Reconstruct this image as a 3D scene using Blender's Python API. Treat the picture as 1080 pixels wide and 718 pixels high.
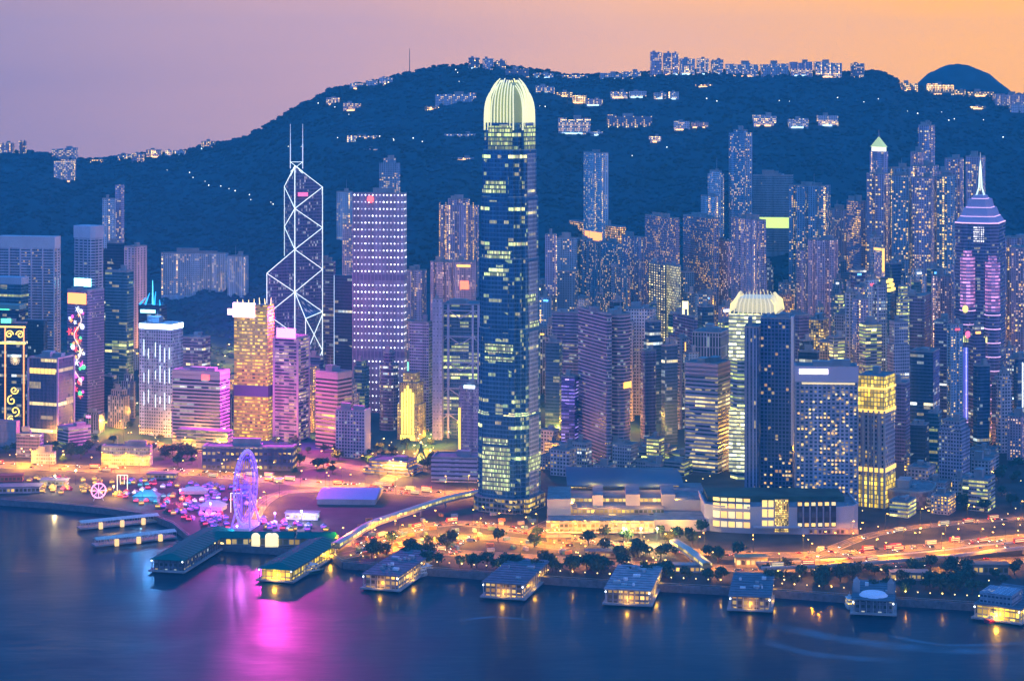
import bpy, math, random
from mathutils import Vector, Matrix, noise as mnoise
R = math.radians
HAZE = 8.8e-5
sc = bpy.context.scene
for _o in list(bpy.data.objects):
    bpy.data.objects.remove(_o)

# ------------------------------------------------------------------ camera
F = 2140.0            # focal length in pixels of the 1080 px wide photograph
CH = 393.0            # camera height above the harbour, metres
HV = 105.0            # row of the true horizon
cam_d = bpy.data.cameras.new('camera'); cam = bpy.data.objects.new('camera', cam_d)
sc.collection.objects.link(cam); sc.camera = cam
cam.location = (0, 0, CH); cam.rotation_euler = (R(90), 0, 0)
cam_d.sensor_width = 36; cam_d.lens = 36 * F / 1080
cam_d.shift_y = -(359 - HV) / 1080
cam_d.clip_start = 5; cam_d.clip_end = 30000

# ------------------------------------------------------------------ world (dusk)
w = bpy.data.worlds.new('World'); sc.world = w; w.use_nodes = True
nt = w.node_tree; nt.nodes.clear()
def wn(t, **k):
    n = nt.nodes.new(t)
    for a, b in k.items(): setattr(n, a, b)
    return n
def wl(a, b): nt.links.new(a, b)
def wramp(src, stops, interp='LINEAR'):
    n = wn('ShaderNodeValToRGB'); n.color_ramp.interpolation = interp
    e = n.color_ramp.elements
    while len(e) > 1: e.remove(e[-1])
    e[0].position = stops[0][0]; e[0].color = (*stops[0][1], 1)
    for p, c in stops[1:]:
        k = e.new(p); k.color = (*c, 1)
    wl(src, n.inputs[0]); return n.outputs[0]
def wmap(src, a, b, c=0.0, d=1.0):
    n = wn('ShaderNodeMapRange'); wl(src, n.inputs[0])
    for i, v in enumerate((a, b, c, d)): n.inputs[1 + i].default_value = v
    return n.outputs[0]
def wmix(f, a, b):
    n = wn('ShaderNodeMix', data_type='RGBA')
    wl(f, n.inputs[0]); wl(a, n.inputs[6]); wl(b, n.inputs[7]); return n.outputs[2]
SUN_EL, SUN_AZ = 9.0, 68.0      # the afterglow comes from the right, a little behind the camera
tc = wn('ShaderNodeTexCoord'); sx = wn('ShaderNodeSeparateXYZ'); wl(tc.outputs['Generated'], sx.inputs[0])
X_, Y_, Z_ = sx.outputs
# band of afterglow above the horizon, violet in the east (left), orange in the west (right)
nz = wn('ShaderNodeTexNoise'); nz.inputs['Scale'].default_value = 5; nz.inputs['Detail'].default_value = 3
mp = wn('ShaderNodeMapping'); mp.inputs['Scale'].default_value = (1, 1, 9); wl(tc.outputs['Generated'], mp.inputs[0]); wl(mp.outputs[0], nz.inputs['Vector'])
ad = wn('ShaderNodeMath', operation='MULTIPLY_ADD'); wl(nz.outputs[0], ad.inputs[0]); ad.inputs[1].default_value = .10; wl(X_, ad.inputs[2])
ad2 = wn('ShaderNodeMath', operation='MULTIPLY_ADD'); wl(Z_, ad2.inputs[0]); ad2.inputs[1].default_value = .55; wl(ad.outputs[0], ad2.inputs[2])
SKY_GAIN = 2.4
low = wramp(wmap(ad2.outputs[0], -.26, .42), [(.05, (.18, .118, .16)), (.36, (.33, .18, .16)), (.56, (.50, .24, .10)), (.80, (.63, .265, .0)), (1, (.64, .28, .0))])
back = wramp(wmap(Y_, -1, 1), [(0, (.08, .175, .44)), (.5, (.08, .15, .48)), (.8, (.04, .08, .34)), (1, (.06, .07, .22))])
yf = wmap(Y_, .925, .966)
lowb = wmix(yf, back, low)
z1 = wn('ShaderNodeRGB'); z1.outputs[0].default_value = (.0, .155, .52, 1)
z0 = wn('ShaderNodeRGB'); z0.outputs[0].default_value = (.065, .175, .46, 1)   # violet twilight arch opposite the sunset
zen_c = wmix(wmap(Y_, -.55, .25), z0.outputs[0], z1.outputs[0])
zf = wramp(wmap(Z_, .05, .42), [(0, (0, 0, 0)), (.11, (.88, .88, .88)), (1, (1, 1, 1))])
col = wmix(zf, lowb, zen_c)
sky = wn('ShaderNodeTexSky', sky_type='NISHITA'); sky.sun_disc = False
sky.sun_elevation = R(SUN_EL); sky.sun_rotation = R(SUN_AZ + 90)
bg1 = wn('ShaderNodeBackground'); wl(col, bg1.inputs[0]); bg1.inputs[1].default_value = SKY_GAIN
bg2 = wn('ShaderNodeBackground'); wl(sky.outputs[0], bg2.inputs[0]); bg2.inputs[1].default_value = .006
add = wn('ShaderNodeAddShader'); wl(bg1.outputs[0], add.inputs[0]); wl(bg2.outputs[0], add.inputs[1])
wo = wn('ShaderNodeOutputWorld'); wl(add.outputs[0], wo.inputs[0])

# ------------------------------------------------------------------ afterglow sun
sd = bpy.data.lights.new('sun', 'SUN'); so = bpy.data.objects.new('sun', sd); sc.collection.objects.link(so)
sd.energy = 0.5; sd.angle = R(12); sd.color = (1.0, .58, .60)
_az = R(SUN_AZ); _d = Vector((math.sin(_az) * math.cos(R(SUN_EL)), -math.cos(_az) * math.cos(R(SUN_EL)), math.sin(R(SUN_EL))))
so.rotation_euler = (-_d).to_track_quat('-Z', 'Y').to_euler(); so.location = (2000, -500, 900)

vs = sc.view_settings; sc.display_settings.display_device = 'sRGB'
vs.view_transform = 'Standard'; vs.look = 'None'; vs.exposure = .10; vs.gamma = 1; vs.use_curve_mapping = False
sc.render.engine = 'CYCLES'
cy = sc.cycles
cy.use_denoising = True
try: cy.denoiser = 'OPENIMAGEDENOISE'
except Exception: pass
cy.max_bounces = 4; cy.diffuse_bounces = 2; cy.glossy_bounces = 3; cy.transmission_bounces = 2; cy.volume_bounces = 0
cy.transparent_max_bounces = 4; cy.caustics_reflective = False; cy.caustics_refractive = False
cy.sample_clamp_indirect = 6; cy.sample_clamp_direct = 0; cy.use_light_tree = True; cy.pixel_filter_type = 'BLACKMAN_HARRIS'

# ------------------------------------------------------------------ helpers
LZ = 5.0                                        # level of the reclaimed land
def G(u, v, z=LZ):                              # a point of the ground from its row and column
    Y = (CH - z) * F / (v - HV)
    return Vector(((u - 540) / F * Y, Y, z))
def zat(v, Y): return CH - (v - HV) / F * Y
def xat(u, Y): return (u - 540) / F * Y

class MB:
    """collects faces with uv and material slot; build() links them as one mesh object"""
    def __init__(s): s.v = []; s.f = []; s.uv = []; s.mi = []
    def face(s, pts, uv=None, m=0):
        n = len(s.v); s.v += [tuple(p) for p in pts]; s.f.append(tuple(range(n, n + len(pts))))
        s.uv += uv if uv else [(p[0], p[1]) for p in pts]; s.mi.append(m)
    def prism(s, poly, z0, z1, m=0, mt=1, bottom=False, poly1=None):
        q = poly1 or poly; n = len(poly); u = 0
        for i in range(n):
            a, b = poly[i], poly[(i + 1) % n]; c, d = q[(i + 1) % n], q[i]
            L = math.hypot(b[0] - a[0], b[1] - a[1])
            s.face([(a[0], a[1], z0), (b[0], b[1], z0), (c[0], c[1], z1), (d[0], d[1], z1)],
                   [(u, z0), (u + L, z0), (u + L, z1), (u, z1)], m); u += math.ceil(L / 3.5) * 3.5 + 70
        s.face([(p[0], p[1], z1) for p in q], None, mt)
        if bottom: s.face([(p[0], p[1], z0) for p in reversed(poly)], None, mt)
    def box(s, x0, x1, y0, y1, z0, z1, m=0, mt=None):
        s.prism([(x0, y0), (x1, y0), (x1, y1), (x0, y1)], z0, z1, m, m if mt is None else mt, True)
    def tube(s, a, b, r, m=0, n=5, r2=None):
        a = Vector(a); b = Vector(b); d = (b - a)
        if d.length < 1e-6: return
        d.normalize(); p = d.orthogonal().normalized(); q = d.cross(p); r2 = r if r2 is None else r2
        A = [a + (p * math.cos(t) + q * math.sin(t)) * r for t in [2 * math.pi * i / n for i in range(n)]]
        B = [b + (p * math.cos(t) + q * math.sin(t)) * r2 for t in [2 * math.pi * i / n for i in range(n)]]
        for i in range(n):
            j = (i + 1) % n; s.face([A[i], A[j], B[j], B[i]], None, m)
        s.face(A[::-1], None, m); s.face(B, None, m)
    def path(s, pts, r, m=0, n=5):
        for a, b in zip(pts, pts[1:]): s.tube(a, b, r, m, n)
    def ball(s, c, r, m=0, n=7, k=5, sq=(1, 1, 1)):
        P = lambda i, j: (c[0] + sq[0] * r * math.sin(math.pi * j / k) * math.cos(2 * math.pi * i / n), c[1] + sq[1] * r * math.sin(math.pi * j / k) * math.sin(2 * math.pi * i / n), c[2] + sq[2] * r * math.cos(math.pi * j / k))
        for j in range(k):
            for i in range(n):
                if j == 0: s.face([P(0, 0), P(i, 1), P(i + 1, 1)], None, m)
                elif j == k - 1: s.face([P(i, j), P(0, k), P(i + 1, j)], None, m)
                else: s.face([P(i, j), P(i, j + 1), P(i + 1, j + 1), P(i + 1, j)], None, m)
    def mesh(s, name, mats, smooth=False):
        me = bpy.data.meshes.new(name); me.from_pydata(s.v, [], s.f)
        for m in mats if isinstance(mats, (list, tuple)) else [mats]: me.materials.append(m)
        ul = me.uv_layers.new(name='UVMap')
        flat = [c for t in s.uv for c in t]
        ul.data.foreach_set('uv', flat); me.polygons.foreach_set('material_index', s.mi)
        if smooth: me.polygons.foreach_set('use_smooth', [True] * len(s.f))
        me.update(); return me
    def build(s, name, mats, parent=None, smooth=False):
        return link(name, s.mesh(name, mats, smooth), parent)
def link(name, data, parent=None):
    o = bpy.data.objects.new(name, data); sc.collection.objects.link(o)
    if parent is not None: o.parent = parent
    return o
def tag(o, label=None, cat=None, group=None, kind=None):
    if label: o['label'] = label
    if cat: o['category'] = cat
    if group: o['group'] = group
    if kind: o['kind'] = kind
    return o
def thing(name, label, cat, loc=(0, 0, 0), rz=0, group=None):
    o = link(name, None); o.location = loc; o.rotation_euler = (0, 0, rz); o.empty_display_size = 1
    return tag(o, label, cat, group)
def copy_tree(o, parent=None):
    c = o.copy(); sc.collection.objects.link(c); c.parent = parent
    for ch in CH_OF.get(o.name, ()) or [x for x in o.children]: copy_tree(ch, c)
    return c
CH_OF = {}

# ------------------------------------------------------------------ materials
MC = {}
def mat(name, color, rough=.7, metal=0, emit=None, es=0, var=0, scale=.05, spec=.3, bump=0, sample=True):
    key = (name, color, rough, metal, emit, es, var, scale, bump)
    if key in MC: return MC[key]
    m = bpy.data.materials.new(name); m.use_nodes = True; t = m.node_tree; b = t.nodes['Principled BSDF']
    b.inputs['Base Color'].default_value = (*color, 1); b.inputs['Roughness'].default_value = rough
    b.inputs['Metallic'].default_value = metal; b.inputs['Specular IOR Level'].default_value = spec
    if emit: b.inputs['Emission Color'].default_value = (*emit, 1); b.inputs['Emission Strength'].default_value = es
    if var:
        g = t.nodes.new('ShaderNodeNewGeometry'); n = t.nodes.new('ShaderNodeTexNoise'); n.inputs['Scale'].default_value = scale
        n.inputs['Detail'].default_value = 4; t.links.new(g.outputs['Position'], n.inputs['Vector'])
        r = t.nodes.new('ShaderNodeMapRange'); r.inputs[1].default_value = .3; r.inputs[2].default_value = .7
        r.inputs[3].default_value = 1 - var; r.inputs[4].default_value = 1 + var; t.links.new(n.outputs[0], r.inputs[0])
        x = t.nodes.new('ShaderNodeVectorMath'); x.operation = 'SCALE'; x.inputs[0].default_value = color
        t.links.new(r.outputs[0], x.inputs['Scale']); t.links.new(x.outputs[0], b.inputs['Base Color'])
        if bump:
            bp = t.nodes.new('ShaderNodeBump'); bp.inputs['Strength'].default_value = bump; bp.inputs['Distance'].default_value = 3
            t.links.new(n.outputs[0], bp.inputs['Height']); t.links.new(bp.outputs[0], b.inputs['Normal'])
    if not sample:
        m.cycles.emission_sampling = 'NONE'
    MC[key] = m; return m

def facade_group():
    g = bpy.data.node_groups.new('facade', 'ShaderNodeTree'); I = g.interface
    spec = [('Wall', 'NodeSocketColor', (.4, .4, .45, 1)), ('Glass', 'NodeSocketColor', (.05, .08, .12, 1)), ('Bay', 'NodeSocketFloat', 3.), ('Floor', 'NodeSocketFloat', 3.5),
            ('WX', 'NodeSocketFloat', .6), ('WZ', 'NodeSocketFloat', .5), ('Lit', 'NodeSocketFloat', .2), ('FloorLit', 'NodeSocketFloat', 0.), ('Run', 'NodeSocketFloat', 1.),
            ('LitA', 'NodeSocketColor', (1, .7, .3, 1)), ('LitB', 'NodeSocketColor', (1, .9, .7, 1)), ('Strength', 'NodeSocketFloat', 1.), ('Pier', 'NodeSocketFloat', 1000.), ('PierW', 'NodeSocketFloat', 0.),
            ('Mech', 'NodeSocketFloat', 1000.), ('Metal', 'NodeSocketFloat', .4), ('Cluster', 'NodeSocketFloat', 1.), ('Stair', 'NodeSocketFloat', 0.)]
    for n, t, d in spec: I.new_socket(n, in_out='INPUT', socket_type=t).default_value = d
    I.new_socket('BSDF', in_out='OUTPUT', socket_type='NodeSocketShader')
    N = g.nodes; L = g.links; gi = N.new('NodeGroupInput'); go = N.new('NodeGroupOutput'); S = gi.outputs
    def m(op, a, b=None, c=None):
        n = N.new('ShaderNodeMath'); n.operation = op
        for i, x in enumerate((a, b, c)):
            if x is None: continue
            if isinstance(x, (int, float)): n.inputs[i].default_value = x
            else: L.new(x, n.inputs[i])
        return n.outputs[0]
    def comb(a, b, c):
        n = N.new('ShaderNodeCombineXYZ')
        for i, x in enumerate((a, b, c)):
            if isinstance(x, (int, float)): n.inputs[i].default_value = x
            else: L.new(x, n.inputs[i])
        return n.outputs[0]
    def mix(f, a, b):
        n = N.new('ShaderNodeMix'); n.data_type = 'RGBA'
        for i, x in ((0, f), (6, a), (7, b)):
            if isinstance(x, (tuple, float, int)): n.inputs[i].default_value = x
            else: L.new(x, n.inputs[i])
        return n.outputs[2]
    uv = N.new('ShaderNodeUVMap'); sp = N.new('ShaderNodeSeparateXYZ'); L.new(uv.outputs[0], sp.inputs[0]); u, v = sp.outputs[0], sp.outputs[1]
    oi = N.new('ShaderNodeObjectInfo'); off = m('MULTIPLY', oi.outputs['Random'], 97.)
    cu = m('DIVIDE', u, S['Bay']); cv = m('DIVIDE', v, S['Floor'])
    fu = m('FRACT', cu); fv = m('FRACT', cv); iu = m('FLOOR', cu); iv = m('FLOOR', cv)
    mu = m('LESS_THAN', m('ABSOLUTE', m('SUBTRACT', fu, .5)), m('MULTIPLY', S['WX'], .5))
    mv = m('LESS_THAN', m('ABSOLUTE', m('SUBTRACT', fv, .5)), m('MULTIPLY', S['WZ'], .5))
    fp = m('FRACT', m('DIVIDE', u, S['Pier'])); pier = m('GREATER_THAN', fp, m('DIVIDE', S['PierW'], S['Pier']))
    mech = m('GREATER_THAN', m('FRACT', m('DIVIDE', m('ADD', iv, 2.), S['Mech'])), m('DIVIDE', 1.2, S['Mech']))
    win = m('MULTIPLY', m('MULTIPLY', mu, mv), m('MULTIPLY', pier, mech))
    ir = m('FLOOR', m('DIVIDE', iu, S['Run']))
    h1 = N.new('ShaderNodeTexWhiteNoise'); h1.noise_dimensions = '3D'; L.new(comb(ir, iv, off), h1.inputs['Vector'])
    hc = N.new('ShaderNodeSeparateXYZ'); L.new(h1.outputs['Color'], hc.inputs[0])
    h2 = N.new('ShaderNodeTexWhiteNoise'); L.new(comb(7.7, iv, off), h2.inputs['Vector'])
    h3 = N.new('ShaderNodeTexWhiteNoise'); L.new(comb(iu, iv, m('ADD', off, 3.3)), h3.inputs['Vector'])
    nz = N.new('ShaderNodeTexNoise'); nz.inputs['Scale'].default_value = 1; nz.inputs['Detail'].default_value = 2
    L.new(comb(m('MULTIPLY', u, .03), m('MULTIPLY', v, .045), off), nz.inputs['Vector'])
    cl = N.new('ShaderNodeMapRange'); L.new(nz.outputs[0], cl.inputs[0])
    for i, x in enumerate((.38, .68, 0., 2.6)): cl.inputs[1 + i].default_value = x
    clm = m('ADD', m('MULTIPLY', cl.outputs[0], S['Cluster']), m('SUBTRACT', 1., S['Cluster']))
    p = m('MULTIPLY', S['Lit'], clm)
    lit1 = m('LESS_THAN', h1.outputs['Value'], p)
    lit2 = m('MULTIPLY', m('LESS_THAN', h2.outputs['Value'], S['FloorLit']), m('LESS_THAN', hc.outputs[1], .82))
    hst = N.new('ShaderNodeTexWhiteNoise'); L.new(comb(iu, 11.3, off), hst.inputs['Vector'])
    lit3 = m('MULTIPLY', m('LESS_THAN', hst.outputs['Value'], S['Stair']), m('LESS_THAN', hc.outputs[2], .8))
    lit = m('MULTIPLY', m('MAXIMUM', m('MAXIMUM', lit1, lit2), lit3), win)
    br = m('MULTIPLY_ADD', m('POWER', hc.outputs[0], 2.2), 1.5, .25)
    br = m('MULTIPLY', br, m('MULTIPLY_ADD', h3.outputs['Value'], .6, .7))
    es = m('MULTIPLY', m('MULTIPLY', lit, br), S['Strength'])
    lc = mix(hc.outputs[2], S['LitA'], S['LitB'])
    # weathering of the walls
    ge = N.new('ShaderNodeNewGeometry'); n2 = N.new('ShaderNodeTexNoise'); n2.inputs['Scale'].default_value = 1; n2.inputs['Detail'].default_value = 3
    L.new(comb(m('MULTIPLY', u, .25), m('MULTIPLY', v, .05), off), n2.inputs['Vector'])
    wr = N.new('ShaderNodeMapRange'); L.new(n2.outputs[0], wr.inputs[0])
    for i, x in enumerate((.3, .7, .78, 1.12)): wr.inputs[1 + i].default_value = x
    hcol = N.new('ShaderNodeTexWhiteNoise'); L.new(comb(m('FLOOR', m('DIVIDE', iu, 2.)), 3.1, off), hcol.inputs['Vector'])
    tone = m('MULTIPLY_ADD', hcol.outputs['Value'], .42, .76)
    slab = m('MULTIPLY_ADD', m('LESS_THAN', m('ABSOLUTE', m('SUBTRACT', fv, .5)), .43), .16, .84)
    wrr = m('MULTIPLY', m('MULTIPLY', wr.outputs[0], tone), slab)
    vm = N.new('ShaderNodeVectorMath'); vm.operation = 'SCALE'; L.new(S['Wall'], vm.inputs[0]); L.new(wrr, vm.inputs['Scale'])
    vg = N.new('ShaderNodeVectorMath'); vg.operation = 'SCALE'; L.new(S['Glass'], vg.inputs[0]); L.new(m('MULTIPLY_ADD', h3.outputs['Value'], .9, .5), vg.inputs['Scale'])
    base = mix(win, vm.outputs[0], vg.outputs[0])
    b = N.new('ShaderNodeBsdfPrincipled'); L.new(base, b.inputs['Base Color'])
    L.new(m('MULTIPLY_ADD', win, -.5, .72), b.inputs['Roughness']); L.new(m('MULTIPLY', win, S['Metal']), b.inputs['Metallic'])
    b.inputs['Specular IOR Level'].default_value = .35
    L.new(lc, b.inputs['Emission Color']); L.new(es, b.inputs['Emission Strength'])
    L.new(b.outputs[0], go.inputs[0]); return g
FG = facade_group()
FM = {}
def fac(name, **k):
    key = (name, tuple(sorted(k.items())))
    if key in FM: return FM[key]
    m = bpy.data.materials.new(name); m.use_nodes = True; t = m.node_tree; t.nodes.clear()
    g = t.nodes.new('ShaderNodeGroup'); g.node_tree = FG; o = t.nodes.new('ShaderNodeOutputMaterial'); t.links.new(g.outputs[0], o.inputs[0])
    for a, b in k.items(): g.inputs[a].default_value = (*b, 1) if isinstance(b, tuple) else b
    m.cycles.emission_sampling = 'NONE'
    FM[key] = m; return m

CONC = mat('concrete', (.30, .29, .32), .85, var=.25, scale=.08)
ROOF = mat('roof_concrete', (.16, .17, .20), .9, var=.35, scale=.15)
DARK = mat('dark_metal', (.04, .05, .07), .5, .3)
STEEL = mat('pale_steel', (.45, .47, .52), .4, .5)
WHITE = mat('white_paint', (.72, .70, .74), .6, var=.1)
GLOW_W = mat('lamp_white', (.8, .8, .8), .5, emit=(.85, .95, 1), es=4, sample=False)
GLOW_Y = mat('lamp_yellow', (.8, .7, .4), .5, emit=(1, .72, .22), es=3, sample=False)
GLOW_O = mat('lamp_orange', (.8, .5, .2), .5, emit=(1, .38, .05), es=4, sample=False)
GLOW_R = mat('lamp_red', (.8, .1, .1), .5, emit=(1, .03, .04), es=3, sample=False)

# facade styles --------------------------------------------------------------
WARM = (1, .47, .05); CREAM = (1, .74, .24); COOL = (.70, .92, 1); GREENY = (.80, 1, .18); GOLD = (1, .56, .01); PINK = (1, .35, .75)
ST = {}
def style(k, **a): ST[k] = fac('facade_' + k, **a)
P_ = lambda *c: tuple(c)
style('res_violet', Wall=(.47, .42, .60), Glass=(.06, .08, .16), Bay=3.2, Floor=3., WX=.5, WZ=.5, Lit=.19, Strength=4.6, LitA=WARM, LitB=CREAM, Pier=12.8, PierW=1.2, Stair=.035)
style('res_blue', Wall=(.28, .43, .60), Glass=(.05, .10, .17), Bay=3.4, Floor=3., WX=.55, WZ=.5, Lit=.18, Strength=4.4, LitA=WARM, LitB=CREAM, Pier=10.2, PierW=1., Stair=.04)
style('res_pink', Wall=(.60, .42, .54), Glass=(.07, .07, .13), Bay=3., Floor=3., WX=.48, WZ=.5, Lit=.2, Strength=4., LitA=WARM, LitB=(1, .7, .6), Pier=15., PierW=1.6, Stair=.03)
style('res_pale', Wall=(.52, .62, .74), Glass=(.07, .12, .18), Bay=3.3, Floor=3.1, WX=.5, WZ=.45, Lit=.13, Strength=3.6, LitA=WARM, LitB=CREAM, Stair=.04)
style('res_dark', Wall=(.15, .25, .36), Glass=(.03, .05, .1), Bay=3.2, Floor=3., WX=.6, WZ=.55, Lit=.17, Strength=3.4, LitA=WARM, LitB=CREAM, Pier=9.6, PierW=1.)
style('res_warm', Wall=(.50, .40, .40), Glass=(.07, .06, .09), Bay=3.1, Floor=3., WX=.5, WZ=.5, Lit=.42, Strength=4.2, LitA=WARM, LitB=GOLD, Stair=.06, Cluster=.8)
style('off_lit', Wall=(.40, .40, .42), Glass=(.06, .07, .09), Bay=2.6, Floor=3.7, WX=.9, WZ=.5, Lit=.55, FloorLit=.3, Run=3., Strength=1.5, LitA=(1, .72, .22), LitB=GREENY, Cluster=.7)
for _k, _w in (('pale', (.60, .60, .72)), ('blue', (.36, .45, .62)), ('pink', (.60, .42, .50)), ('dark', (.22, .24, .36)), ('violet', (.50, .42, .62))): style('hill_' + _k, Wall=_w, Glass=(.07, .08, .12), Bay=3.2, Floor=3.1, WX=.55, WZ=.5, Lit=.34, Strength=5.5, LitA=WARM, LitB=CREAM, Stair=.04, Cluster=.9)
style('off_grid', Wall=(.42, .40, .50), Glass=(.03, .05, .1), Bay=2.8, Floor=3.6, WX=.62, WZ=.55, Lit=.16, FloorLit=.04, Run=2., Strength=1.8, LitA=CREAM, LitB=COOL)
style('off_band', Wall=(.38, .38, .44), Glass=(.04, .08, .12), Bay=3., Floor=3.7, WX=1., WZ=.5, Lit=.2, FloorLit=.08, Run=4., Strength=1.5, LitA=CREAM, LitB=GREENY)
style('off_teal', Wall=(.10, .20, .27), Glass=(.03, .13, .19), Bay=1.6, Floor=3.8, WX=.9, WZ=.7, Lit=.12, FloorLit=.07, Run=6., Strength=1.3, LitA=GREENY, LitB=CREAM, Metal=.6)
style('off_blue', Wall=(.10, .15, .28), Glass=(.04, .10, .22), Bay=1.5, Floor=3.8, WX=.86, WZ=.78, Lit=.08, FloorLit=.03, Run=5., Strength=1.4, LitA=CREAM, LitB=COOL, Metal=.7)
style('off_dark', Wall=(.05, .07, .13), Glass=(.02, .04, .09), Bay=1.5, Floor=3.8, WX=.85, WZ=.75, Lit=.07, FloorLit=.03, Run=4., Strength=1.5, LitA=CREAM, LitB=COOL, Metal=.6)
style('off_violet', Wall=(.24, .20, .36), Glass=(.07, .06, .16), Bay=1.8, Floor=3.7, WX=.8, WZ=.6, Lit=.1, FloorLit=.03, Run=3., Strength=1.5, LitA=CREAM, LitB=COOL, Metal=.5)
style('off_rib', Wall=(.38, .36, .48), Glass=(.04, .06, .12), Bay=3.2, Floor=3.6, WX=.6, WZ=.92, Lit=.13, Run=1., Strength=1.6, LitA=CREAM, LitB=COOL)
style('off_gold', Wall=(.42, .32, .22), Glass=(.05, .05, .06), Bay=3., Floor=3.5, WX=.6, WZ=.6, Lit=.6, Strength=2.2, LitA=GOLD, LitB=CREAM, Cluster=.7)
style('old_grid', Wall=(.55, .50, .56), Glass=(.05, .06, .1), Bay=3.6, Floor=3.8, WX=.62, WZ=.55, Lit=.14, Strength=1.6, LitA=CREAM, LitB=WARM)
# ------------------------------------------------------------------ terrain, land, water
RIDGE = [(-420, 150), (-100, 157), (0, 160), (30, 160), (60, 164), (90, 169), (120, 166), (150, 163), (190, 161), (212, 154), (235, 150), (255, 146), (275, 136), (300, 121), (325, 107), (350, 94), (375, 89), (400, 85),
         (430, 77), (460, 70), (490, 68), (520, 67), (560, 74), (600, 79), (640, 79), (680, 77), (720, 74), (760, 74), (800, 76), (850, 76), (900, 77), (925, 75), (940, 80), (952, 90), (985, 95), (1080, 100), (1250, 104), (1500, 120)]
def lerp_tab(t, x):
    if x <= t[0][0]: return t[0][1]
    for (a, b), (c, d) in zip(t, t[1:]):
        if x <= c: return b + (d - b) * (x - a) / (c - a)
    return t[-1][1]
Y0, YR = 2250.0, 3950.0
def nz2(x, y, s, o=0.0): return mnoise.noise(Vector((x / s, y / s, o)))
def hz(x, Y):
    """height of the island behind the waterfront"""
    u = 540 + x / Y * F
    zr = zat(lerp_tab(RIDGE, u), YR)
    if Y <= Y0: return LZ
    if Y <= YR:
        s = (Y - Y0) / (YR - Y0)
        b = s ** 1.45
        h = LZ + (zr - LZ) * b
        k = math.sin(math.pi * min(1, s)) ** .8
        h += k * (34 * nz2(x, Y, 420) - 22 * abs(nz2(x * 1.6, Y * .5, 150, 2.2)) + 13 * nz2(x, Y, 170, 3.1) + 5 * nz2(x, Y, 70, 7.7))
        return max(LZ, h) + (2.5 * nz2(x, Y, 45, 5) + 1.2 * nz2(x, Y, 18, 9)) * min(1, s * 3)
    s = (Y - YR) / 1300
    return max(20, zr * (1 - s * 1.0)) + 1.5 * nz2(x, Y, 45, 5)
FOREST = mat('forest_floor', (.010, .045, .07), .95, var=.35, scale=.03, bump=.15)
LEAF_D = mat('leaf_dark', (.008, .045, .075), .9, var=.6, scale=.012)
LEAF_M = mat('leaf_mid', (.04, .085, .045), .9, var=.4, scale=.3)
def grid_mesh(name, xs_k, Ys, m, hf):
    vv = []; ff = []; nx = len(xs_k)
    for Y in Ys:
        for k in xs_k: vv.append((k * Y, Y, hf(k * Y, Y)))
    for j in range(len(Ys) - 1):
        for i in range(nx - 1):
            a = j * nx + i; ff.append((a, a + 1, a + nx + 1, a + nx))
    me = bpy.data.meshes.new(name); me.from_pydata(vv, [], ff); me.materials.append(m); me.polygons.foreach_set('use_smooth', [True] * len(ff))
    return link(name, me)
Ys = [Y0 - 2 + i * 14 for i in range(int((YR + 120 - Y0) / 14))]
Ys += [Ys[-1] + 60 * i for i in range(1, 25)]
ks = [-.48 + i * .96 / 420 for i in range(421)]
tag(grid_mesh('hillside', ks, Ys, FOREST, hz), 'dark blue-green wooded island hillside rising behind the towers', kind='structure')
# farther round hill at the right
def hz_far(x, Y):
    u = 540 + x / Y * F; dx = (u - 1012) / 62; dy = (Y - 5000) / 420
    v = 67 + 36 * (abs(dx) ** 1.7)
    z = zat(v, 5000) if v < 130 else zat(130, 5000)
    return max(40, z - 260 * dy * dy) + 9 * nz2(x, Y, 90) + 4 * nz2(x, Y, 30, 4)
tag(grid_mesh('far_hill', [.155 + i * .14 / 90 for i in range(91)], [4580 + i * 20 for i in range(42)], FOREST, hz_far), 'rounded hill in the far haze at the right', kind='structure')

SHORE = [(-700, 500), (-200, 512), (0, 527), (60, 531), (110, 536), (160, 543), (183, 552), (200, 566), (228, 574), (300, 579), (350, 584), (362, 593), (450, 600), (600, 611), (700, 617), (815, 623), (900, 629), (1030, 637), (1080, 639), (1300, 644), (1800, 655)]
sp = [G(u, v) for u, v in SHORE]
GROUND = mat('city_ground', (.036, .032, .03), .85, var=.6, scale=.05)
mb = MB()
for a, b in zip(sp, sp[1:]):
    ya = Vector((a.x * 2300 / a.y, 2300, LZ)); yb = Vector((b.x * 2300 / b.y, 2300, LZ))
    mb.face([a, b, yb, ya])
tag(mb.build('ground', GROUND), kind='structure')
SEAWALL = mat('seawall_stone', (.16, .14, .17), .9, var=.3, scale=.3)
root = thing('seawall', 'long grey stone seawall along the whole waterfront with a low railing', 'seawall')
mb = MB(); rl = MB()
for a, b in zip(sp, sp[1:]):
    n = Vector((b.y - a.y, a.x - b.x, 0)).normalized()
    a2, b2 = a + n * 1.2, b + n * 1.2
    mb.face([(a2.x, a2.y, -3), (b2.x, b2.y, -3), (b2.x, b2.y, LZ + .9), (a2.x, a2.y, LZ + .9)])
    mb.face([(a2.x, a2.y, LZ + .9), (b2.x, b2.y, LZ + .9), (b.x, b.y, LZ + .9), (a.x, a.y, LZ + .9)])
    mb.face([(b.x, b.y, LZ - 1), (a.x, a.y, LZ - 1), (a.x, a.y, LZ + .9), (b.x, b.y, LZ + .9)])
    rl.tube((a.x, a.y, LZ + 2), (b.x, b.y, LZ + 2), .12, 0, 4)
mb.build('wall', SEAWALL, root); rl.build('railing', STEEL, root)

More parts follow.
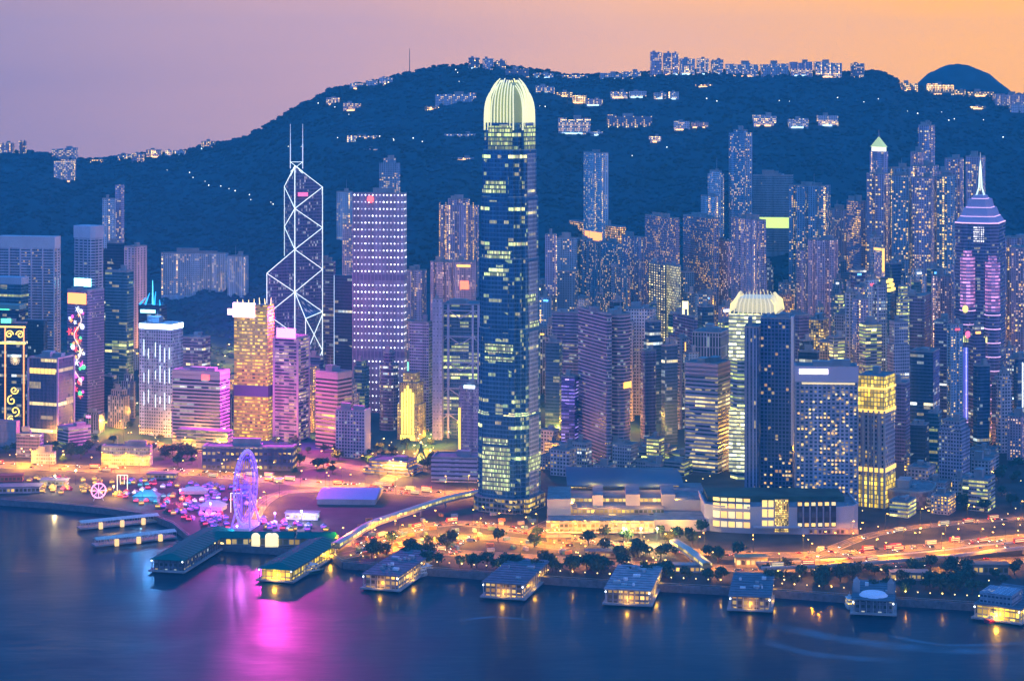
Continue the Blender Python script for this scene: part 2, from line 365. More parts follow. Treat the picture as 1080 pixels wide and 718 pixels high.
# water
wm = bpy.data.materials.new('harbour_water'); wm.use_nodes = True; t = wm.node_tree; b = t.nodes['Principled BSDF']
b.inputs['Base Color'].default_value = (.0, .016, .034, 1); b.inputs['Roughness'].default_value = .2; b.inputs['IOR'].default_value = 1.33
b.inputs['Specular IOR Level'].default_value = .10; b.inputs['Coat Weight'].default_value = .17; b.inputs['Coat Roughness'].default_value = .13; b.inputs['Coat IOR'].default_value = 1.33
ge = t.nodes.new('ShaderNodeNewGeometry'); mpw = t.nodes.new('ShaderNodeMapping'); mpw.inputs['Scale'].default_value = (.018, .05, .05)
t.links.new(ge.outputs['Position'], mpw.inputs[0])
n1 = t.nodes.new('ShaderNodeTexNoise'); n1.inputs['Scale'].default_value = 2.2; n1.inputs['Detail'].default_value = 8; t.links.new(mpw.outputs[0], n1.inputs['Vector'])
bp = t.nodes.new('ShaderNodeBump'); bp.inputs['Strength'].default_value = .32; bp.inputs['Distance'].default_value = 1.2
t.links.new(n1.outputs[0], bp.inputs['Height']); t.links.new(bp.outputs[0], b.inputs['Normal'])
n3 = t.nodes.new('ShaderNodeTexNoise'); n3.inputs['Scale'].default_value = .006; n3.inputs['Detail'].default_value = 4; n3.inputs['Distortion'].default_value = 1.5
t.links.new(ge.outputs['Position'], n3.inputs['Vector'])
rr = t.nodes.new('ShaderNodeMapRange'); t.links.new(n3.outputs[0], rr.inputs[0])
for i, x in enumerate((.35, .65, .34, .5)): rr.inputs[1 + i].default_value = x
t.links.new(rr.outputs[0], b.inputs['Roughness'])
me = bpy.data.meshes.new('harbour_water'); me.from_pydata([(-9000, -1500, 0), (9000, -1500, 0), (9000, 9000, 0), (-9000, 9000, 0)], [], [(0, 1, 2, 3)]); me.materials.append(wm)
tag(link('harbour_water', me), kind='structure')

# ------------------------------------------------------------------ roads
ASPH = mat('asphalt', (.13, .09, .045), .75, var=.35, scale=.12)
PAINT = mat('road_paint', (.6, .6, .58), .7)
KERB = mat('kerb_concrete', (.42, .38, .34), .85, var=.2)
def poly_pts(pts, z=LZ, step=22.0):
    """smooth curve through the given rows and columns of the photograph's ground"""
    P = [G(u, v, z) for u, v in pts]; out = []
    for i in range(len(P) - 1):
        p0 = P[max(0, i - 1)]; p1 = P[i]; p2 = P[i + 1]; p3 = P[min(len(P) - 1, i + 2)]
        n = max(1, int((p2 - p1).length / step))
        for j in range(n):
            t_ = j / n
            out.append(.5 * ((2 * p1) + (p2 - p0) * t_ + (2 * p0 - 5 * p1 + 4 * p2 - p3) * t_ * t_ + (3 * p1 - p0 - 3 * p2 + p3) * t_ ** 3))
    out.append(P[-1])
    for q in out: q.z = z
    return out
def sides(pts, w_):
    L, Rr = [], []
    for i, p in enumerate(pts):
        d = (pts[min(len(pts) - 1, i + 1)] - pts[max(0, i - 1)]); d.z = 0; d.normalize(); n = Vector((-d.y, d.x, 0))
        L.append(p + n * w_ / 2); Rr.append(p - n * w_ / 2)
    return L, Rr
ROADS = []
def road(pts, w_, dz=.0, z=LZ, name='road', lanes=4):
    c = poly_pts(pts, z); L, Rr = sides(c, w_); mb = MB(); k = MB(); pm = MB()
    up = Vector((0, 0, .03 + dz))
    for i in range(len(c) - 1):
        mb.face([Rr[i] + up, Rr[i + 1] + up, L[i + 1] + up, L[i] + up])
    for S_ in (L, Rr):
        for a, b_ in zip(S_, S_[1:]):
            d = (b_ - a).normalized(); n = Vector((-d.y, d.x, 0)) * .25
            z0, z1 = a.z, a.z + .17 + dz
            A, B, C_, D_ = a - n, b_ - n, b_ + n, a + n
            k.face([(A.x, A.y, z1), (B.x, B.y, z1), (C_.x, C_.y, z1), (D_.x, D_.y, z1)])
            k.face([(A.x, A.y, z0), (B.x, B.y, z0), (B.x, B.y, z1), (A.x, A.y, z1)])
    for q in range(1, lanes):
        o = -w_ / 2 + w_ * q / lanes
        LL, _ = sides(c, -2 * o if o else .001)
        for i in range(len(c) - 1):
            a, b_ = LL[i], LL[i + 1]; d = (b_ - a); n = Vector((-d.y, d.x, 0)).normalized() * .14
            if q != lanes // 2: b_ = a + d * .45
            u2 = Vector((0, 0, .036 + dz))
            pm.face([a - n + u2, b_ - n + u2, b_ + n + u2, a + n + u2])
    tag(mb.build(name, ASPH), kind='structure'); tag(k.build('kerb', KERB), kind='structure'); tag(pm.build('road_marking', PAINT), kind='structure')
    ROADS.append((c, w_)); return c, w_
r_high = road([(-160, 484), (0, 490), (60, 493), (200, 498), (300, 507), (400, 515), (470, 521), (520, 518)], 34, 0, lanes=8)
r_loop = road([(262, 552), (276, 530), (300, 519), (345, 516)], 16, .008)
r_bay = road([(330, 572), (350, 570), (420, 579), (520, 585), (620, 592), (720, 597), (820, 600), (940, 596), (1080, 590), (1300, 578)], 22, 0, lanes=6)
r_mid = road([(372, 577), (430, 560), (480, 551), (560, 561), (640, 572), (740, 582), (850, 585), (960, 578), (1080, 566), (1250, 552)], 20, .008, lanes=6)
r_gar = road([(60, 436), (100, 452), (150, 466), (200, 474), (260, 477), (345, 489), (420, 498)], 22, .016)
r_st = road([(395, 514), (424, 497), (443, 484), (452, 462)], 16, .024)
r_right = road([(850, 590), (905, 568), (940, 560), (1000, 552), (1100, 545)], 13, .032)
r_cen = road([(560, 561), (600, 545), (690, 540)], 14, .016)
r_lot = road([(352, 588), (430, 573), (505, 566), (600, 578)], 20, .024)
# elevated highway at the right
def flyover():
    root = thing('elevated_highway', 'elevated highway with pale concrete parapets curving along the harbour road at the right', 'flyover')
    c = poly_pts([(800, 596), (860, 594), (930, 589), (1000, 583), (1080, 574), (1300, 556)], LZ + 8); L, Rr = sides(c, 18)
    dk = MB(); pr = MB(); sf = MB()
    for i in range(len(c) - 1):
        a, b_, d, e = Rr[i], Rr[i + 1], L[i + 1], L[i]
        dn = Vector((0, 0, -1.8))
        dk.face([a, b_, d, e]); dk.face([b_ + dn, a + dn, e + dn, d + dn]); dk.face([a + dn, b_ + dn, b_, a]); dk.face([d + dn, e + dn, e, d])
        up = Vector((0, 0, 1.1))
        for p, q in ((a, b_), (e, d)):
            n = (c[i] - p).normalized() * .35
            pr.face([p - n, q - n, q + up - n, p + up - n]); pr.face([q + n, p + n, p + up + n, q + up + n]); pr.face([p + up - n, q + up - n, q + up + n, p + up + n])
        sf.face([a + Vector((0, 0, .01)) + (c[i] - a) * .06, b_ + Vector((0, 0, .01)) + (c[i + 1] - b_) * .06, d + Vector((0, 0, .01)) + (c[i + 1] - d) * .06, e + Vector((0, 0, .01)) + (c[i] - e) * .06])
    dk.build('deck', CONC, root); pr.build('parapet', mat('parapet', (.5, .46, .48), .8), root); sf.build('roadway', ASPH, root)
    for i in range(1, len(c) - 1, 2):
        p = c[i]; m = MB(); m.box(p.x - 1.4, p.x + 1.4, p.y - 1.2, p.y + 1.2, LZ - .5, LZ + 6.2); m.build('pier_column', CONC, root)
    return c, 18
r_fly = flyover()

# ------------------------------------------------------------------ towers
PLOTS = []       # (x, y, radius) already built upon
NAMES = []
def solve(u0, uc, u1, Y, th, dmax=1.4, dep=None):
    k0, k1 = (u0 - 540) / F, (u1 - 540) / F; px = xat(uc, Y); c, s = math.cos(th), math.sin(th)
    w_ = (px - k0 * Y) / (c + k0 * s)
    den = s - k1 * c
    d = (k1 * Y - px) / den if den > .02 and uc < u1 - .3 else 1e9
    if dep: d = min(d, dep) if u1 - uc > .3 else dep
    lim = dmax * max(w_, 12) if dep is None else 1e9
    d = min(d, lim)
    if uc <= u0 + .3: w_ = dep or d
    A = Vector((px, Y, 0)); lx = Vector((-c, s, 0)); ly = Vector((s, c, 0))
    cen = A + lx * w_ / 2 + ly * d / 2
    return cen, w_, d, -th   # local x axis = -lx
def plan(kind, w_, d):
    x, y = w_ / 2, d / 2
    if kind == 'box': return [(-x, -y), (x, -y), (x, y), (-x, y)]
    if kind == 'cham':
        c = min(x, y) * .35; return [(-x + c, -y), (x - c, -y), (x, -y + c), (x, y - c), (x - c, y), (-x + c, y), (-x, y - c), (-x, -y + c)]
    if kind == 'notch':
        n = min(x, y) * .22
        return [(-x + n, -y), (x - n, -y), (x - n, -y + n), (x, -y + n), (x, y - n), (x - n, y - n), (x - n, y), (-x + n, y), (-x + n, y - n), (-x, y - n), (-x, -y + n), (-x + n, -y + n)]
    if kind == 'cross':
        p = []; g = .17; dpt = .16 * min(w_, d)
        for (ax, ay, bx, by) in ((-x, -y, x, -y), (x, -y, x, y), (x, y, -x, y), (-x, y, -x, -y)):
            L = math.hypot(bx - ax, by - ay); dx, dy = (bx - ax) / L, (by - ay) / L; nx, ny = -dy, dx
            n = max(1, round(L / 16)); seg = L / n
            for i in range(n):
                s0 = i * seg; e = seg * .36
                p.append((ax + dx * s0, ay + dy * s0)) if i == 0 else None
                m0, m1 = s0 + e, s0 + seg - e
                p += [(ax + dx * m0, ay + dy * m0), (ax + dx * m0 + nx * dpt, ay + dy * m0 + ny * dpt), (ax + dx * m1 + nx * dpt, ay + dy * m1 + ny * dpt), (ax + dx * m1, ay + dy * m1)]
        return p
    if kind == 'round': return [(x * math.cos(2 * math.pi * i / 20), y * math.sin(2 * math.pi * i / 20)) for i in range(20)]
    if kind == 'pill':
        p = []; r = min(x, y) * .8
        for cx, cy, a0 in ((x - r, -y + r, -90), (x - r, y - r, 0), (-x + r, y - r, 90), (-x + r, -y + r, 180)):
            for i in range(5): a = R(a0 + i * 22.5); p.append((cx + r * math.cos(a), cy + r * math.sin(a)))
        return p
def scl(p, s, t_=None): t_ = s if t_ is None else t_; return [(x * s, y * t_) for x, y in p]
def ring(mb, poly, s, z0, z1, m=0):
    """thin raised rim around a polygon, outer scale s[0], inner s[1]"""
    o, i_ = scl(poly, s[0]), scl(poly, s[1]); n = len(poly)
    for k in range(n):
        a, b_, c, d = o[k], o[(k + 1) % n], i_[(k + 1) % n], i_[k]
        mb.face([(*a, z0), (*b_, z0), (*b_, z1), (*a, z1)], None, m); mb.face([(*a, z1), (*b_, z1), (*c, z1), (*d, z1)], None, m)
        mb.face([(*c, z0), (*d, z0), (*d, z1), (*c, z1)], None, m); mb.face([(*b_, z0), (*a, z0), (*d, z0), (*c, z0)], None, m)
def plant(root, poly, w_, d, z, rng, m=CONC, n=None, tall=1.):
    """machine rooms, tanks and a mast on a roof"""
    mb = MB(); mb.prism(scl(poly, .953), z, z + .35, 0, 0); root = mb.build('roof', ROOF, root); z += .002
    mb = MB(); ring(mb, poly, (1.0, .955), z - .02, z + 1.6); mb.build('parapet', m, root)
    k = n if n is not None else rng.randint(1, 3)
    for i in range(k):
        mb = MB(); ww, dd, hh = w_ * rng.uniform(.18, .42), d * rng.uniform(.18, .4), rng.uniform(3, 8) * tall
        cx = rng.uniform(-.25, .25) * w_; cy_ = rng.uniform(-.25, .25) * d
        mb.box(cx - ww / 2, cx + ww / 2, cy_ - dd / 2, cy_ + dd / 2, z - .02, z + hh + i * .13, 0)
        mb.box(cx - ww / 2 - .3, cx + ww / 2 + .3, cy_ - dd / 2 - .3, cy_ + dd / 2 + .3, z + hh + .002 + i * .13, z + hh + .6 + i * .13, 0)
        mb.build('plant_room', m, root)
    if rng.random() < .5:
        mb = MB(); a = rng.uniform(-.3, .3) * w_; b_ = rng.uniform(-.3, .3) * d; mb.tube((a, b_, z), (a, b_, z + rng.uniform(2.5, 4)), rng.uniform(1.2, 2.2), 0, 10); mb.build('water_tank', STEEL, root)
    if rng.random() < .35:
        mb = MB(); a = rng.uniform(-.2, .2) * w_; mb.tube((a, 0, z), (a, 0, z + rng.uniform(9, 20)), .3, 0, 4, .12); mb.build('antenna', STEEL, root)
def tower(name, label, u0, uc, u1, vt, Y, st, th=None, kind='box', cat='tower', group=None, tiers=None, zb=None, dep=None, roof=ROOF, crown=None, plantn=None, bands=None, seed=None, extra=None, ptall=1., rim=None):
    """tiers: [(height fraction up to which the plan keeps this scale, scale), ...]"""
    if th is None: th = 20 if (u0 + u1) / 2 < 620 else 68
    cen, w_, d, rz = solve(u0, uc, u1, Y, R(th), dep=dep)
    zg = hz(cen.x, cen.y) if zb is None else zb
    zt = zat(vt, Y) - zg
    root = thing(name, label, cat, (cen.x, cen.y, zg), rz, group)
    PLOTS.append((cen.x, cen.y, .5 * math.hypot(w_, d))); rng = random.Random(seed if seed is not None else int(u0 * 7 + vt * 13 + Y))
    P0 = plan(kind, w_, d); mb = MB(); z0 = -25 if zg > LZ + 1 else -.5
    tiers = tiers or [(1, 1)]; s_ = 1
    for fr, s_ in tiers:
        z1 = zt * fr; mb.prism(scl(P0, s_), z0, z1, 0, 1); z0 = z1 - .01
    mb.build('facade', [ST[st] if isinstance(st, str) else st, roof], root)
    if bands:
        h, bz, prd, mm = bands; b2 = MB(); z = bz
        while z < zt - 1: ring(b2, P0, (1 + prd, .99), z, z + h[0]); z += h[1]
        b2.build('floor_bands', mm, root)
    if rim:
        b2 = MB(); ring(b2, scl(P0, s_), (1.012, .97), zt - rim[0], zt + rim[1]); b2.build('crown_band', rim[2], root)
    if plantn != 0: plant(root, scl(P0, s_), w_ * s_, d * s_, zt, rng, n=plantn, tall=ptall)
    if extra: extra(root, P0, w_, d, zt, rng)
    return root, w_, d, zt
# ------------------------------------------------------------------ details that sit on towers
def on_face(root, w_, d, face, a0, a1, z0, z1, m, name='sign', out=.6, dep=.5, label=None):
    mb = MB()
    if face == 'L': mb.box(-w_ / 2 + w_ * a0, -w_ / 2 + w_ * a1, -d / 2 - out, -d / 2 - out + dep, z0, z1)
    else: mb.box(w_ / 2 + out - dep, w_ / 2 + out, -d / 2 + d * a0, -d / 2 + d * a1, z0, z1)
    o = mb.build(name, m, root)
    if label: o['label'] = label
    return o
def lit_windows(root, w_, d, face, cols, zs, ww, wh, prob, rng, mats, a0=0., a1=1., out=.12, name='lit_window', cap=100):
    """single lit windows standing just proud of the wall, each a mesh object that shares its data"""
    L = (w_ if face == 'L' else d); cells = [(i, z) for i in range(cols) for z in zs if rng.random() < prob]
    rng.shuffle(cells); proto = {}
    for i, z in cells[:cap]:
        k = rng.randrange(len(mats))
        if k not in proto:
            mb = MB()
            if face == 'L': mb.box(-ww / 2, ww / 2, -.1, .05, -wh / 2, wh / 2)
            else: mb.box(-.05, .1, -ww / 2, ww / 2, -wh / 2, wh / 2)
            proto[k] = mb.mesh(name, mats[k])
        o = link(name, proto[k], root); t_ = -L / 2 + L * (a0 + (a1 - a0) * (i + .5) / cols)
        o.location = (t_, -d / 2 - out, z) if face == 'L' else (w_ / 2 + out, t_, z)
LW = [mat('lit_window_warm', (.5, .4, .2), .4, emit=(1, .52, .10), es=1.3, sample=False), mat('lit_window_gold', (.5, .4, .2), .4, emit=(1, .66, .14), es=1.4, sample=False), mat('lit_window_cream', (.5, .5, .4), .4, emit=(1, .74, .24), es=1.1, sample=False)]
def led(name, c, s, samp=False): return mat(name, (.3, .3, .3), .5, emit=c, es=s, sample=samp)

# ---- tallest glass skyscraper at the centre
def tall_tower():
    Y = 1898; w_ = 50.0; th = R(25)
    Pc = Vector((xat(551, Y), Y, 0)); lx = Vector((-math.cos(th), math.sin(th), 0)); ly = Vector((math.sin(th), math.cos(th), 0))
    c = Pc + lx * w_ / 2 + ly * w_ / 2
    root = thing('glass_skyscraper', 'tallest blue glass skyscraper at the centre with a domed crown of glowing curved fins', 'skyscraper', (c.x, c.y, LZ), -th)
    PLOTS.append((c.x, c.y, 46))
    F1 = fac('facade_main_glass', Wall=(.10, .24, .36), Glass=(.03, .14, .27), Bay=1.5, Floor=4.1, WX=.72, WZ=.74, Lit=.09, FloorLit=.05, Run=5., Strength=2.2, LitA=(.75, 1, .3), LitB=CREAM, Metal=.65, Cluster=.9)
    F2 = fac('facade_main_ledge', Wall=(.42, .42, .46), Glass=(.10, .14, .25), Bay=1.5, Floor=4.1, WX=.6, WZ=.62, Lit=.05, FloorLit=.02, Run=5., Strength=1.4, LitA=(.8, 1, .4), LitB=CREAM, Metal=.55)
    def pl(h, n):  # square with stepped corners
        return [(-h + n, -h), (h - n, -h), (h - n, -h + n * .45), (h - n * .45, -h + n * .45), (h - n * .45, -h + n), (h, -h + n), (h, h - n), (h - n * .45, h - n), (h - n * .45, h - n * .45), (h - n, h - n * .45), (h - n, h),
                (-h + n, h), (-h + n, h - n * .45), (-h + n * .45, h - n * .45), (-h + n * .45, h - n), (-h, h - n), (-h, -h + n), (-h + n * .45, -h + n), (-h + n * .45, -h + n * .45), (-h + n, -h + n * .45)]
    tiers = [(0, 92, 25.0), (92, 172, 24.5), (172, 238, 23.9), (238, 296, 23.1), (296, 340, 22.0), (340, 366, 20.3)]
    mb = MB()
    for z0, z1, h in tiers: mb.prism(pl(h, 8.0), z0, z1, 0, 1)
    mb.build('glass_shaft', [F1, DARK], root)
    # shallow bay in the middle of each face, paler ribbed glass on the right-hand face
    for k, (nx, ny) in enumerate(((0, -1), (1, 0), (0, 1), (-1, 0))):
        m2 = MB()
        for z0, z1, h in tiers:
            e = .8; q = h * .42
            if nx == 0: P = [(-q, ny * h - e), (q, ny * h - e), (q, ny * h + e), (-q, ny * h + e)]
            else: P = [(nx * h - e, -q), (nx * h + e, -q), (nx * h + e, q), (nx * h - e, q)]
            m2.prism(P, z0, z1 - (3 if z1 < 360 else 0), 0, 1)
        m2.build('bay_front', [F2 if nx else F1, DARK], root)
    # mechanical floors with pale louvres
    for z, h in ((92, 24.6), (172, 24.0), (238, 23.2), (296, 22.4), (340, 21.2)):
        m3 = MB(); ring(m3, pl(h, 8), (1.004, .97), z - 3.2, z + .9); m3.build('louvre_band', mat('louvre', (.42, .45, .42), .6), root)
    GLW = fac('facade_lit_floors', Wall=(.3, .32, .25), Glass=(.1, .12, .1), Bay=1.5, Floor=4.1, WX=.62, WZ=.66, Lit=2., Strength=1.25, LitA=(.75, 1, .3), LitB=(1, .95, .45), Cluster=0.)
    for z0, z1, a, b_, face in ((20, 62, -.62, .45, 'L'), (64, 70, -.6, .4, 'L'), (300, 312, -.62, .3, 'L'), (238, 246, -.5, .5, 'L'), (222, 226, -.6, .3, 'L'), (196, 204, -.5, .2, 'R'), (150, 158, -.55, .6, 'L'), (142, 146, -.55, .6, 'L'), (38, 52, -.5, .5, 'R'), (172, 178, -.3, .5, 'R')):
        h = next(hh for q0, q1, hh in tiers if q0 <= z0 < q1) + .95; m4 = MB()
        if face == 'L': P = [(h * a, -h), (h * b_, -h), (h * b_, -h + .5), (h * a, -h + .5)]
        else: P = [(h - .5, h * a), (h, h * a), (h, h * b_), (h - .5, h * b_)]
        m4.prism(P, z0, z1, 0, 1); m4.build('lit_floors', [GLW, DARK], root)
    # crown: inner drum and curved fins, floodlight painted in as their own glow
    for q, (z0, z1, s_) in enumerate(((352, 363, 1.1), (345, 351.8, .7), (341, 344.8, .35))):  # bands of falling glow paint the floodlight fade down the shaft
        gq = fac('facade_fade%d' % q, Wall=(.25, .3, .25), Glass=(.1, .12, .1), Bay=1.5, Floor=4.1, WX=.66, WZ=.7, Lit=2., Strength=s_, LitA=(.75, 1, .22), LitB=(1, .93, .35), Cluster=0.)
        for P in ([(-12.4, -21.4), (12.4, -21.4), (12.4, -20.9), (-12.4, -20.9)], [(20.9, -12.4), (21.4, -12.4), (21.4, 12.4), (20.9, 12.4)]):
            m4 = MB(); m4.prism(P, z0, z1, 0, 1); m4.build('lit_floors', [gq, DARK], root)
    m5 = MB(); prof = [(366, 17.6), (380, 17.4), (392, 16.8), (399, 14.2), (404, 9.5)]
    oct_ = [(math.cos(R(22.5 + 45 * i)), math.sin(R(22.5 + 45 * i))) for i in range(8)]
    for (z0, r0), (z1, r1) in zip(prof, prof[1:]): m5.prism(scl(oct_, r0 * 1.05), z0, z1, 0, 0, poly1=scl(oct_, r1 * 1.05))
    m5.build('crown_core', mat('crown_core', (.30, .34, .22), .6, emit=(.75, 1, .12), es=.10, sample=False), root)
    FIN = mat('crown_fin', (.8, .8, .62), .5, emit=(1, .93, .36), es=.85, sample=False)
    n = 0
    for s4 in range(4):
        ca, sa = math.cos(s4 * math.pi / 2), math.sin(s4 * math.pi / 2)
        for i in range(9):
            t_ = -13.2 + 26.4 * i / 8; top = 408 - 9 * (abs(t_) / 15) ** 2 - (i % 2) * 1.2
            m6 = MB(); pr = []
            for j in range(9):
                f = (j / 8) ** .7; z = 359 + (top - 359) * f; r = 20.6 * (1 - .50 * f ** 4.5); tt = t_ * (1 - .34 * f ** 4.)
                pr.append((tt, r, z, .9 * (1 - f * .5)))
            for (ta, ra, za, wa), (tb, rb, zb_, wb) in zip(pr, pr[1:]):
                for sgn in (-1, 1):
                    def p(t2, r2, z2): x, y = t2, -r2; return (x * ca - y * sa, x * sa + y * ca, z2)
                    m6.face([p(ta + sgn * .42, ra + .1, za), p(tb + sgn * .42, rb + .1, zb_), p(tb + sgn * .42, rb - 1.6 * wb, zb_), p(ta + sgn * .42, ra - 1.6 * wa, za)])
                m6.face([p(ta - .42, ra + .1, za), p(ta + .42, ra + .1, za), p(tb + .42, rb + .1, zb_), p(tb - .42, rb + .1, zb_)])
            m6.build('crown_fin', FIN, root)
    # podium lights and entrance at the foot
    m7 = MB(); m7.prism(scl(pl(25, 8), 1.14), 0, 14, 0, 1); m7.build('podium', [fac('facade_podium_y', Wall=(.4, .34, .3), Glass=(.1, .09, .07), Bay=4., Floor=4.6, WX=.8, WZ=.6, Lit=.5, Strength=1.6, LitA=GOLD, LitB=CREAM, Cluster=.5), ROOF], root)
tall_tower()

# ---- prism tower with white diagonal bracing
def brace_tower():
    Y = 2450; sc_ = Y / F; Cx = xat(311, Y); X = lambda u, v, dx, dy: None
    C = (0, 0); P1 = (-31.5, -16); P2 = (16, -31.5); P3 = (31.5, 16); P4 = (-16, 31.5)
    zz = lambda v: zat(v, Y)
    root = thing('braced_prism_tower', 'faceted dark prism tower outlined by glowing white diagonal braces with two masts', 'skyscraper', (Cx, Y, 0))
    PLOTS.append((Cx, Y, 42))
    g = fac('facade_prism', Wall=(.16, .17, .26), Glass=(.06, .09, .2), Bay=2., Floor=3.9, WX=.8, WZ=.7, Lit=.10, FloorLit=.0, Run=1., Strength=1.4, LitA=COOL, LitB=(1, .8, .9), Metal=.55)
    LINE = mat('brace_light', (.8, .8, .8), .4, emit=(.78, 1, .92), es=1.35, sample=False)
    def shaft(A, B, zc, za, zb_):
        mb = MB(); L1 = math.dist(A, B)
        W_ = lambda p, q, zp, zq: mb.face([(*p, 0), (*q, 0), (*q, zq), (*p, zp)], [(0, 0), (math.dist(p, q), 0), (math.dist(p, q), zq), (0, zp)])
        W_(C, A, zc, za); W_(A, B, za, zb_); W_(B, C, zb_, zc)
        mb.face([(*C, zc), (*A, za), (*B, zb_)], [(0, 0), (30, 0), (0, 30)]); mb.build('prism_shaft', g, root)
    shaft(P3, P4, zz(175), zz(198), zz(198))
    shaft(P4, P1, zz(263), zz(287), zz(287))
    shaft(P2, P3, zz(308), zz(333), zz(330))
    shaft(P1, P2, zz(352), zz(378), zz(378))
    k = .6
    def ln(pts, name='brace', r=.52):
        mb = MB(); mb.path([Vector((p[0] * 1.012, p[1] * 1.012 - (.7 if p == C else 0), zz(v))) for p, v in pts], r, 0, 4); mb.build(name, LINE, root)
    # outlines
    ln([(C, 175), (C, 352)], 'spine', .7); ln([(P3, 198), (P3, 440)], 'corner_column'); ln([(P4, 198), (P4, 272)], 'corner_column')
    ln([(P1, 287), (P1, 440)], 'corner_column'); ln([(P2, 333), (P2, 440)], 'corner_column')
    ln([(C, 175), (P3, 198)], 'roof_edge'); ln([(C, 175), (P4, 198)], 'roof_edge'); ln([(P1, 287), (C, 263)], 'roof_edge'); ln([(C, 308), (P2, 333)], 'roof_edge'); ln([(P3, 330), (P2, 333)], 'roof_edge'); ln([(C, 352), (P1, 378)], 'roof_edge'); ln([(C, 352), (P2, 378)], 'roof_edge')
    ln([(P3, 198), (C, 220)]); ln([(C, 220), (P3, 241)]); ln([(P3, 241), (C, 263)]); ln([(C, 263), (P3, 285)]); ln([(P3, 285), (C, 308)]); ln([(C, 308), (P3, 330)])
    ln([(P4, 198), (C, 220)]); ln([(C, 220), (P4, 241)]); ln([(P4, 241), (C, 263)])
    ln([(P1, 287), (C, 308)]); ln([(C, 308), (P1, 330)]); ln([(P1, 330), (C, 352)])
    for v in (333, 371, 409):
        ln([(P2, v), (P3, v + 38)], r=.45); ln([(P3, v), (P2, v + 38)], r=.45)
    for v in (378, 416):
        ln([(P1, v), (P2, v + 38)], r=.45); ln([(P2, v), (P1, v + 38)], r=.45)
    # mast bracket and masts
    for u in (306, 319):
        x = (u - 311) * sc_; mb = MB(); mb.tube((x, 3, zz(178)), (x, 3, zz(152)), .6, 0, 5); mb.tube((x, 3, zz(152)), (x, 3, zz(131)), .38, 0, 5, .22); mb.build('mast', mat('mast_light', (.8, .8, .8), .4, emit=(.7, .85, 1), es=.75, sample=False), root)
    mb = MB(); a = (306 - 311) * sc_; b_ = (319 - 311) * sc_
    for p, q in (((a, 171), (b_, 171)), ((a, 171), (b_, 181)), ((b_, 171), (a, 181)), ((a, 186), (0, 176)), ((b_, 183), (0, 176))): mb.tube((p[0], 2.6, zz(p[1])), (q[0], 2.6, zz(q[1])), .4, 0, 4)
    mb.build('mast_bracket', LINE, root)
    m = MB(); m.box(4, 16, -3, -2, zz(207), zz(203)); m.build('red_sign', led('sign_red', (1, .1, .3), 1.5), root)
brace_tower()

def ring_obj(root, P, a, b_, z0, z1, m, name):
    mb = MB(); ring(mb, P, (a, b_), z0, z1); return mb.build(name, m, root)
# ---- generic named towers ---------------------------------------------------
# near-left group
FB = lambda c: mat('spandrel_%d' % int(c[0] * 1000 + c[1] * 100 + c[2] * 10), c, .75, var=.12)
def ex_cap(h, c, over=1.03):
    def f(root, P, w_, d, zt, rng):
        mb = MB(); mb.prism(scl(P, over), zt - h, zt + .3, 0, 0, True); mb.build('roof_band', mat('roof_band', c, .7, var=.1), root)
    return f
def ex_ribs(n, nr, c, z1=0, pw=1.1):
    def f(root, P, w_, d, zt, rng):
        mt = mat('rib', c, .75, var=.1)
        for i in range(n + 1):
            mb = MB(); x = -w_ / 2 + w_ * i / n; mb.box(x - pw / 2, x + pw / 2, -d / 2 - .9, -d / 2 + .1, 0, zt - z1); mb.build('wall_pier', mt, root)
        for i in range(1, nr + 1):
            mb = MB(); y = -d / 2 + d * i / nr; mb.box(w_ / 2 - .1, w_ / 2 + .9, y - pw / 2, y + pw / 2, 0, zt - z1); mb.build('wall_pier', mt, root)
    return f
def chain(*fs):
    def f(*a):
        for g in fs: g(*a)
    return f
def ex_sign(face, a0, a1, z0, z1, m, name='sign', label=None, top=True, out=.8):
    def f(root, P, w_, d, zt, rng):
        on_face(root, w_, d, face, a0, a1, (zt if top else 0) + z0, (zt if top else 0) + z1, m, name, out=out, label=label)
    return f
SW = led('sign_white_hot', (.9, .95, 1), 9, True); SP = led('sign_magenta', (1, .12, .70), 6, True); SO = led('sign_orange', (1, .32, .02), 2.6)
SG = led('sign_gold', (1, .55, .05), 2.0); SC = led('sign_cyan', (.35, .95, 1), 5, True); SR = led('sign_red2', (1, .05, .04), 4); SB = led('sign_blue', (.05, .25, 1), 3); SGR = led('sign_green', (.1, 1, .45), 2.5)

tower('ribbed_tower', 'pale broad ribbed tower with a white roof band at the far left edge', -2, 57, 63, 250, 2520, fac('facade_ribbed_l', Wall=(.56, .50, .60), Glass=(.05, .07, .13), Bay=2.4, Floor=3.5, WX=.92, WZ=.46, Lit=.05, Strength=2, LitA=WARM, LitB=CREAM),
      th=12, extra=chain(ex_cap(14, (.60, .54, .60)), ex_ribs(5, 2, (.58, .52, .62), 14, 1.6)), plantn=0)
tower('white_topped_tower', 'white octagonal-topped tower with a bright cyan sign, behind the red festive facade', 76, 98, 111, 239, 2560, fac('facade_wt', Wall=(.5, .5, .62), Glass=(.03, .06, .16), Bay=7, Floor=3.6, WX=.72, WZ=.5, Lit=.06, Strength=2, LitA=CREAM, LitB=COOL), kind='cham',
      th=28, extra=chain(ex_cap(15, (.56, .52, .62), 1.05), ex_sign('L', .12, .92, -78, -66, SC, 'lit_sign', 'bright cyan-white sign')), plantn=0)
tower('slim_tower_pair', 'slim pale tower with a taller fin on its right, high on the left hillside', 108, 121, 122, 210, 3000, 'res_pale', plantn=1)
tower('fin_tower', 'narrowest tall grey fin tower on the left hillside', 121.5, 127, 131, 195, 3020, 'res_violet', plantn=0)
